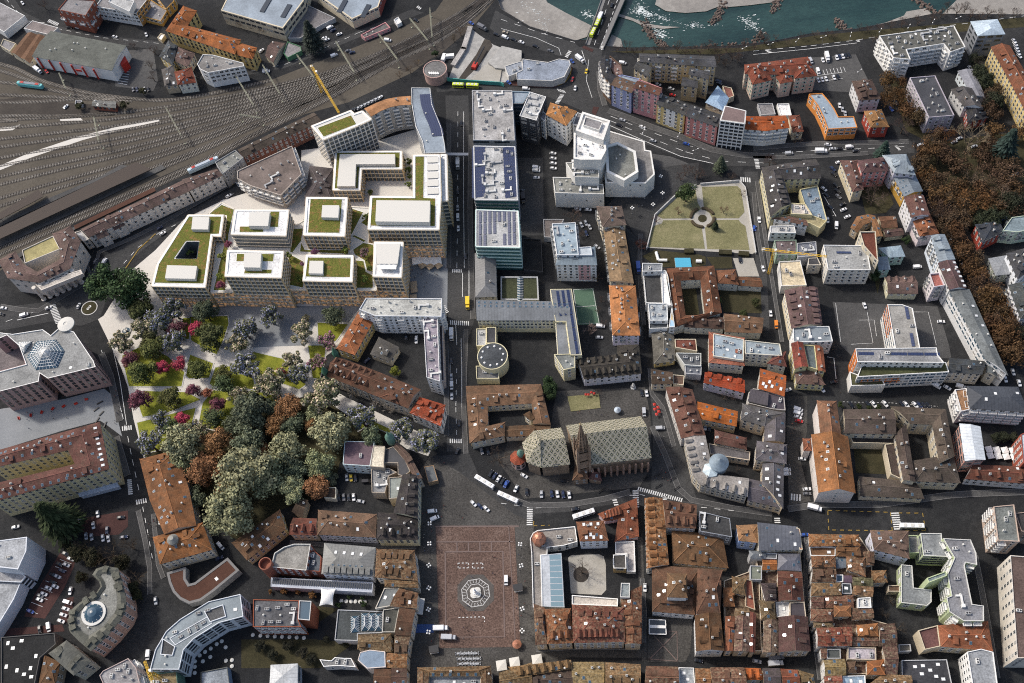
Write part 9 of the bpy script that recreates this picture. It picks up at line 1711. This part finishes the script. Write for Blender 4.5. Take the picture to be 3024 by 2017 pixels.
# warehouse trim
for s in Q['stripes']:
 m=MB();m.box((s[0],s[1],1),.9,.9,9.6,1.32);part('wh','stripe',m,'red')
e=Q['entr'];m=MB();m.prism([e[0],e[1],(e[1][0]-4,e[1][1]-4),(e[0][0]-5,e[0][1]-1)],0,7.5);part('wh','entrance',m,'red');a,b=map(Vector,Q['sign']);m=MB();m.box((*((a+b)/2+Vector((0,-.6))),7.4),(b-a).length,.3,1.9,math.atan2((b-a).y,(b-a).x));part('wh','sign',m,'red')
# hall roof lights
for i,p in enumerate(Q['hallstrips']):
 m=MB();m.box((0,0,0),3.6,13,.35);r=ROOT['hall1' if i < 2 else 'hall2'];link('roof_light',m.mesh('roof_light','glass'),r,(p[0]-r['cx'],p[1]-r['cy'],13 if i < 2 else 9.2),-.45)
# glazed roofs
def rows_part(key,nm,a,b,c,d,n,z,mat,wd=.5):
 a,b,c,d=map(Vector,(a,b,c,d));m=MB()
 for i in range(n):
  f=(i+.2)/n;g=f+wd/n;m.face([(*a.lerp(b,f),z),(*a.lerp(b,g),z),(*d.lerp(c,g),z),(*d.lerp(c,f),z)])
 part(key,nm,m,mat)
a,b=map(Vector,Q['arc1']);d=(b-a).normalized();nn=Vector((-d.y,d.x))*1.5;rows_part('arcade','glazing',a-nn,b-nn,b+nn,a+nn,44,6.75,'glass',.7)
g=Q['gh'];rows_part('glasshall','glazing',g[0],g[1],g[3],g[2],9,8.87,'skyglass2',.86)
gb=Q['glassbar']
for i in range(0,8,2):
 a,b=Vector(gb[i]),Vector(gb[i+1]);L=(b-a).length;c=(a+b)/2;m=MB();ang=math.atan2((b-a).y,(b-a).x);
 ca,sa=math.cos(ang),math.sin(ang);T=lambda x,y,z:(c.x+x*ca-y*sa,c.y+x*sa+y*ca,z)
 for s in (-1,1):m.face([T(-L/2,s*2.2,7.6),T(L/2,s*2.2,7.6),T(L/2-2,0,9.4),T(-L/2+2,0,9.4)]);m.face([T(s*L/2,-2.2,7.6),T(s*L/2,2.2,7.6),T(s*(L/2-2),0,9.4)])
 for k in range(9):
  for s in (-1,1):m.tube(T(-L/2+L*k/8,s*2.2,7.7),T((-L/2+2)+(L-4)*k/8,0,9.5),.1,.1,4,1)
 m.tube(T(-L/2+2,0,9.5),T(L/2-2,0,9.5),.14,.14,4,1);part('gallery','glass_roof',m,['glassblue','white'])
# white tent, tilted corners
t4=[Vector(p) for p in Q['tent']];zz=(6.5,7.5,5.2,6.8);m=MB();n=8
def TP(u,v):
 p=t4[0].lerp(t4[1],u).lerp(t4[3].lerp(t4[2],u),v);z=(zz[0]*(1-u)+zz[1]*u)*(1-v)+(zz[3]*(1-u)+zz[2]*u)*v;s=4*u*(1-u)*.12;c=sum(t4,Vector((0,0)))/4;p=p.lerp(c,.16*(4*u*(1-u)*(1-4*v*(1-v))+4*v*(1-v)*(1-4*u*(1-u))));return (p.x,p.y,z+3.2*(4*u*(1-u))*(4*v*(1-v))*.4)
for i in range(n):
 for j in range(n):m.face([TP(i/n,j/n),TP((i+1)/n,j/n),TP((i+1)/n,(j+1)/n),TP(i/n,(j+1)/n)])
o=link('tent',m.mesh('tent','white'));tag(o,'white four-cornered sail tent in the hotel garden','tent')
for p,z in zip(t4,zz):m=MB();m.tube((*p,0),(*p,z),.12,.1,6);link('pole',m.mesh('pole','steel'),o)
# parasols, lamps, tables
pos=('leftmost','second from left','third from left','fourth from left','fifth','sixth','seventh','eighth')
for i,p in enumerate(Q['sparasols']):parasol(*p,5.4,f'large pale square parasol against the plaza block, {pos[i]} of four','white','pale parasols along the plaza block')
for i,(p,lb) in enumerate(zip(Q['wparasols'],('upper row, leftmost','upper row, middle','upper row, rightmost','left edge, upper','left edge, middle','left edge, lowest'))):parasol(*p,4.0,f'tan square parasol on the street plaza, {lb}','wood','tan parasols on the street plaza',.02,.5 if i < 3 else 0)
for i,p in enumerate(Q['lparasols']):parasol(*p,3.4,f'pale garden parasol in the walled court, {"upper" if i < 4 else "lower"} row, {pos[i % 4]}','white','pale parasols in the walled court')
for i,p in enumerate(Q['redparasols']):parasol(*p,1.6,'red cafe parasol on the lane east of the cathedral','red','red cafe parasols')
for i,p in enumerate(Q['stalls']):parasol(*p,1.3,'small red festive tent on the church lawn','red','red festive tents')
for i,p in enumerate(Q['cawn'][::2]):parasol(*p,5,'cream awning parasol at the bottom edge cafe','pale_roof','cream awning parasols')
m=MB();m.box((0,0,.68),1.5,.9,.08)
for s in (-1,1):
 for q in (-1,1):m.box((s*1.3,q*.5,0),.5,.5,.5);m.box((s*1.5,q*.5,.5),.1,.5,.45)
m.tube((0,0,0),(0,0,.7),.08,.08,6);tm_=m.mesh('cafe_table','steel')
for i,p in enumerate(Q['tables']):tag(link('cafe_table',tm_,None,(*p,.1)),'pale cafe table with chairs at the foot of the square','table','cafe tables at the square foot')
for k,w_,kind in (('lamps','on the west side of the red square','globe'),('lamps2','on the east side of the red square','globe'),('lamps3','along the riverside road','arm'),('lamps4','along the curved street','arm'),('lamps5','on the theatre square','globe')):
 for p in Q[k]:lamp_post(*p,f'{"globe" if kind == "globe" else "twin-arm"} street lamp {w_}',kind)
def fence(name,label,cat,pts,h,th,mat,z=0):
 m=MB()
 for a,b in zip(pts,pts[1:]):
  a,b=Vector(a),Vector(b);d=b-a;m.box((*((a+b)/2),z),d.length+th*.5,th,h,math.atan2(d.y,d.x))
 return tag(link(name,m.mesh(name,mat)),label,cat)
fence('park_wall','curved cream wall on the upper left of the walled park','wall',Q['wall_path'],1.8,.6,'kerbstone');fence('park_wall','cream wall on the street side of the walled park','wall',Q['wall_path2'],1.8,.6,'kerbstone')
fence('site_fence','turquoise hoarding along the construction pit by the lime bus','fence',Q['site_fence'],3.2,.4,'turquoise');fence('retaining_wall','jagged grey retaining wall of the construction pit','wall',Q['site_fence2'],2.5,3.5,'stone')
for i,p in enumerate(Q['hedges']):
 m=MB();c=Vector(p);
 for k in range(9):
  a=(2.36,.78,-.78,-2.36)[i]+(k-4)*.13;q=Vector(Q['monument'][0] if 0 else (sum(h[0] for h in Q['hedges'])/4,sum(h[1] for h in Q['hedges'])/4))+Vector((math.cos(a),math.sin(a)))*7.0;m.lathe([(.9,0),(1.1,.6),(.8,1.2),(.2,1.4)],8,(*q,0))
 tag(link('hedge',m.mesh('hedge','hedge')),('upper left','upper right','lower right','lower left')[i]+' curved reddish hedge round the walled park fountain','hedge')
for i in range(0,6,2):
 h=fence('hedge',('leftmost','middle','rightmost')[i//2]+' dark hedge along the lower park boundary','hedge',Q['hrow'][i:i+2],1.8,3.0,'dark_lawn')
# cranes
def crane(name,label,base,top,tip,h):
 o=empty(name,(*base,0));tag(o,label,'crane');B=Vector((0,0,0));T=Vector((0,0,h));J=Vector((tip[0]-base[0],tip[1]-base[1],h+.5))
 def lat(nm,a,b,w):
  m=MB();d=(b-a);L=d.length;d.normalize();u=d.orthogonal().normalized();v_=d.cross(u);n=max(4,int(L/2.2))
  cs=[(u+v_)*w,(u-v_)*w,(-u-v_)*w,(v_-u)*w]
  for c in cs:m.tube(a+c,b+c,.11,.11,4)
  for i in range(n):
   p,q=a+d*L*i/n,a+d*L*(i+1)/n
   for k in range(4):m.tube(p+cs[k],q+cs[(k+1) % 4],.1,.1,3)
  link(nm,m.mesh(nm,'yellow'),o)
 back=(T - J).normalized()
 lat('mast',B,T,.6)
 lat('jib',T,J,.45)
 lat('tail',T,T + back * 7,.6)
 m=MB();q=T + back * 6
 m.box((q.x,q.y,q.z - 1.5),1.6,1.6,2.0);link('ballast_block',m.mesh('ballast_block','trim'),o)
 m=MB();m.box((.9,0,h - 1.5),1.4,1.4,2.0);link('cabin',m.mesh('cabin','white'),o)
def up(key,i,h):
 x,y=Q[key][i];f=(CAM_H-h)/CAM_H;return (x*f,y*f)
crane('tower_crane','yellow tower crane swinging its jib over the clinic roof',Q['crane1'][0],None,up('crane1',2,24),24)
crane('tower_crane','orange-yellow tower crane between tracks and gridded corner tower',Q['crane2'][0],None,up('crane2',1,20),20)
crane('tower_crane','orange crane at the lower left edge over an unfinished roof',Q['crane3'][0],None,up('crane3',1,26),26)
a,b=map(Vector,Q['rig']);o=empty('drill_rig',(*a,.1),math.atan2((b-a).y,(b-a).x));tag(o,'red drilling rig with long black boom in the construction pit','drill rig')
for nm,bx,mt in (('body',(0,0,.8,5,3,2.2),'red'),('track',(0,-1.5,0,5,.8,.9),'rubber'),('track',(0,1.5,0,5,.8,.9),'rubber'),('boom',(9,0,2.4,17,.9,.9),'dark')):
 m=MB();m.box(bx[:3],*bx[3:]);link(nm,m.mesh(nm,mt),o)
for i,p in enumerate(Q['containers']):
 m=MB();m.box((0,0,0),6.1,2.5,2.6);[m.box((-2.8+k*.8,s*1.26,.15),.3,.06,2.3) for k in range(8) for s in (-1,1)];tag(link('container',m.mesh('container','white'),None,(*p,.1),1.2 if i == 0 else -.1),('left upright','right level')[i]+' white site container by the pink rotunda','container')
slab_thing('site_deck','raised pale concrete deck on the construction site','concrete deck',Q['site_deck'],0,2.2,'site_ground');slab_thing('site_pad','pale storage pad with steel bars on the construction site','concrete pad',Q['site_pad'],0,1.0,'pale_gravel')
for k,lb,z,c in (('low_white','low white-rimmed curved building with wet blue-grey flat roof',6,(.24,.27,.32)),('low_white2','small white flat building with orange roof containers at the site edge',5.5,(.25,.27,.3))):
 build(('low_building',lb,'building',[('flat',Q[k],z,dict(win='none',wc=(.62,.6,.56),rc=c,ac=2,ph=.5))],{}))
# roof lights set in the hotel lawn
m=MB();m.lathe([(1.0,0),(1.0,.35),(.9,.4),(.1,.6)],14);cl=m.mesh('dome_light','trim')
for k,w_ in (('circlelights','in front of the brick hotel'),('circ2','in the hotel garden'),('circ3','in the dark lower court')):
 for p in Q[k]:tag(link('dome_light',cl,None,(*p,.1)),f'round pale dome light {w_}','roof light','dome lights '+w_)
# small things
def boxes_thing(name,label,cat,p,ang,parts_,group=None):
 o=empty(name,(*p,.1),ang);tag(o,label,cat,group)
 for nm,b,mt in parts_:m=MB();m.box(b[:3],*b[3:],0,0,True);link(nm,m.mesh(nm,mt),o)
ks=[('roof',(0,0,2.7,4.8,3.4,.3),'dark'),('body',(0,0,0,4.2,2.8,2.7),'wood'),('counter',(0,-1.6,.9,4.2,.5,.15),'trim')]
for p,lb in zip(Q['kiosks'],('dark market kiosk at the right side of the red square','dark market kiosk at the lower left of the square')):boxes_thing('market_kiosk',lb,'kiosk',p,0,ks)
lathe_thing('kiosk','round salmon pavilion kiosk at the lower right of the square','kiosk',Q['kiosks'][2],[(1.6,0),(1.6,2.5),(2.3,2.6),(1.2,3.4),(.3,4.2)],'copper',n=12)
slab_thing('mat','blue ground mat beside the white lorry on the square','mat',Q['carrental'],.1,.16,'matblue')
slab_thing('awning','white framed shelter roof at the west edge of the square','awning',Q['awn'],3.9,4.3,'kerbstone')
g4=Q['gate'];o=slab_thing('glass_entrance','white-framed glass entrance box in the courthouse square','entrance',g4,.1,3.0,'glass','glass');m=MB();gg=[Vector((*p,3.1)) for p in g4];[m.tube(gg[i],gg[(i+1) % 4],.3,.3,4) for i in range(4)];m.tube((gg[0]+gg[3])/2,(gg[1]+gg[2])/2,1.0,1.0,4);link('frame',m.mesh('frame','white'),o)
for i,p in enumerate(Q['redseats']):boxes_thing('bench','folded red metal bench on the university plaza','bench',p,.3*i,[('seat',(0,0,.4,2.0,.9,.15),'red'),('backrest',(0,.45,.4,2.0,.12,.9),'red'),('base',(0,0,0,1.4,.6,.4),'dark')],'red benches')
for i,p in enumerate(Q['bollard']):boxes_thing('bench','angular dark stone bench at the university plaza edge','bench',p,.4+.2*i,[('seat',(0,0,.35,3.6,.7,.2),'dark'),('base',(0,0,0,3.8,.6,.35),'dark')],'angular benches')
m=MB();[m.tube((x,0,.34),(x+.01,.05,.34),.34,.34,10) or m.tube((x,0,.34),(.1,0,.9),.05,.05,4) for x in (-.5,.5)];m.box((-.3,0,.9),.3,.2,.08);bm_=m.mesh('bicycle','dark')
for p in Q['bikes']:
 for i in range(5):tag(link('bicycle',bm_,None,(p[0]+i*.8,p[1]+i*.3,.1),1.2),'dark bicycle parked in a row by the cathedral','bicycle','parked bicycles')
lathe_thing('statue','pale statue on a plinth at the church lawn corner','statue',Q['statue'][0],[(1.6,0),(1.6,.6),(1.0,.8),(.9,3),(.5,3.1),(.55,4.4),(.2,5),(.05,5.4)],'kerbstone',n=8);lathe_thing('kiosk','small round kiosk with pale blue cone roof by the cathedral','kiosk',Q['statue'][1],[(1.3,0),(1.3,2.3),(1.9,2.4),(.1,4)],'metal',(.4,.46,.52),14)
d4=Q['ducts'];m=MB();[m.tube((*a,1.2),(*b,1.2),.9,.9,10) for a,b in ((d4[0],d4[1]),(d4[1],d4[2]))];tag(link('ventilation_duct',m.mesh('duct','white')),'fat white ventilation duct bending beside the blue glass roof','duct');m=MB();m.tube((*d4[3],1.2),(*d4[4],1.2),1.1,1.1,10);tag(link('ventilation_duct',m.mesh('duct','white')),'short white ventilation duct right of the blue glass roof','duct')
o=slab_thing('glass_roof','square sky-blue glass roof in the monastery garden','glass roof',Q['blueglass'],0,1.0,'skyglass','white')
a,b=map(Vector,Q['spine']);m=MB();L=(b-a).length;d=(b-a)/L;q=Vector((-d.y,d.x))
for i in range(15):
 p=a+d*L*i/14
 for s in (-1,1):m.tube((*(p+q*s*1.8),4.6),(*(p+d*.8),6.2),.14,.14,4,1)
for s in (-1,1):m.face([(*(a+q*s*1.8),4.5),(*(b+q*s*1.8),4.5),(*b,6.1),(*a,6.1)],0)
part('spine','glazed_spine',m,['glassblue','white'])
for k in range(7):
 m=MB();rr=random.Random(k)
 c=Q['groyne%d' % (k+1)];P=catmull(c,1.0)
 for p in P:
  for _ in range(4 if k != 6 else 2):
   x,y=p.x+rr.gauss(0,1.6),p.y+rr.gauss(0,1.6);s=rr.uniform(.5,1.4);m.tube((x,y,-4.4),(x+rr.gauss(0,.4),y+rr.gauss(0,.4),-4+s),s,s*.45,6)
 tag(link('rock_groyne',m.mesh('rocks','stone'),color=(.13,.10,.085)),kind='stuff')
place_windows()
# living things, traffic, rails
def ordered(items):
 by={}
 for it in items:by.setdefault(it[0],[]).append(it)
 O='first second third fourth fifth sixth seventh eighth ninth tenth eleventh twelfth'.split()+['%dth' % i for i in range(13,40)];NB='zero one two three four five six seven eight nine ten eleven twelve'.split()+[str(i) for i in range(13,60)]
 for lb,rs in by.items():
  n=len(rs)
  if n > 1:
   xs=[r[1][0] for r in rs];ys=[r[1][1] for r in rs];hz=max(xs)-min(xs) >= .6*(max(ys)-min(ys));rs.sort(key=lambda r:r[1][0] if hz else r[1][1])
   for i,r in enumerate(rs):
    e=('leftmost','left','rightmost') if hz else ('uppermost','top','lowest')
    r[2]['label']=lb+', '+((('left','right') if hz else ('upper','lower'))[i]+' one of two' if n == 2 else f'{e[0]} of {NB[n]}' if i == 0 else f'{e[2]} of {NB[n]}' if i == n-1 else f'{O[i]} from {e[1]} of {NB[n]}')
MI=cam.matrix_world.inverted()
def seen(x,y,z=0):
 c=MI @ Vector((x,y,z));return (c.x/-c.z,-c.y/-c.z)
for k,wh_,c,z,sh,pts in TREES:
 nm='shrub' if sh else 'tree';lb=ADJ[k]+' '+wh_
 for s in pts.split(','):
  x,y,r=(int(v)/10 for v in s.split());o=plant(k,lb,nm,nm+'s '+wh_,x,y,r,PAL[c],nm,z)
for k,c,cn,wh_,pts in VEHICLES:
 nm={'bus_long':'bus'}.get(k,k);lb=wh_[1:] if wh_[0] == '=' else f'{cn} {nm} {wh_}'
 for s in pts.split(','):
  x,y,a=(int(v) for v in s.split());o=vehicle(k,x/10,y/10,a/100,PAL[c],lb,nm,None if wh_[0] == '=' else 'vehicles '+wh_,{'car':'parked_car','van':'delivery_van','truck':'box_truck','bus':'city_bus'}[nm],.22)
for i,t in enumerate(TRACKS):track(D(t),'railway track in the station yard')
for p,h in GANTRIES:
 a,b=D(p);gantry(a,b,h,'x');o=bpy.data.objects[[n for n in bpy.data.objects.keys() if n.startswith('catenary_gantry')][-1]];o['label']='lattice catenary gantry spanning the tracks'
pm=person_mesh();rr=random.Random(3)
for n,w_,*c in PEOPLE:
 for _ in range(n*2):
  u,v_=rr.random(),rr.random();a,b,cc,d=[Vector(c[i:i+2]) for i in (0,2,4,6)];p=a.lerp(b,u).lerp(d.lerp(cc,u),v_)
  o=link('person',pm,None,(*p,.2),rr.uniform(0,6.28),rr.choice([(.03,.03,.035),(.25,.03,.03),(.05,.08,.2),(.5,.5,.48),(.12,.1,.08)]));tag(o,'person walking '+w_,'person','people walking '+w_)
ordered([(o['label'],seen(*o.location),o) for o in sc.objects if o.parent is None and 'label' in o])
